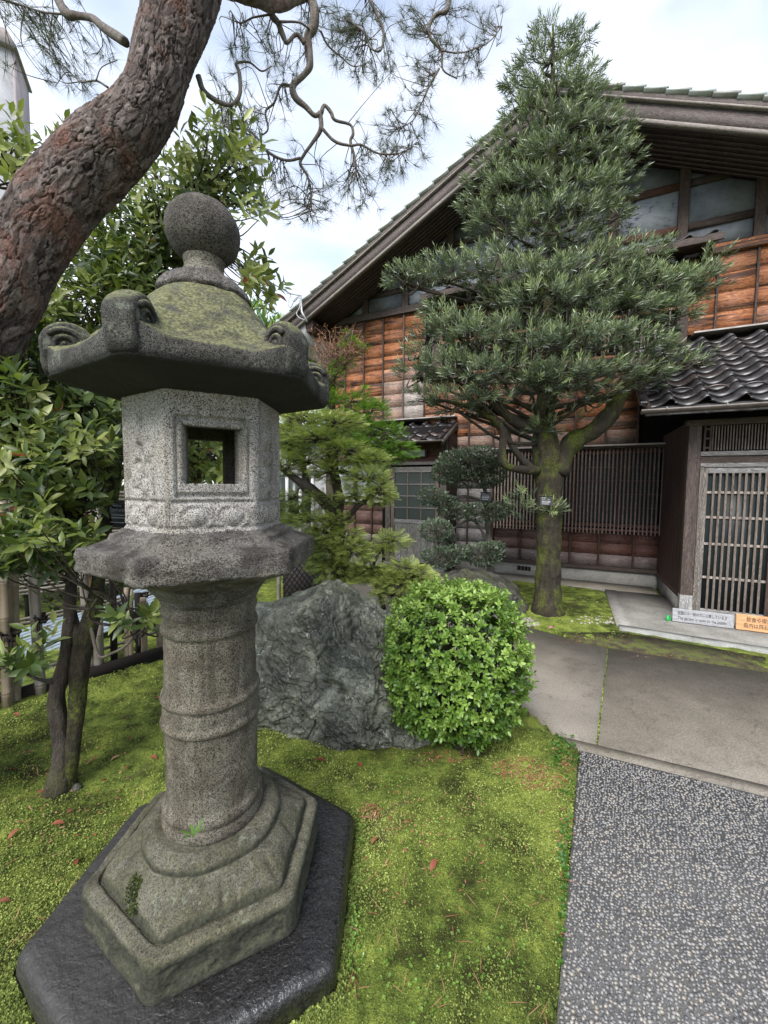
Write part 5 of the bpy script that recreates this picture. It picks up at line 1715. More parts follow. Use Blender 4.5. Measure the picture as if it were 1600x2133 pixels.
def pxrows(rows, D=None):
    """(u, v, D, radius in pixels) -> (x, y, z, r in metres)"""
    out = []
    q = np.array([r if D is None else (r[0], r[1], D, r[2]) for r in rows], float)
    tan = np.gradient(q[:, :2], axis=0) if len(q) > 1 else np.array([[1., 0]])
    for (u, v, dd, r), t in zip(q, tan):
        # a round limb far off the axis of a wide lens looks wider than it is: undo that
        ro = np.array([u - CX, v - CY])
        L2 = ro @ ro
        c2 = 1 + L2 / F_PX ** 2
        t = t / (np.linalg.norm(t) + 1e-9)
        pr = np.array([-t[1], t[0]]) @ ro / (math.sqrt(L2) + 1e-9)
        out.append((*P(u, v, dd), r * dd / F_PX / math.sqrt(1 - pr * pr + pr * pr * c2)))
    return np.array(out)
def twig_mesh(parent, name, segs, mat, seg=5):
    mb = MB()
    for pts, r0, r1 in segs:
        mb.tube(np.asarray(pts) - np.array(parent.location), np.linspace(r0, r1, len(pts)), seg, False)
    return mb.build(name, mat, parent, True, attrs={'tone': np.full(mb.n, .4) + .25 * rng.random(mb.n)}, kind='stuff')
def ball_pts(n, shell=.55):
    d = unit(rng.normal(size=(n, 3)))
    return d, (shell + (1 - shell) * rng.random(n) ** .5)[:, None] * d

def shoots(pos, axis, m, ln, slen, w, el0=62, el1=22):
    n = len(pos)
    Rb = rots(axis)
    idx = np.repeat(np.arange(n), m)
    k = np.tile(np.arange(m), n)
    t = (k + .5) / m
    az_ = k * 2.39996 + rng.uniform(0, 6.28, n)[idx]
    el = np.radians(el0 + (el1 - el0) * t + rng.normal(0, 9, n * m))
    x, y, z = Rb[idx][:, :, 0], Rb[idx][:, :, 1], Rb[idx][:, :, 2]
    d = np.cos(el)[:, None] * y + np.sin(el)[:, None] * (np.cos(az_)[:, None] * x + np.sin(az_)[:, None] * z)
    p_ = pos[idx] + y * (slen * t)[:, None]
    s_ = rng.uniform(.7, 1.1, n * m)
    return idx, t, p_, rots(d, None, y), np.stack([w * s_, ln * s_, ln * s_], 1)

# ------------------------------------------------------------------ azalea
az = thing('azalea_bush', 'bright green clipped azalea bush beside the big boulder', 'bush', (.51, 2.63, 0))
def az_surface(n, shell):
    d = unit(rng.normal(size=(n, 3)))
    h = np.array([.435, .40, .485])
    p_ = 2.9
    r = (np.sum(np.abs(d) ** p_, 1)) ** (-1 / p_)
    low = np.clip((-d[:, 2] - .1) / .9, 0, 1)
    lump = 1 + .13 * fbm(d * 2.6, 3, 55) + .06 * fbm(d * 7, 2, 56)
    pos = d * (r * lump * shell * (1 - .07 * low))[:, None] * h
    pos[:, 2] = np.maximum(pos[:, 2], -.455)
    return d, pos + np.array([.50, 2.70, .545])
def rosettes(pos, axis, m, ln, w, spread=(48, 82), seed_tone=None):
    n = len(pos)
    ax = unit(axis)
    Rb = rots(ax)
    k = np.tile(np.arange(m), n)
    idx = np.repeat(np.arange(n), m)
    az_ = k * 2 * math.pi / m * 1.0 + rng.uniform(0, 6.28, n)[idx] + rng.normal(0, .25, n * m)
    el = np.radians(rng.uniform(spread[0], spread[1], n * m))
    x, y, z = Rb[idx][:, :, 0], Rb[idx][:, :, 1], Rb[idx][:, :, 2]
    d = np.cos(el)[:, None] * y + np.sin(el)[:, None] * (np.cos(az_)[:, None] * x + np.sin(az_)[:, None] * z)
    R = rots(d, None, y)
    s_ = rng.uniform(.65, 1.15, n * m)
    scl = np.stack([ln * s_ * w, ln * s_, ln * s_], 1)
    return idx, pos[idx] + rng.normal(0, ln * .05, (n * m, 3)), R, scl
d1, p1 = az_surface(2500, 1.0)
p1 += d1 * rng.normal(0, .018, (len(d1), 1))
i1, _t1, q1, R1, s1 = shoots(p1, unit(d1 * .8 + np.array([0, 0, .55]) + rng.normal(0, .42, d1.shape)), 6, .036, .030, .036, 78, 34)
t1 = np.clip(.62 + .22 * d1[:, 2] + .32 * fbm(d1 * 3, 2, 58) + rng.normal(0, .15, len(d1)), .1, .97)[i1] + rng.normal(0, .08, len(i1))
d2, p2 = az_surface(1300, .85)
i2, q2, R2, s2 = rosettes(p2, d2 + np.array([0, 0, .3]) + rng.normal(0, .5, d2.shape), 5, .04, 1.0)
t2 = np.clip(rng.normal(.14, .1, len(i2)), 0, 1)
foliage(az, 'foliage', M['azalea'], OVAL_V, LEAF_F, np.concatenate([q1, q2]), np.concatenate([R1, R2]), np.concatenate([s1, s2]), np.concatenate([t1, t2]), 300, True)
segs = []
for k in range(70):
    d = unit(np.array([rng.normal(0, .6), rng.normal(0, .6), 1.0]))
    a = np.array([0.51 + rng.normal(0, .05), 2.63 + rng.normal(0, .05), .0])
    e = np.array([.51, 2.63, .48]) + d * np.array([.36, .32, .36])
    mid = (a + e) / 2 + rng.normal(0, .05, 3)
    segs.append((smooth_path([a, mid, e], 4), .010, .003))
twig_mesh(az, 'stems', segs, M['dark_bark'])
dl = unit(rng.normal(size=(26, 3)) + np.array([0, -.8, .6]))
_, pz = az_surface(26, 1.0)
V, Fc = scatter(LEAF_V, LEAF_F, pz - np.array(az.location), rots(unit(rng.normal(size=(26, 3)))), np.full(26, .028))
link('withered_blossoms', mesh_np('withered_blossoms', V, [Fc], False, {'tone': np.repeat(rng.random(26) * .3, 8)}), M['dead_leaf'], az, kind='stuff')

# ------------------------------------------------------------------ podocarpus (clipped conifer before the house)
pod = thing('clipped_conifer', 'tall clipped conifer with layered narrow leaved pads and mossy trunk before the house', 'tree', (2.31, 5.46, 0))
limb(pod, 'trunk', np.concatenate([np.array([(2.315, 5.46, -.1, .27)]), pxrows([(1141, 1272, 5.46, 34), (1141, 1245, 5.47, 28), (1142, 1190, 5.48, 25.5), (1143, 1100, 5.5, 26), (1143, 1010, 5.52, 28), (1140, 960, 5.54, 31), (1136, 925, 5.56, 27), (1134, 880, 5.58, 21),
     (1140, 820, 5.6, 19), (1150, 740, 5.62, 16), (1146, 640, 5.64, 14), (1155, 540, 5.66, 12), (1148, 440, 5.68, 11), (1152, 350, 5.7, 9), (1148, 250, 5.72, 6), (1152, 130, 5.75, 4), (1152, 50, 5.78, 2)])]), M['mossy_bark'], 18, 5, .13, 3)
limb(pod, 'limb', pxrows([(1158, 985, 5.5, 22), (1190, 925, 5.45, 20), (1240, 895, 5.35, 18), (1272, 860, 5.3, 17), (1290, 830, 5.25, 14), (1330, 790, 5.2, 10), (1390, 765, 5.1, 6), (1440, 755, 5.05, 3)]), M['mossy_bark'], 12, 5, .2, 4)
limb(pod, 'limb', pxrows([(1120, 980, 5.45, 10), (1085, 978, 5.3, 9), (1052, 968, 5.2, 9), (1046, 935, 5.2, 8), (1050, 905, 5.2, 8), (1030, 875, 5.15, 8), (990, 850, 5.1, 7), (940, 838, 5.0, 4), (900, 830, 5.0, 2)]), M['mossy_bark'], 10, 5, .2, 5)
limb(pod, 'limb', pxrows([(1110, 978, 5.55, 9), (1085, 955, 5.5, 8), (1062, 920, 5.4, 7), (1055, 890, 5.4, 6), (1030, 875, 5.35, 5), (970, 860, 5.3, 3)]), M['dark_bark'], 9, 5, .2, 6)
limb(pod, 'limb', pxrows([(1128, 900, 5.5, 9), (1075, 880, 5.35, 10), (1030, 840, 5.25, 9), (1000, 800, 5.2, 8), (970, 770, 5.15, 6), (940, 740, 5.1, 3)]), M['dark_bark'], 10, 5, .25, 7)
pads = [  # u, v, ru, rv, D
    (1150, 78, 44, 34, 5.75), (1195, 92, 36, 34, 5.75), (1145, 118, 66, 40, 5.72), (1130, 165, 84, 50, 5.65), (1210, 175, 48, 50, 5.75), (1085, 205, 40, 40, 5.7), (1160, 215, 88, 50, 5.55),
    (1225, 225, 55, 42, 5.7), (1100, 270, 82, 50, 5.55), (1190, 285, 80, 46, 5.5), (1262, 270, 46, 36, 5.7), (1300, 275, 26, 22, 5.7), (1060, 330, 70, 46, 5.6), (1140, 340, 92, 48, 5.4), (1240, 335, 72, 46, 5.5), (1300, 335, 28, 30, 5.65),
    (1020, 390, 52, 42, 5.6), (1090, 405, 88, 50, 5.4), (1200, 410, 90, 50, 5.35), (1275, 395, 52, 44, 5.55), (1000, 445, 46, 36, 5.6), (1060, 470, 88, 48, 5.4), (1165, 470, 92, 46, 5.3), (1250, 460, 62, 48, 5.5),
    (1080, 515, 66, 28, 5.4), (1200, 512, 70, 28, 5.35),
    (870, 590, 58, 32, 5.35), (935, 575, 72, 38, 5.3), (1010, 565, 82, 40, 5.2), (840, 580, 28, 22, 5.4), (1080, 590, 82, 44, 5.1), (1060, 640, 62, 34, 5.2),
    (1160, 590, 88, 48, 5.0), (1250, 570, 90, 44, 5.15), (1320, 540, 66, 32, 5.3), (1355, 525, 40, 20, 5.35), (1130, 640, 84, 44, 4.95), (1230, 630, 96, 48, 5.0), (1330, 610, 84, 44, 5.05), (1400, 610, 66, 44, 5.1), (1455, 590, 44, 32, 5.15), (1482, 548, 20, 24, 5.15), (1380, 660, 70, 40, 5.0), (1300, 660, 84, 44, 4.95),
    (920, 660, 46, 26, 5.3), (950, 690, 62, 34, 5.1), (1000, 715, 76, 46, 4.95), (890, 700, 32, 20, 5.3), (1070, 700, 70, 40, 4.95),
    (880, 780, 48, 30, 5.15), (930, 770, 62, 38, 5.0), (985, 790, 76, 44, 4.9), (900, 830, 46, 24, 5.1), (950, 845, 60, 28, 5.0), (1050, 780, 76, 44, 4.9), (1010, 840, 56, 24, 5.0), (870, 740, 30, 18, 5.25),
    (1120, 730, 82, 42, 4.85), (1210, 715, 96, 46, 4.8), (1300, 725, 88, 40, 4.85), (1370, 740, 54, 28, 4.95), (1180, 790, 90, 42, 4.85), (1260, 790, 80, 38, 4.85), (1330, 785, 66, 28, 4.9), (1415, 765, 40, 16, 5.0), (1450, 755, 26, 12, 5.0), (1110, 810, 60, 34, 4.95), (1220, 830, 60, 22, 5.0),
    (1130, 900, 30, 26, 5.35), (1180, 880, 26, 14, 5.3), (1082, 1070, 22, 30, 5.4), (1140, 1065, 24, 10, 5.3), (1090, 1035, 14, 20, 5.4)]
sp, sdir, stn, bsegs = [], [], [], []
trunk_line = smooth_path(pxrows([(1136, 925, 5.56, 1), (1140, 820, 5.6, 1), (1150, 740, 5.62, 1), (1146, 640, 5.64, 1), (1155, 540, 5.66, 1), (1148, 440, 5.68, 1), (1152, 350, 5.7, 1), (1148, 250, 5.72, 1), (1152, 60, 5.78, 1)]), 6)[:, :3]
for (u, v, ru, rv, D) in pads:
    c = P(u, v, D)
    m_px = D / F_PX
    rad = np.array([ru * m_px, max(.16, .62 * ru * m_px), rv * m_px * .74]) * np.array([.87, .87, 1]) * rng.uniform(.84, 1.10)
    n = int(np.clip(ru * rv * .0295, 13, 165))
    d, q = ball_pts(n, .70)
    up = d[:, 2]
    keep = (up > -.35) | (rng.random(n) < .3)
    d, q = d[keep], q[keep]
    lump = 1 + .22 * fbm(d * 2.5 + u, 2, int(u))
    pos = c + q * rad * lump[:, None]
    out = unit(np.stack([c[0] - 2.28 + 0 * d[:, 0], c[1] - 5.6 + 0 * d[:, 0], 0 * d[:, 0]], 1))
    ax = d * np.array([.8, .8, .55]) + out * .40 + np.array([0, 0, .50]) + rng.normal(0, .34, d.shape)
    sp.append(pos)
    sdir.append(ax)
    young = 1.0 if (v > 600 and rng.random() < .16) else 0.0
    stn.append(np.clip(.30 + .40 * d[:, 2] + rng.normal(0, .17, len(d)) + .25 * young * (d[:, 2] > .2), 0, 1))  # pad tops lighter, undersides darker: light and shade painted into leaf tone
    # boughs that carry the pad
    k = np.argmin(np.linalg.norm(trunk_line - (c - np.array([0, 0, .35 * np.linalg.norm((c - trunk_line[0])[:2]) * .6 + .1])), axis=1))
    a = trunk_line[k]
    if v < 880:
        base = c - np.array([0, 0, rad[2] * .45])
        mid = (a + base) / 2 + rng.normal(0, .06, 3) - np.array([0, 0, .03])
        bsegs.append((smooth_path([a, mid, base], 5), .032 if v > 500 else .022, .014))
        for _ in range(8):
            dd = unit(rng.normal(size=3)) * np.array([1, 1, .7])
            e = c + dd * rad * .85
            m2 = (base + e) / 2 + rng.normal(0, .04, 3) - np.array([0, 0, .02])
            bsegs.append((smooth_path([base, m2, e], 4), .014, .005))
sp, sdir, stn = np.concatenate(sp), unit(np.concatenate(sdir)), np.concatenate(stn)
ii, t_, pp, RR, sc = shoots(sp, sdir, 19, .098, .135, .0100, 54, 18)
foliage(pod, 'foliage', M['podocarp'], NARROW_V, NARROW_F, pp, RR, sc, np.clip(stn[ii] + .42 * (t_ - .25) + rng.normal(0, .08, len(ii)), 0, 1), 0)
twig_mesh(pod, 'boughs', bsegs, M['dark_bark'], 6)
print('podocarpus leaves', len(pp))

# ------------------------------------------------------------------ red pine in the upper left
pine = thing('pine_tree', 'leaning red pine with flaking plated bark and twisted branches overhead', 'tree', (-2.75, 1.75, 0))
def pine_trunk():
    rows = np.concatenate([[(-2.55, 1.78, -.1, .30), (-2.46, 1.80, .5, .27)], pxrows([(-330, 1090, 1.86, 108), (-215, 960, 1.87, 104), (-110, 810, 1.88, 100), (-5, 645, 1.9, 95), (55, 522, 1.9, 93), (122, 420, 1.92, 94), (205, 328, 1.95, 95), (272, 265, 1.97, 86), (316, 200, 1.98, 73), (340, 118, 1.99, 73), (376, 15, 2.0, 80), (400, -100, 2.02, 82), (430, -260, 2.06, 76)])])
    p = smooth_path(rows, 44)
    n, seg = len(p), 330
    C, r = p[:, :3], p[:, 3]
    T = unit(np.gradient(C, axis=0))
    x0 = np.cross(T[0], [0, 1, 0.])
    X, x = [], unit(x0)
    for i in range(n):
        x = unit(x - T[i] * (x @ T[i]))
        X.append(x)
    X = np.array(X)
    Y = np.cross(T, X)
    Ls = np.concatenate([[0], np.cumsum(np.linalg.norm(np.diff(C, axis=0), axis=1))])
    ang = np.arange(seg) * 2 * math.pi / seg
    # plates: cellular pattern wrapped around the trunk, long cells along it
    A, S_ = np.meshgrid(ang, Ls)
    wx = fbm(np.stack([np.cos(A) * 2.5, np.sin(A) * 2.5, S_ * 7], -1).reshape(-1, 3), 3, 301).reshape(A.shape)
    wy = fbm(np.stack([np.cos(A) * 2.5 + 9, np.sin(A) * 2.5, S_ * 7], -1).reshape(-1, 3), 3, 305).reshape(A.shape)
    fine = fbm(np.stack([np.cos(A) * 9, np.sin(A) * 9, S_ * 30], -1).reshape(-1, 3), 4, 311).reshape(A.shape)
    def cells(nc, cv, warp, seed):
        cu = 2 * math.pi / nc
        gu, gv = A / cu + warp * wx, S_ / cv + warp * wy
        iu, iv = np.floor(gu).astype(int), np.floor(gv).astype(int)
        f1, f2 = np.full(A.shape, 9.), np.full(A.shape, 9.)
        idh, idt, ox, oy = (np.zeros(A.shape) for _ in range(4))
        for du in (-1, 0, 1):
            for dv in (-1, 0, 1):
                c1, c2 = (iu + du) % nc, iv + dv
                z0 = 0 * c1
                dx, dy = iu + du + _hash(c1, c2, z0, seed) - gu, iv + dv + _hash(c1, c2, z0, seed + 1) - gv
                dist = np.hypot(dx, dy)
                new = dist < f1
                f2 = np.where(new, f1, np.minimum(f2, dist))
                idh = np.where(new, _hash(c1, c2, z0, seed + 2), idh)
                idt = np.where(new, _hash(c1, c2, z0, seed + 3), idt)
                ox, oy, f1 = np.where(new, dx, ox), np.where(new, dy, oy), np.where(new, dist, f1)
        return f2 - f1, idh, ox * np.cos(idt * 6.28) + oy * np.sin(idt * 6.28)
    g1, i1_, t1_ = cells(19, .135, 1.5, 11)          # big plates between deep fissures
    g2, i2_, t2_ = cells(46, .048, 1.6, 31)          # flakes on them
    g3, i3_, t3_ = cells(80, .026, 1.8, 51)
    e1 = np.clip((g1 + .06 * fine) / .09, 0, 1)
    e2 = np.clip((g2 + .10 * fine) / .08, 0, 1) * (i2_ > .22) + (i2_ <= .22)
    e3 = np.clip((g3 + .1 * fine) / .2, 0, 1)
    lev = np.floor((.55 * i2_ + .45 * i1_) * 4) / 4
    h = (e1 - 1) * .0065 + e1 * (lev * .0055 + t1_ * .0018) + (e2 - 1) * .0024 + t2_ * .0030 + (e3 - 1) * .0010 + i3_ * .0012
    tone = np.clip(.04 + e1 * (.10 + .34 * lev + .20 * i2_ + .14 * i3_) * (.45 + .55 * e2) + .10 * fine, 0, 1)
    big = fbm(np.stack([np.cos(A) * 1.2, np.sin(A) * 1.2, S_ * 2.6], -1).reshape(-1, 3), 3, 321).reshape(A.shape)
    Rr = r[:, None] * (1 + .085 * big) + h
    V = C[:, None] + Rr[..., None] * (np.cos(A)[..., None] * X[:, None] + np.sin(A)[..., None] * Y[:, None])
    # swelling where the first limb leaves
    knot = P(392, 120, 1.86)
    dk = np.linalg.norm(V - knot, axis=-1)
    V += unit(V - C[:, None]) * (.035 * np.exp(-(dk / .10) ** 2) - .03 * np.exp(-(dk / .035) ** 2))[..., None]
    i, j = np.meshgrid(np.arange(n - 1), np.arange(seg), indexing='ij')
    j2 = (j + 1) % seg
    Q = np.stack([i * seg + j, i * seg + j2, (i + 1) * seg + j2, (i + 1) * seg + j], -1).reshape(-1, 4)
    return link('trunk', mesh_np('trunk', V.reshape(-1, 3) - np.array(pine.location), [Q], True, {'tone': tone.reshape(-1)}), M['pine_bark'], pine)
pine_trunk()
def c7(x, y):
    return 480 + x / 2.7586, y / 2.7586
def pb(pts, r0, r1, D0, D1, name='branch', mat='pine_twig', seg=9):
    n = len(pts)
    rows = []
    for k, (x, y) in enumerate(pts):
        t = k / (n - 1)
        rows.append((x, y, D0 + (D1 - D0) * t, (r0 + (r1 - r0) * t) * (1.0 if mat == 'pine_bark' else .88)))
    w_ = pxrows(rows)
    limb(pine, name, w_, M[mat], seg, 5, .18, int(pts[0][0]) + 400)
    return smooth_path(w_, 5)
lines = []
lines.append(pb([(400, -60), (470, -30), (540, -8), (580, 4), (640, -20)], 30, 20, 2.1, 2.5, mat='pine_bark', seg=14))
lines.append(pb([c7(*q) for q in [(440, -60), (480, 50), (480, 150), (445, 210), (452, 300), (455, 380), (420, 432), (360, 492), (372, 560), (432, 612), (482, 662), (522, 650)]], 11, 6.2, 2.5, 2.6))
lines.append(pb([c7(*q) for q in [(522, 650), (540, 606), (578, 645), (602, 690), (688, 716), (705, 770), (690, 812), (712, 900), (722, 970)]], 5.5, 2.4, 2.6, 2.7))
lines.append(pb([c7(*q) for q in [(515, 645), (520, 740), (470, 822), (422, 890), (402, 942), (442, 1010), (462, 1100), (466, 1210)]], 6, 1.6, 2.6, 2.7))
lines.append(pb([c7(*q) for q in [(525, 735), (600, 812), (690, 836), (752, 832), (852, 882), (962, 882), (1040, 850)]], 4.5, 1.5, 2.6, 2.75))
lines.append(pb([c7(*q) for q in [(402, 908), (332, 922), (262, 902), (192, 852), (162, 802), (92, 742), (0, 742), (-60, 700)]], 4, 1.6, 2.62, 2.7))
lines.append(pb([c7(*q) for q in [(345, 492), (290, 492), (252, 590), (202, 642), (216, 742), (172, 782)]], 4, 2, 2.6, 2.6))
lines.append(pb([c7(*q) for q in [(225, 10), (240, 90), (272, 130), (300, 200), (326, 245), (372, 200), (402, 214), (425, 250)]], 9, 5, 2.4, 2.5))
lines.append(pb([c7(*q) for q in [(235, 82), (132, 100), (52, 132), (0, 60)]], 4, 1.5, 2.4, 2.4))
lines.append(pb([c7(*q) for q in [(275, 125), (392, 128), (452, 165)]], 4, 2.5, 2.4, 2.5))
lines.append(pb([c7(*q) for q in [(1260, -40), (1244, 60), (1182, 82), (1142, 150), (1152, 222), (1212, 292), (1222, 400), (1302, 452)]], 7, 1.6, 2.9, 3.0))
lines.append(pb([c7(*q) for q in [(1212, 292), (1332, 302), (1482, 242), (1562, 150)]], 2.6, 1.2, 2.95, 3.0))
lines.append(pb([c7(*q) for q in [(780, -40), (832, 62), (880, 180), (862, 290), (802, 272), (772, 192), (702, 132)]], 4, 1.8, 2.7, 2.7))
lines.append(pb([c7(*q) for q in [(520, 180), (560, 260), (640, 330), (712, 382), (802, 352)]], 3, 1.2, 2.6, 2.7))
lines.append(pb([c7(*q) for q in [(1200, 395), (1150, 480), (1100, 590), (1050, 690), (960, 740)]], 2.4, 1.0, 3.0, 2.9))
lines.append(pb([(413, 158), (425, 190), (455, 212), (482, 218), (500, 195), (498, 150), (492, 132), (520, 130), (545, 148), (565, 138)], 7, 2, 2.1, 2.3))
lines.append(pb([(262, 88), (238, 72), (212, 54), (192, 38), (160, 32), (140, 30), (126, 8), (108, -30)], 12, 9, 2.0, 2.2))
lines.append(pb([(198, 42), (220, 62), (250, 80)], 4, 3, 2.1, 2.0))
lines.append(pb([(140, 30), (90, 25), (50, 12), (10, 0), (-40, -5)], 3, 1.5, 2.2, 2.2))
lines.append(pb([(225, 182), (200, 168), (168, 170), (140, 150), (115, 180)], 3, 1.2, 2.15, 2.2))
lines.append(pb([(200, 168), (212, 140), (245, 125)], 2.2, 1.4, 2.15, 2.15))
allp = np.concatenate(lines)
regions = [(140, 95, 60, 44, 20), (195, 110, 50, 36, 14), (120, 165, 40, 34, 16), (190, 175, 42, 26, 12), (90, 60, 40, 40, 12), (20, 130, 22, 20, 6), (60, 25, 50, 20, 10), (30, 20, 40, 20, 8),
           (520, 90, 50, 40, 22), (560, 165, 60, 44, 24), (470, 235, 40, 40, 20), (520, 265, 50, 36, 22), (470, 150, 36, 40, 16), (600, 130, 40, 40, 14), (560, 250, 40, 30, 12), (450, 290, 50, 26, 14), (500, 320, 40, 24, 10), (610, 210, 30, 24, 8),
           (700, 50, 62, 44, 46), (715, 95, 34, 40, 36), (640, 40, 40, 36, 20), (760, 40, 44, 40, 24), (770, 150, 50, 30, 24), (735, 140, 40, 24, 16), (810, 145, 30, 24, 10), (830, 30, 36, 30, 12), (790, 80, 30, 30, 10),
           (875, 45, 42, 42, 26), (930, 50, 60, 50, 26), (985, 60, 60, 52, 26), (895, 110, 50, 36, 20), (960, 120, 50, 36, 20), (1020, 30, 26, 30, 10), (885, 175, 44, 30, 18), (975, 160, 40, 20, 12), (870, 150, 40, 26, 12),
           (860, 205, 34, 34, 14), (880, 250, 40, 30, 16), (800, 250, 40, 34, 20), (840, 285, 50, 34, 22), (790, 315, 44, 34, 22), (850, 330, 40, 28, 18), (790, 360, 50, 30, 22), (750, 385, 50, 30, 22),
           (610, 310, 26, 18, 6), (690, 390, 50, 30, 20), (640, 430, 50, 30, 22), (580, 400, 40, 30, 18), (560, 440, 30, 24, 12), (700, 440, 50, 20, 16), (770, 425, 34, 22, 12), (620, 385, 40, 20, 12), (655, 460, 24, 16, 8), (520, 370, 24, 22, 6)]
tw, cp, cd = [], [], []
for (u, v, ru, rv, n) in regions:
    near = allp[np.argsort(np.linalg.norm((allp[:, :3] - P(u, v, 2.6)) * np.array([1, .35, 1]), axis=1))[:60]]
    for _ in range(max(3, int(n * .62))):
        a_, r_ = rng.random() * 6.28, math.sqrt(rng.random())
        D = float(np.clip((near[:12, 1].mean()), 2.0, 3.1)) + rng.normal(0, .16)
        e = P(u + ru * r_ * math.cos(a_), v + rv * r_ * math.sin(a_), D)
        dist = np.linalg.norm(near[:, :3] - e, axis=1)
        b = near[np.argmin(dist + rng.random(len(dist)) * .10)][:3]
        L_ = np.linalg.norm(e - b)
        m = (b + e) / 2 + rng.normal(0, .12, 3) * L_
        q = smooth_path([b, m, e], 4)
        tw.append((q, .0032, .0013))
        cp.append(e)
        cd.append(unit(e - q[-3]) * .8 + rng.normal(0, .25, 3) + np.array([0, 0, .12]))
        if L_ > .12 and rng.random() < .5:
            cp.append(q[len(q) // 2] + rng.normal(0, .012, 3))
            cd.append(unit(rng.normal(size=3)))
twig_mesh(pine, 'twigs', tw, M['pine_twig'], 4)
cp, cd = np.array(cp), unit(np.array(cd))
m = 24
idx = np.repeat(np.arange(len(cp)), m)
Rb = rots(cd)
az_ = rng.uniform(0, 6.28, len(idx))
el = np.radians(np.abs(rng.normal(38, 22, len(idx))))
dd = np.cos(el)[:, None] * Rb[idx][:, :, 1] + np.sin(el)[:, None] * (np.cos(az_)[:, None] * Rb[idx][:, :, 0] + np.sin(az_)[:, None] * Rb[idx][:, :, 2])
pos = cp[idx] - Rb[idx][:, :, 1] * (rng.random(len(idx)) * .03)[:, None]
ln = rng.uniform(.075, .125, len(idx))
view = unit(CAM_P - pos)
foliage(pine, 'needles', M['pine_needle'], NEEDLE_V, NEEDLE_F, pos, rots(dd, rng.uniform(0, 6.28, len(idx))), np.stack([np.full(len(idx), .0019), ln, ln], 1), rng.random(len(idx)), 0)
print('pine needles', len(idx))

# ------------------------------------------------------------------ photinia on the left
pho = thing('photinia_tree', 'glossy broad leaved photinia tree with two mossy trunks left of the lantern', 'tree', (-1.86, 2.22, 0))
limb(pho, 'trunk', np.concatenate([[(*(gz(112, 1668, -.03)), .07)], pxrows([(120, 1640, 2.23, 26.4), (128, 1595, 2.25, 20.2), (128, 1560, 2.26, 19.4), (122, 1510, 2.28, 19.4), (118, 1450, 2.30, 17.6), (134, 1390, 2.32, 15.0), (143, 1320, 2.34, 13.2), (148, 1220, 2.38, 13.2), (150, 1120, 2.42, 14.1), (156, 1040, 2.45, 12.3), (128, 960, 2.48, 10.6), (80, 900, 2.5, 7.0), (40, 800, 2.5, 4.4)])]), M['dark_bark'], 14, 6, .22, 71)
limb(pho, 'trunk', np.concatenate([[(*(gz(142, 1655, -.03)), .05)], pxrows([(142, 1615, 2.26, 17.6), (150, 1570, 2.27, 16.7), (156, 1520, 2.28, 16.7), (162, 1450, 2.32, 19.4), (168, 1375, 2.34, 21.1), (178, 1330, 2.36, 21.1), (195, 1270, 2.4, 16.7), (206, 1200, 2.44, 14.1), (216, 1120, 2.5, 13.2), (232, 1040, 2.6, 15.0), (243, 940, 2.7, 13.2), (250, 830, 2.8, 10.6), (290, 700, 2.9, 7.9), (340, 560, 3.0, 5.3)])]), M['mossy_bark'], 16, 6, .2, 72)
limb(pho, 'limb', pxrows([(172, 1360, 2.35, 13.2), (158, 1320, 2.36, 12.3), (150, 1260, 2.40, 9.7), (155, 1180, 2.5, 8.8), (165, 1100, 2.6, 7.0), (110, 1000, 2.7, 6.2), (40, 985, 2.7, 4.4)]), M['dark_bark'], 10, 5, .2, 73)
limb(pho, 'limb', pxrows([(188, 1300, 2.36, 4.4), (205, 1365, 2.25, 3.5), (235, 1360, 2.15, 3.1), (262, 1345, 2.1, 2.6), (285, 1318, 2.08, 1.8)]), M['grey_bark'], 7, 5, .2, 74)
limb(pho, 'limb', pxrows([(110, 1420, 2.28, 5.3), (80, 1415, 2.2, 4.4), (45, 1400, 2.15, 3.5), (20, 1395, 2.1, 2.6)]), M['grey_bark'], 7, 5, .2, 75)
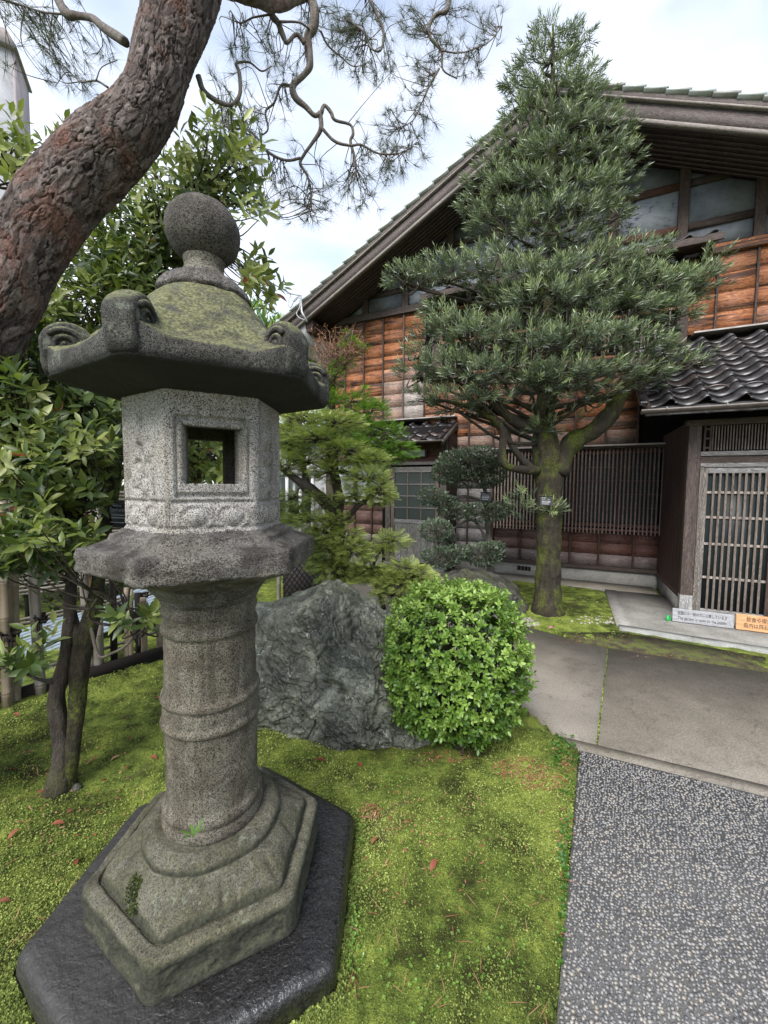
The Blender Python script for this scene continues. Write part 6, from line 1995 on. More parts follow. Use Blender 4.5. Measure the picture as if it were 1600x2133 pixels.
reg = [  # u, v, ru, rv, D, rosettes, paleness (sky light painted into outer sprays, inner ones darker)
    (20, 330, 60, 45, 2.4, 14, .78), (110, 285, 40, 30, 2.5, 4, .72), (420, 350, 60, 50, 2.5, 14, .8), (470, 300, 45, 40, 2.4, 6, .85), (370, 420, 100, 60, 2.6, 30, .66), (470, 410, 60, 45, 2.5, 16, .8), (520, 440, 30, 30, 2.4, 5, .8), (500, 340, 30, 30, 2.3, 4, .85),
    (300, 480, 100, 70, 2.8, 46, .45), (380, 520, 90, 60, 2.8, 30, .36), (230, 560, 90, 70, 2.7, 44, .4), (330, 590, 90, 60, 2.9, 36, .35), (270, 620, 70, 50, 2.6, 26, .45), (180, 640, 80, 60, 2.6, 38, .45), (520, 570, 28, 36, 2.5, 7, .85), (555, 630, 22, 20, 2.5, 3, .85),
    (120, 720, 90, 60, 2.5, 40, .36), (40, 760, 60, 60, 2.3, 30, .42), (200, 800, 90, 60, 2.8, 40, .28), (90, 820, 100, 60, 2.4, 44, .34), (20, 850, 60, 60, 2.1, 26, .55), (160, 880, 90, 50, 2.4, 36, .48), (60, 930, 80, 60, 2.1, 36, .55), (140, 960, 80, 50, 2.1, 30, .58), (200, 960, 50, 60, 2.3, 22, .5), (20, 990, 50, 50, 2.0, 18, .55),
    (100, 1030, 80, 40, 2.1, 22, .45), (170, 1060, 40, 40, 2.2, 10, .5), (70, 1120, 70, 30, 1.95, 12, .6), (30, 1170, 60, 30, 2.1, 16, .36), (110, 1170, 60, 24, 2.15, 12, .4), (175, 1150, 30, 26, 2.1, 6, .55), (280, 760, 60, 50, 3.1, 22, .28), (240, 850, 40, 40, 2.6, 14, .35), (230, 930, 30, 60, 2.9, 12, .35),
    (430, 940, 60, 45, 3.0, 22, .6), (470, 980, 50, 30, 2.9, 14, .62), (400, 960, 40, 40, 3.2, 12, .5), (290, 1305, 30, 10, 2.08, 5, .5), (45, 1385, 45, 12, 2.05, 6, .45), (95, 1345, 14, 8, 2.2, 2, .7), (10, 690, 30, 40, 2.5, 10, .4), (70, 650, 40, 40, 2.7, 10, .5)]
skel = np.concatenate([smooth_path(pxrows(q), 6) for q in ([(143, 1320, 2.34, 1), (150, 1120, 2.42, 1), (156, 1040, 2.45, 1), (80, 900, 2.5, 1), (40, 800, 2.5, 1)],
        [(206, 1200, 2.44, 1), (232, 1040, 2.6, 1), (250, 830, 2.8, 1), (290, 700, 2.9, 1), (340, 560, 3.0, 1), (380, 430, 2.8, 1)], [(250, 830, 2.8, 1), (150, 720, 2.6, 1), (60, 600, 2.5, 1), (20, 350, 2.4, 1)], [(250, 860, 2.8, 1), (420, 950, 3.0, 1)], [(285, 1318, 2.08, 1), (290, 1310, 2.08, 1)], [(45, 1400, 2.15, 1), (20, 1395, 2.1, 1)])])[:, :3]
rp, ra, rt, segs = [], [], [], []
for (u, v, ru, rv, D, n, paleness) in reg:
    for _ in range(int(n * 1.75)):
        a_, r_ = rng.random() * 6.28, math.sqrt(rng.random())
        e = P(u + ru * r_ * math.cos(a_), v + rv * r_ * math.sin(a_), D + rng.normal(0, .14))
        k = np.argmin(np.linalg.norm(skel - e, axis=1) + .25 * rng.random(len(skel)))
        b = skel[k]
        L_ = np.linalg.norm(e - b)
        t0 = max(0.0, 1 - .38 / max(L_, .01))
        st_pt = b + (e - b) * t0
        m_ = (st_pt + e) / 2 + rng.normal(0, .03, 3) + np.array([0, 0, -.03])
        segs.append((smooth_path([st_pt, m_, e], 4), .0055, .0022))
        if t0 > 0 and rng.random() < .5:
            segs.append((smooth_path([b, (b + st_pt) / 2 + rng.normal(0, .05, 3), st_pt], 4), .009, .005))
        ax = unit(e - m_) * .8 + np.array([0, -.25, .5]) + rng.normal(0, .35, 3)
        rp.append(e)
        ra.append(ax)
        rt.append(np.clip(paleness - .01 + rng.normal(0, .22), 0, .93))
rp, ra, rt = np.array(rp), np.array(ra), np.array(rt)
ix, _t, q, R_, s_ = shoots(rp, unit(ra), 8, .088, .13, .080, 80, 36)
tn = np.clip(rt[ix] + rng.normal(0, .08, len(ix)), 0, .96)
tn[rng.random(len(tn)) < .008] = 1.0
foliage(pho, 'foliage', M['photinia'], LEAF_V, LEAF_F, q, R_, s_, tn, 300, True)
twig_mesh(pho, 'twigs', segs, M['dark_bark'], 5)
print('photinia leaves', len(q))

# ------------------------------------------------------------------ feathery yews in the middle
def spray_template(npair=9, droop=.25):
    V, F, tn = [], [], []
    for k in range(npair):
        t = (k + .6) / npair
        L_ = .34 * (math.sin(math.pi * (t * .8 + .14))) + .05
        for sgn in (-1, 1):
            b = np.array([0, t, -droop * t * t])
            d = unit(np.array([sgn * .85, .55, -.12]))
            p = np.array([-d[1], d[0], 0]) * .030
            i = len(V)
            V += [b, b + d * L_ * .5 + p, b + d * L_ * .5 - p, b + d * L_ + np.array([0, 0, -.03])]
            F += [(i, i + 2, i + 1), (i + 1, i + 2, i + 3)]
            tn += [.42 * (t - .5)] * 3 + [.42 * (t - .5) + .12]
    i = len(V)
    V += [(-.02, 0, 0), (.02, 0, 0), (0, 1.08, -droop * 1.1)]
    F.append((i, i + 1, i + 2))
    tn += [-.2, -.2, .3]
    return np.array(V), np.array(F), np.array(tn)
SPV, SPF, SPT = spray_template()
def feathery(name, label, root, limbs, pads, mat, bark, length=.19, density=.030, base_tone=.42, droop_up=.25):
    o = thing(name, label, 'shrub', root)
    lim = []
    for rows in limbs:
        w_ = pxrows(rows)
        limb(o, 'trunk' if not lim else 'limb', w_, M[bark], 9, 5, .22, int(rows[0][0]))
        lim.append(smooth_path(w_, 5)[:, :3])
    lim = np.concatenate(lim)
    ps, ax, tn, segs = [], [], [], []
    for (u, v, ru, rv, D, light) in pads:
        c = P(u, v, D)
        rad = np.array([ru * D / F_PX, max(.15, ru * D / F_PX * .7), rv * D / F_PX])
        n = int(np.clip(ru * rv * density, 10, 600))
        d, q_ = ball_pts(n, .35)
        p_ = c + q_ * rad
        k = np.argmin(np.linalg.norm(lim - c, axis=1))
        segs.append((smooth_path([lim[k], (lim[k] + c) / 2 + rng.normal(0, .04, 3), c], 4), .013, .006))
        for e in p_[:: 6]:
            segs.append((smooth_path([c, (c + e) / 2 + np.array([0, 0, .02]), e], 3), .005, .002))
        out = unit((c - lim[k]) * np.array([1, 1, .3]))
        a_ = d * np.array([1, 1, .35]) + out * .5 + np.array([0, -.2, droop_up]) + rng.normal(0, .22, d.shape)
        ps.append(p_)
        ax.append(a_)
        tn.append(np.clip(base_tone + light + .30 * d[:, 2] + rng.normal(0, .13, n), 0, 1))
    ps, ax, tn = np.concatenate(ps), unit(np.concatenate(ax)), np.concatenate(tn)
    s_ = length * rng.uniform(.65, 1.15, len(ps))
    foliage(o, 'foliage', M[mat], SPV, SPF, ps, rots(ax, rng.normal(0, .5, len(ps))), s_, tn, 0, False, SPT)
    twig_mesh(o, 'twigs', segs, M['dark_bark'], 5)
    return o
feathery('yew_tree', 'pale yellow green yew tree with dark forked trunk behind the big boulder', P(706, 1215, 4.3) * np.array([1, 1, 0]),
         [[(706, 1225, 4.3, 15), (704, 1150, 4.32, 14), (700, 1085, 4.35, 13), (672, 1040, 4.4, 12), (636, 1012, 4.4, 10), (605, 990, 4.45, 8), (570, 960, 4.5, 6)],
          [(702, 1090, 4.35, 10), (705, 1030, 4.4, 12), (690, 960, 4.5, 8), (680, 900, 4.55, 5)], [(705, 1100, 4.3, 6), (740, 1060, 4.2, 6), (775, 1030, 4.15, 5), (800, 1005, 4.1, 3)], [(640, 1010, 4.4, 6), (630, 960, 4.5, 5), (620, 900, 4.5, 4)]],
         [(640, 875, 55, 24, 4.7, .12), (700, 885, 60, 26, 4.6, .1), (605, 915, 34, 30, 4.6, .2), (660, 920, 60, 26, 4.5, -.02), (600, 970, 30, 28, 4.5, .05), (720, 945, 62, 24, 4.4, .1), (775, 960, 36, 18, 4.3, .22), (640, 965, 50, 24, 4.5, -.1), (700, 985, 56, 22, 4.35, .0),
          (765, 1000, 46, 24, 4.2, .12), (790, 1030, 30, 22, 4.1, .1), (740, 1035, 34, 18, 4.2, .0), (610, 1040, 40, 20, 4.4, -.05), (670, 1045, 30, 16, 4.3, -.12), (645, 1085, 50, 14, 4.2, .18), (620, 1075, 34, 16, 4.3, .0), (700, 1085, 36, 16, 4.2, .05), (670, 1110, 36, 16, 4.2, .05),
          (720, 1120, 40, 22, 4.1, .22), (735, 1150, 34, 24, 4.05, .2), (690, 1150, 40, 26, 4.15, -.12), (700, 1190, 44, 22, 4.1, -.16), (655, 1130, 26, 20, 4.2, .05), (665, 1170, 20, 24, 4.2, -.1)], 'yew_light', 'dark_bark', .092, .32, .80)
feathery('yew_shrub', 'small lime tipped yew shrub growing between the boulder and the azalea', P(806, 1262, 4.2) * np.array([1, 1, 0]),
         [[(800, 1270, 4.2, 5), (790, 1235, 4.2, 4), (775, 1200, 4.2, 3.5), (785, 1160, 4.2, 3), (810, 1130, 4.2, 2)], [(826, 1275, 4.1, 4), (830, 1240, 4.1, 3), (850, 1205, 4.1, 2)]],
         [(815, 1128, 36, 16, 4.2, .3), (785, 1150, 40, 14, 4.2, .15), (770, 1190, 34, 18, 4.2, -.1), (840, 1185, 44, 14, 4.1, .32), (870, 1200, 40, 18, 4.05, .3), (830, 1215, 44, 20, 4.1, .12), (815, 1240, 34, 16, 4.1, -.05), (800, 1200, 30, 16, 4.15, .0), (875, 1225, 24, 12, 4.05, .2)], 'yew_light', 'dark_bark', .09, .30, .80)
feathery('cypress_tree', 'vivid green feathery tree standing before the back door wall', P(693, 1100, 6.6) * np.array([1, 1, 0]),
         [[(693, 1120, 6.6, 14), (692, 980, 6.6, 13), (690, 880, 6.6, 11), (688, 790, 6.6, 9), (700, 730, 6.6, 5), (735, 690, 6.6, 3)], [(690, 870, 6.6, 6), (715, 850, 6.5, 5), (760, 870, 6.4, 4), (800, 900, 6.2, 3)], [(690, 800, 6.6, 4), (700, 775, 6.55, 4), (712, 740, 6.5, 3)]],
         [(735, 838, 44, 14, 6.4, .1), (770, 860, 44, 14, 6.3, .12), (735, 890, 66, 24, 6.3, .05), (790, 905, 56, 26, 6.2, .05), (830, 940, 34, 22, 6.0, .08), (760, 935, 66, 24, 6.1, -.08), (800, 955, 40, 18, 6.0, -.1), (700, 920, 40, 26, 6.3, -.1), (690, 830, 30, 16, 6.5, .1), (700, 785, 18, 18, 6.5, .1),
          (735, 725, 26, 14, 6.5, .12), (715, 760, 22, 10, 6.5, .05), (755, 815, 12, 8, 6.4, .1), (780, 845, 30, 8, 6.3, .15), (722, 700, 10, 6, 6.5, .0)], 'yew_green', 'dark_bark', .12, .28, .72)
# withered crown top of that tree
wc = thing('withered_branch', 'withered reddish brown twigs against the orange boards at the house corner', 'branch', P(695, 760, 6.5))
segs = []
for k in range(90):
    a = P(697 + rng.normal(0, 5), 765 + rng.normal(0, 14), 6.55)
    e = P(rng.uniform(650, 765), rng.uniform(678, 745) if rng.random() < .75 else rng.uniform(740, 830), 6.5 + rng.normal(0, .2))
    m_ = (a + e) / 2 + rng.normal(0, .07, 3)
    q_ = smooth_path([a, m_, e], 4)
    segs.append((q_, .0085, .003))
    for _ in range(4):
        b = q_[rng.integers(4, len(q_))]
        segs.append(([b, b + rng.normal(0, .06, 3) + np.array([0, 0, .03])], .0035, .0018))
twig_mesh(wc, 'twigs', segs, M['dead_twig'], 4)
pz = np.array([s[0][-1] for s in segs[::2]])
pz = np.repeat(pz, 5, 0) + rng.normal(0, .03, (len(pz) * 5, 3))
foliage(wc, 'withered_leaves', M['dead_leaf'], SMALL_V, SMALL_F, pz, rots(unit(rng.normal(size=pz.shape))), np.full(len(pz), .04), rng.uniform(.3, .8, len(pz)))

# ------------------------------------------------------------------ small cloud pruned holly by the wall
hol = thing('cloud_pruned_holly', 'small dark cloud pruned holly with round pads by the lattice window', 'tree', P(1022, 1195, 6.7) * np.array([1, 1, 0]))
hl = [[(1024, 1212, 6.7, 9), (1020, 1150, 6.7, 7), (1016, 1085, 6.7, 6), (1010, 1020, 6.7, 5), (998, 985, 6.65, 4), (970, 965, 6.6, 2)], [(1018, 1135, 6.7, 4), (1000, 1100, 6.6, 3), (980, 1082, 6.6, 3), (945, 1100, 6.5, 2)], [(1014, 1050, 6.7, 3), (975, 1035, 6.6, 3), (920, 1040, 6.5, 2)]]
lim = []
for k, rows in enumerate(hl):
    w_ = pxrows(rows)
    limb(hol, 'trunk' if k == 0 else 'limb', w_, M['grey_bark'], 8, 5, .2, 90 + k)
    lim.append(smooth_path(w_, 5)[:, :3])
lim = np.concatenate(lim)
ps, dr, tn, segs = [], [], [], []
for (u, v, ru, rv, D) in [(968, 965, 60, 28, 6.5), (935, 985, 36, 24, 6.45), (1000, 955, 46, 24, 6.55), (1020, 985, 34, 30, 6.65), (975, 1000, 60, 16, 6.5), (900, 1034, 32, 18, 6.4), (925, 1045, 26, 14, 6.4), (952, 1064, 38, 17, 6.45), (1010, 1068, 44, 20, 6.5), (1040, 1062, 26, 16, 6.55), (908, 1105, 34, 24, 6.35), (930, 1120, 18, 12, 6.4), (920, 1160, 42, 22, 6.3), (950, 1150, 30, 14, 6.35), (1006, 1155, 42, 24, 6.45), (1030, 1145, 22, 18, 6.5)]:
    c = P(u, v, D)
    rad = np.array([ru, ru * .8, rv]) * D / F_PX
    n = int(ru * rv * .9)
    d, q_ = ball_pts(n, .7)
    p_ = c + q_ * rad * (1 + .16 * fbm(d * 3 + u, 2, 3))[:, None]
    ps.append(p_)
    dr.append(d + np.array([0, 0, .5]) + rng.normal(0, .5, d.shape))
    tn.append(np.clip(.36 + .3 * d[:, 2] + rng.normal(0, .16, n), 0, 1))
    k = np.argmin(np.linalg.norm(lim - c, axis=1))
    segs.append((smooth_path([lim[k], (lim[k] + c) / 2 + rng.normal(0, .03, 3), c], 4), .014, .006))
    for e in p_[::14]:
        segs.append(([c, (c + e) / 2 + rng.normal(0, .02, 3), e], .005, .002))
ps, dr, tn = np.concatenate(ps), unit(np.concatenate(dr)), np.concatenate(tn)
foliage(hol, 'foliage', M['holly'], SMALL_V, SMALL_F, ps, rots(dr, rng.uniform(0, 6.28, len(ps))), rng.uniform(.035, .06, len(ps)), tn)
twig_mesh(hol, 'twigs', segs, M['grey_bark'], 5)

# ------------------------------------------------------------------ greenery far behind
def leafmass(name, label, blobs, mat, size, dens, cat='hedge', tone0=.4):
    o = thing(name, label, cat, blobs[0][0])
    o['kind'] = 'stuff'
    ps, dr, tn = [], [], []
    core = MB()
    for c, rad in blobs:
        c, rad = np.array(c, float), np.array(rad, float)
        n = int(dens * (rad[0] * rad[1] + rad[0] * rad[2] + rad[1] * rad[2]))
        d, q_ = ball_pts(n, .55)
        ps.append(c + q_ * rad * (1 + .2 * fbm(d * 3 + c, 2, 9))[:, None])
        dr.append(d + np.array([0, 0, .4]) + rng.normal(0, .5, d.shape))
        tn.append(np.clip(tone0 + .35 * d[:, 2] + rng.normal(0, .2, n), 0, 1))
        V = ICO_V * rad * .52 * (1 + .1 * rng.standard_normal((len(ICO_V), 1))) + c - np.array(o.location)
        core.add(V, ICO_F)
    ps, dr, tn = np.concatenate(ps), unit(np.concatenate(dr)), np.concatenate(tn)
    foliage(o, 'foliage', M[mat], LEAF_V, LEAF_F, ps, rots(dr, rng.uniform(0, 6.28, len(ps))), rng.uniform(.7, 1.2, len(ps)) * size, tn)
    core.build('dark_core', M['dark_bark'], o, attrs={'tone': np.full(core.n, .2)}, kind='stuff')  # dark filler lumps added inside the leaves, not real branches
    return o
leafmass('hedge', 'dark green hedge behind the bamboo fences on the left', [((-4.9, 5.6, 1.0), (1.0, .7, 1.5)), ((-3.9, 6.3, 1.1), (.9, .7, 1.6)), ((-6.2, 5.0, 1.2), (1.2, .8, 1.9)), ((-3.0, 7.0, .9), (.9, .6, 1.3)), ((-7.8, 5.0, 1.5), (1.2, .9, 2.2)), ((-5.4, 6.6, 2.4), (1.6, .8, 1.6)), ((-3.7, 7.3, 2.2), (1.1, .8, 1.1))], 'hedge', .17, 230)
leafmass('ivy_bank', 'sunny green ivy bank rising beyond the lantern roof', [(P(540, 690, 12), (.9, .8, .85)), (P(575, 720, 12), (.9, .8, .8)), (P(600, 740, 12.5), (1.0, .8, .9)), (P(640, 760, 12.5), (.9, .8, 1.1)), (P(500, 680, 12), (.8, .8, 1.0)), (P(670, 790, 12.6), (.7, .7, 1.2)), (P(600, 840, 12.5), (1.4, .8, 1.1))], 'ivy', .20, 150, 'ivy', .55)
leafmass('sapling', 'pale yellow leaved young tree between lantern and yew', [(P(612, 880, 4.9), (.20, .2, .20)), (P(600, 930, 4.9), (.2, .2, .22)), (P(625, 905, 5.0), (.2, .2, .16))], 'photinia', .13, 420, 'shrub', .72)
# ------------------------------------------------------------------ bamboo fence on the left
fen = thing('bamboo_fence', 'open fence of upright bamboo poles tied with black palm rope', 'fence', (-2.6, 3.4, 0))
def culm(parent, name, a, b, r, mat, nodes=.26, seg=10, phase=0.0):
    a, b = np.asarray(a, float), np.asarray(b, float)
    L_ = np.linalg.norm(b - a)
    ts, rs = [0], [r]
    x = nodes * (.3 + .6 * phase)
    while x < L_ - .02:
        for o_, f in ((-.014, 1.0), (-.004, 1.10), (.0, .93), (.004, 1.13), (.014, 1.0)):
            ts.append((x + o_) / L_)
            rs.append(r * f)
        x += nodes * rng.uniform(.9, 1.1)
    ts.append(1)
    rs.append(r * .96)
    p = a[None] + (b - a)[None] * np.array(ts)[:, None]
    mb = MB().tube(p - np.array(parent.location), rs, seg)
    return link(name, mb.mesh(name, True), mat, parent)
def pole_px(u0, v0, u1, v1, r_px, mat, zb=.07):
    a = gz(u0, v0, zb)
    D = (a - CAM_P) @ CAM_F
    b = P(u1, v1, D * .985)
    culm(fen, 'bamboo_pole', a - np.array([0, 0, .08]), b, r_px * D / F_PX, M[mat], .27, 10, rng.random())
for q in [(15, 1480, 5, 1045, 9, 'bamboo'), (34, 1468, 24, 1046, 8, 'bamboo'), (86, 1450, 66, 1150, 9.5, 'bamboo_grey'), (190, 1412, 162, 1045, 8, 'bamboo_grey'), (197, 1408, 172, 1043, 6, 'bamboo_warm'), (203, 1408, 205, 1290, 8, 'bamboo_grey'),
          (265, 1385, 263, 1224, 5, 'bamboo'), (272, 1384, 273, 1228, 4.5, 'bamboo'), (301, 1367, 298, 1245, 6, 'bamboo'), (333, 1352, 330, 1230, 6, 'bamboo'), (-40, 1500, -55, 1040, 10, 'bamboo'), (212, 1405, 203, 1060, 5, 'bamboo_grey'), (360, 1345, 358, 1235, 5, 'bamboo')]:
    pole_px(*q)
def rail_px(u0, v0, D0, u1, v1, D1, r, mat='bamboo_grey'):
    culm(fen, 'bamboo_rail', P(u0, v0, D0), P(u1, v1, D1), r, M[mat], .3, 8, rng.random())
rail_px(-80, 1330, 2.85, 345, 1230, 4.25, .016)
rail_px(-80, 1318, 2.90, 345, 1226, 4.28, .013)
rail_px(-60, 1440, 2.8, 345, 1310, 4.2, .016)
for (u, v, D) in ((10, 1318, 3.0), (30, 1316, 3.0), (82, 1285, 3.2), (268, 1247, 3.95), (24, 1330, 3.0), (86, 1292, 3.2), (300, 1240, 4.05)):
    c = P(u, v, D * .975)
    mb = MB()
    for k in range(3):
        a = np.linspace(0, 2 * math.pi, 12)
        t = (k - 1) * .012
        mb.tube(np.stack([.036 * np.cos(a), .036 * np.sin(a), t + .02 * np.sin(a * .5 + k)], 1), .007, 5, False)
    mb.tube(smooth_path([(0, -.035, 0), (.01, -.05, .03), (.02, -.045, -.02), (.015, -.04, -.10)], 4), .005, 5)
    mb.build('rope_knot', M['rope'], fen, True, loc=c - np.array(fen.location))
for (u, v, u1, v1) in ((238, 1395, 234, 1190), (290, 1370, 287, 1235), (182, 1410, 180, 1300)):
    a = gz(u, v, .06)
    D = (a - CAM_P) @ CAM_F
    mb = MB().tube(np.array([a - np.array([0, 0, .1]), P(u1, v1, D)]) - np.array(fen.location), 6.5 * D / F_PX, 8)
    mb.build('charred_post', M['rope'], fen, True)
MB().bar(gz(-80, 1490, .10) - np.array(fen.location), gz(345, 1362, .10) - np.array(fen.location), .03, .16).build('base_board', M['rope'], fen)

# corrugated sheet lying behind the fence
cs = []
A0, A1 = P(-150, 1420, 3.4), P(400, 1215, 5.1)
ux = unit(A1 - A0)
uy = unit(np.array([-ux[1], ux[0], .55]))
nw = unit(np.cross(ux, uy))
Wd = .46
n = 70
V = []
for i in range(n + 1):
    t = i / n
    for e in (0, 1):
        V.append(A0 + (A1 - A0) * e + uy * (t - .5) * Wd + nw * .012 * math.sin(t * 2 * math.pi * 11))
V = np.array(V)
Q = [(2 * i, 2 * i + 1, 2 * i + 3, 2 * i + 2) for i in range(n)]
V2 = V - nw * .003
mb = MB().add(np.concatenate([V, V2]), Q + [tuple(k + len(V) for k in f[::-1]) for f in Q])
tag(mb.build('corrugated_sheet', M['sheet'], None, True), 'pale blue corrugated sheet lying low behind the bamboo poles', 'roofing sheet')

# dense fence of horizontal bamboo further back
hf = thing('bamboo_screen', 'weathered screen of many horizontal bamboo canes behind the photinia', 'fence', (-3.6, 4.6, 0))
E0, E1 = P(-160, 1150, 4.2), P(380, 1120, 6.0)
e0, e1 = np.array([E0[0], E0[1], 0]), np.array([E1[0], E1[1], 0])
for k in range(27):
    z = .42 + k * .047
    culm(hf, 'bamboo_cane', e0 + np.array([0, 0, z + rng.normal(0, .004)]), e1 + np.array([0, 0, z + rng.normal(0, .004)]), rng.uniform(.014, .020), M['bamboo_grey'], .4, 6, rng.random())
for t in (.02, .3, .55, .8, 1.0):
    p = e0 + (e1 - e0) * t + np.array([0, .05, 0])
    mb = MB().tube(np.array([p, p + np.array([0, 0, 1.75])]) - np.array(hf.location), .035, 8)
    mb.build('charred_post', M['rope'], hf, True)

# trellis panel seen below the platform
tp = thing('trellis_panel', 'diagonal bamboo trellis panel right of the lantern, between posts', 'trellis', P(625, 1230, 5.6) * np.array([1, 1, 0]))
T0, T1 = P(588, 1200, 5.6), P(668, 1200, 5.9)
t0, t1 = np.array([T0[0], T0[1], 0]), np.array([T1[0], T1[1], 0])
Lw = np.linalg.norm(t1 - t0)
def tpt(x, z): return t0 + (t1 - t0) * (x / Lw) + np.array([0, 0, z])
zt0, zt1 = .08, .98
for k in range(-11, 12):
    for sgn in (-1, 1):
        x0 = k * .075
        xa, xb = (x0, x0 + (zt1 - zt0) * .75) if sgn > 0 else (Lw - x0, Lw - x0 - (zt1 - zt0) * .75)
        # clip to the panel
        pts_ = []
        for t in np.linspace(0, 1, 61):
            x = xa + (xb - xa) * t
            if 0 <= x <= Lw:
                pts_.append(tpt(x, zt0 + (zt1 - zt0) * t) + np.array([0, .006 * sgn, 0]))
        if len(pts_) > 4:
            mb = MB().tube(np.array([pts_[0], pts_[-1]]) - np.array(tp.location), .008, 5)
            mb.build('trellis_cane', M['dead_twig'] if False else M['rope'], tp, True)
for x in (-.05, Lw + .05, Lw + .14):
    culm(tp, 'bamboo_post', tpt(x, -.05), tpt(x, 1.15), .028, M['bamboo_grey'], .3)
for z in (.06, 1.0):
    culm(tp, 'bamboo_rail', tpt(-.1, z), tpt(Lw + .1, z), .02, M['bamboo'], .3)
MB().add([tpt(0, .1) + np.array([0, .05, 0]), tpt(Lw, .1) + np.array([0, .05, 0]), tpt(Lw, .95) + np.array([0, .05, 0]), tpt(0, .95) + np.array([0, .05, 0]),
          tpt(0, .1) + np.array([0, .07, 0]), tpt(Lw, .1) + np.array([0, .07, 0]), tpt(Lw, .95) + np.array([0, .07, 0]), tpt(0, .95) + np.array([0, .07, 0])],
         [(0, 1, 2, 3), (4, 7, 6, 5), (0, 4, 5, 1), (3, 2, 6, 7), (0, 3, 7, 4), (1, 5, 6, 2)]).build('backing', M['wall_mauve'], tp, loc=-np.array(tp.location))

# ------------------------------------------------------------------ neighbours
_c1, _c2 = P(24, 104, 9.6), P(50, 104, 10.5)
_az = math.atan2(_c2[1] - _c1[1], _c2[0] - _c1[0])
nb = thing('neighbour_building', 'tall pale rendered building corner with tiled cap at the upper left edge', 'building', (_c1[0], _c1[1], 0), _az - math.pi / 2)
_zt = float(_c1[2])
_dl = float(np.linalg.norm((_c2 - _c1)[:2]))
MB().box(-2.2, .0, .004, _dl, 0, _zt).build('wall', M['wall_white'], nb)
MB().box(.001, .06, .0, _dl, 0, _zt - .01).build('side_wall', M['wall_mauve'], nb)
mb = MB()
mb.prism([(-1.25, _zt + .002), (.12, _zt + .002), (.12, _zt + .05), (-.06, _zt + .36), (-.12, _zt + .36), (-1.25, _zt + .06)], -.10, _dl + .06, 'y')
mb.build('tiled_cap', M['cap_tile'], nb)
nh = thing('neighbour_house', 'grey white neighbouring house wall with pale window posts behind the yew', 'house', P(600, 1200, 9.5) * np.array([1, 1, 0]), -.1)
MB().box(-2.6, 1.15, .0, 3.0, 0, 2.9).build('wall', M['wall_white'], nh)
for x in (-.5, .0, .32, .62):
    MB().box(x - .035, x + .035, -.05, -.002, .2, 2.2).build('window_post', M['wall_white'], nh)
for x0, x1 in ((-.46, -.04), (.04, .28), (.36, .58)):
    MB().box(x0, x1, -.03, -.003, .9, 1.95).build('window', M['glass_dull'], nh)
MB().box(-2.7, 1.25, -.35, 3.2, 2.902, 3.02).build('eave', M['cap_tile'], nh)
MB().box(-.6, .8, -.06, -.003, 2.0, 2.12).build('lintel', M['soffit_grey'], nh)

# ------------------------------------------------------------------ cables at the eave
brk = P(627, 628, 8.45)
cb = thing('power_cable', 'dark service cable running to a looped insulator at the house eave', 'cable', brk)
mb = MB()
mb.tube(smooth_path([P(505, 535, 9.5), P(525, 555, 9.2), P(560, 585, 8.9), P(590, 603, 8.6), P(606, 612, 8.5)], 6) - brk, .013, 6)
mb.build('span', M['cable'], cb, True)
mb = MB()
mb.tube(smooth_path([P(606, 612, 8.5), P(600, 632, 8.45), P(606, 640, 8.45), P(615, 622, 8.4), P(626, 618, 8.4), P(624, 640, 8.35), P(618, 652, 8.35), P(624, 662, 8.3), P(640, 668, 8.3)], 6) - brk, .009, 6)
mb.tube(smooth_path([P(604, 612, 8.5), P(612, 628, 8.45), P(622, 620, 8.4), P(628, 630, 8.35), P(630, 652, 8.35), P(640, 670, 8.3)], 6) - brk, .009, 6)
mb.build('slack_loops', M['galv'], cb, True)
mb = MB()
mb.tube([P(626, 616, 8.38) - brk, P(629, 650, 8.3) - brk, P(640, 670, 8.25) - brk], .022, 8)
mb.tube([P(598, 610, 8.5) - brk, P(628, 616, 8.38) - brk], .014, 6)
mb.build('bracket', M['galv'], cb, True)
gc = thing('thin_cable', 'thin green stay cable slanting down behind the finial', 'cable', P(530, 630, 9))
mb = MB()
mb.tube(np.array([P(505, 565, 9), P(525, 620, 9), P(555, 685, 9), P(590, 770, 9)]) - np.array(gc.location), .011, 6)
mb.build('span', M['cable_green'], gc, True)

# ------------------------------------------------------------------ name plates on the trees
def name_plate(label, pos, rotz, w, h, text, tilt=-.2):
    o = thing('name_plate', label, 'name plate', pos)
    o.rotation_euler = (tilt, 0, rotz)
    boxo('plate', -w / 2, w / 2, 0, .012, -h / 2, h / 2, M['tag_black'], o, .003)
    boxo('hood', -w / 2 - .004, w / 2 + .004, -.015, .014, h / 2 + .002, h / 2 + .012, M['tag_black'], o, .002)
    if text:
        fit_text(text, h * .15, w * .62, M['tag_white'], o, (-w * .36, -.0015, h * .14), (math.pi / 2, 0, 0), depth=.0006)
    for (x0, x1, z) in ((-.36, .0, .36), (-.36, .34, -.02), (-.36, .30, -.13), (-.36, .22, -.32)):
        boxo('small_print', x0 * w, x1 * w, -.002, -.0005, z * h, z * h + h * .035, M['tag_white'], o, 0)
    mb = MB().tube([(0, .012, h * .2), (0, .05, h * .2)], .006, 6)
    mb.build('fixing_pin', M['tag_black'], o)
    return o
name_plate('black plastic name plate on the photinia trunk beside the fire box', P(250, 1073, 2.50), -.32, .20, .155, 'カナメモチ')
name_plate('small black name plate on the mossy conifer trunk', P(1138, 1044, 5.24), -.22, .155, .12, 'ラカンマキ')
name_plate('small black name plate hanging in the cloud pruned holly', P(1012, 1035, 6.45), -.35, .17, .13, 'イヌツゲ')

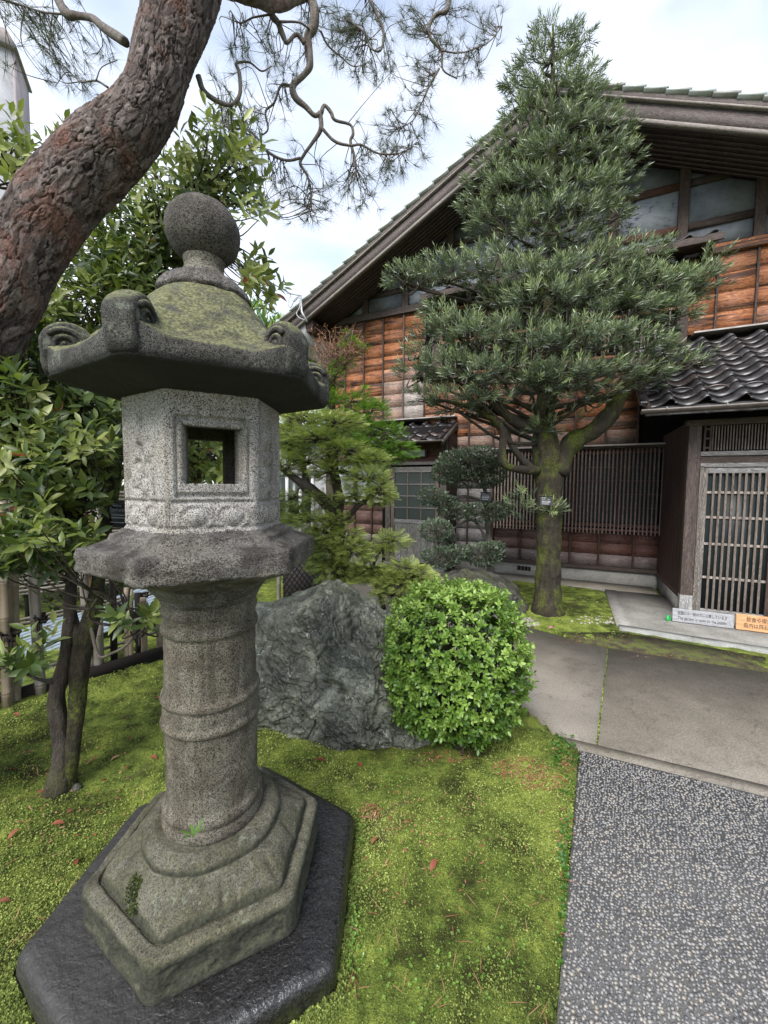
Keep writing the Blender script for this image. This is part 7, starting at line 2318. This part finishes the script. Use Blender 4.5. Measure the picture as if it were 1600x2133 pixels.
# ------------------------------------------------------------------ litter on the moss
def fallen(name, label, cat, u, v, size, tone, group=None, mat='dead_leaf', z=.018):
    p = gz(u, v, 0.0)
    p[2] = float(hground(np.array([p[0]]), np.array([p[1]]))[0]) + z
    a = np.array(LEAF_V) * np.array([1.15, 1, 1])
    a[:, 2] += .10 * np.sin(a[:, 1] * 3.1) + .10 * np.abs(a[:, 0])
    me = mesh_np(name, (a - np.array([0, .5, 0])) * size, [np.array(LEAF_F)], True, {'tone': np.full(8, tone)})
    o = link(name, me, M[mat], loc=p, rot=(float(rng.normal(0, .25)), float(rng.normal(0, .25)), float(rng.uniform(0, 6.28))))
    tag(o, label, cat, group)
    return o
grp = 'fallen leaves scattered on the moss'
fallen('fallen_leaf', 'red fallen leaf lying alone on bright moss in front of the azalea', 'fallen leaf', 903, 1817, .062, .25, grp)
fallen('fallen_leaf', 'curled red leaf on the moss below the boulder, nearest the pedestal', 'fallen leaf', 668, 1605, .075, .1, grp)
fallen('fallen_leaf', 'small red leaf on the moss below the middle of the boulder', 'fallen leaf', 749, 1611, .055, .15, grp)
fallen('fallen_leaf', 'pinkish fallen leaf on the moss by the right corner of the plinth', 'fallen leaf', 782, 1763, .06, .6, grp)
fallen('fallen_leaf', 'dark red leaf lying at the left edge of the plinth', 'fallen leaf', 163, 1806, .06, .05, grp)
fallen('fallen_leaf', 'red leaf on the moss right of the photinia foot', 'fallen leaf', 218, 1637, .055, .05, grp)
for (u, v, t, lb) in ((272, 1548, .15, 'small dark red leaf on the moss midway between shaft and photinia trunk'), (240, 1590, .8, 'pale tan fallen leaf on the moss just right of the photinia foot'),
        (320, 1588, .3, 'small red leaf on the moss close to the left of the shaft'), (265, 1608, .2, 'small red leaf beside the pale tan leaf right of the photinia foot'), (33, 1626, .15, 'red leaf on the moss at the left edge, level with the photinia foot'),
        (36, 1519, .3, 'red leaf on the moss below the leftmost bamboo poles'), (30, 1755, .5, 'pinkish leaf at the left edge above the plinth corner'), (10, 1888, .55, 'pinkish leaf at the left edge beside the plinth corner'),
        (85, 1665, .2, 'dark red leaf touching the left side of the photinia foot'), (198, 1590, .4, 'reddish leaf nearest the mossy photinia trunk on its right'), (122, 1730, .45, 'reddish leaf on the moss between photinia foot and plinth'),
        (328, 1462, .2, 'tiny red leaf on the moss left of the rings of the shaft'), (60, 1590, .5, 'pinkish leaf on the moss left of the dark photinia trunk'), (148, 1700, .6, 'pale pink leaf just below the photinia foot')):
    fallen('fallen_leaf', lb, 'fallen leaf', u, v, rng.uniform(.04, .06), t, grp)
pt2 = fallen('fallen_petal', 'bright pink azalea petal lying on the concrete path edge', 'petal', 1150, 1316, .09, .5, None, 'petal', .03)
# dry needles and bleached litter under the azalea and by the path
px_, rr_ = [], []
for (u, v, ru, rv, n) in ((1085, 1612, 60, 24, 260), (1130, 1640, 50, 18, 120), (770, 1705, 22, 16, 70), (1185, 1600, 20, 14, 40), (930, 1588, 60, 12, 90), (830, 1720, 40, 60, 30), (900, 1750, 160, 160, 90), (150, 1650, 150, 120, 110), (1170, 1700, 20, 150, 60), (1270, 1338, 130, 12, 160), (1450, 1370, 150, 10, 160)):
    a, r = rng.uniform(0, 6.28, n), np.sqrt(rng.random(n))
    for k in range(n):
        p = gz(u + ru * r[k] * math.cos(a[k]), v + rv * r[k] * math.sin(a[k]), 0)
        p[2] = float(hground(np.array([p[0]]), np.array([p[1]]))[0]) + .012
        px_.append(p)
px_ = np.array(px_)
d = unit(np.stack([rng.normal(size=len(px_)), rng.normal(size=len(px_)), rng.normal(0, .25, len(px_))], 1))
V, Fc = scatter(NARROW_V, NARROW_F, px_, rots(d), np.stack([rng.uniform(.004, .009, len(px_)), rng.uniform(.010, .028, len(px_)), np.full(len(px_), .02)], 1))
tag(link('leaf_litter', mesh_np('leaf_litter', V, [Fc], False, {'tone': np.repeat(rng.uniform(.45, 1, len(px_)), 6)}), M['dead_leaf']), 'bleached dry leaf litter strewn over the moss', 'leaf litter', kind='stuff')
# long dry pine needles dropped on the moss and the stone
pn = np.array([gz(rng.uniform(-100, 1180), 1450 + 680 * rng.random(), 0) for _ in range(240)])
pn = pn[clear_of_things(pn[:, 0], pn[:, 1])]
pn[:, 2] = hground(pn[:, 0], pn[:, 1]) + .018
dn_ = unit(np.stack([rng.normal(size=len(pn)), rng.normal(size=len(pn)), rng.normal(0, .10, len(pn))], 1))
V, Fc = scatter(NARROW_V, NARROW_F, pn, rots(dn_), np.stack([np.full(len(pn), .0026), rng.uniform(.05, .10, len(pn)), np.full(len(pn), .03)], 1))
tag(link('dry_needles', mesh_np('dry_needles', V, [Fc], False, {'tone': np.repeat(rng.uniform(.55, 1, len(pn)), 6)}), M['dead_leaf']), 'long dry pine needles scattered over the moss', 'needles', kind='stuff')
# patches of small clover like weeds in the moss
cl_ = []
for (u, v, ru, rv, n) in ((735, 1930, 18, 120, 90), (745, 1760, 20, 40, 30), (800, 1640, 40, 20, 30), (620, 1580, 40, 14, 30), (1040, 1950, 110, 130, 60), (880, 2050, 120, 60, 60), (250, 1420, 60, 20, 40)):
    for _ in range(n):
        p = gz(u + rng.normal(0, ru * .6), v + rng.normal(0, rv * .6), 0)
        cl_.append(p)
cl_ = np.array(cl_)
cl_ = cl_[clear_of_things(cl_[:, 0], cl_[:, 1])]
cl_[:, 2] = hground(cl_[:, 0], cl_[:, 1]) + .010
ix, q, R_, s_ = rosettes(cl_, np.tile([0, 0, 1.], (len(cl_), 1)) + rng.normal(0, .25, (len(cl_), 3)), 4, .0075, 1.9, (55, 85))
V, Fc = scatter(OVAL_V, LEAF_F, q + np.array([0, 0, .006]), R_, s_)
tag(link('clover', mesh_np('clover', V, [Fc], True, {'tone': np.repeat(rng.uniform(.4, .8, len(q)), 8)}), M['azalea']), 'patches of tiny pale clover growing in the moss', 'clover', kind='stuff')
sn = gz(158, 1643, .02)
tag(link('stone', mesh_np('stone', ICO_V * np.array([.035, .028, .026]) * (1 + .12 * rng.standard_normal((len(ICO_V), 1))), [ICO_F], True), M['rock_dark'], loc=sn), 'small dark stone at the foot of the photinia', 'stone')
# little weeds along the edge of the path
ps = []
for k in range(230):
    u, v = (rng.uniform(1150, 1205), rng.uniform(1530, 1600)) if k < 90 else (1195 - (rng.random() ** 1.0) * 30, rng.uniform(1600, 2050))
    p = gz(u, v, 0)
    p[2] = .015
    ps.append(p)
ps = np.array(ps)
ok = ~inside(AGG, ps[:, 0], ps[:, 1]) & ~inside(SLAB_L, ps[:, 0], ps[:, 1]) & ~inside(STRIP, ps[:, 0], ps[:, 1])
ps = ps[ok]
ix, q, R_, s_ = rosettes(ps, np.tile([0, 0, 1.], (len(ps), 1)) + rng.normal(0, .25, (len(ps), 3)), 5, .016, 1.6, (50, 85))
tag(link('weeds', mesh_np('weeds', *(lambda VF: (VF[0], [VF[1]]))(scatter(LEAF_V, LEAF_F, q + np.array([0, 0, .008]), R_, s_)), True, {'tone': np.repeat(rng.uniform(.2, .6, len(q)), 8)}), M['yew_green']), 'tiny fresh green weeds along the edge of the pebble path', 'weeds', kind='stuff')
# white gravel by the dark boulder
n = 190
g = np.array([gz(1100 + 34 * math.sqrt(rng.random()) * math.cos(t), 1296 + 9 * math.sqrt(rng.random()) * math.sin(t), .02) for t in rng.uniform(0, 6.28, n)])
g = np.concatenate([g, np.array([gz(rng.uniform(1180, 1290), rng.uniform(1285, 1300), .03) for _ in range(60)])])
V, Fc = scatter(ICO_V, ICO_F, g, rots(unit(rng.normal(size=(len(g), 3)))), rng.uniform(.010, .022, len(g)))
tag(link('white_gravel', mesh_np('white_gravel', V, [Fc], True, {'tone': np.repeat(rng.uniform(.75, 1, len(g)), len(ICO_V))}), M['pebble']), 'small heap of white gravel beside the conifer foot', 'gravel', kind='stuff')
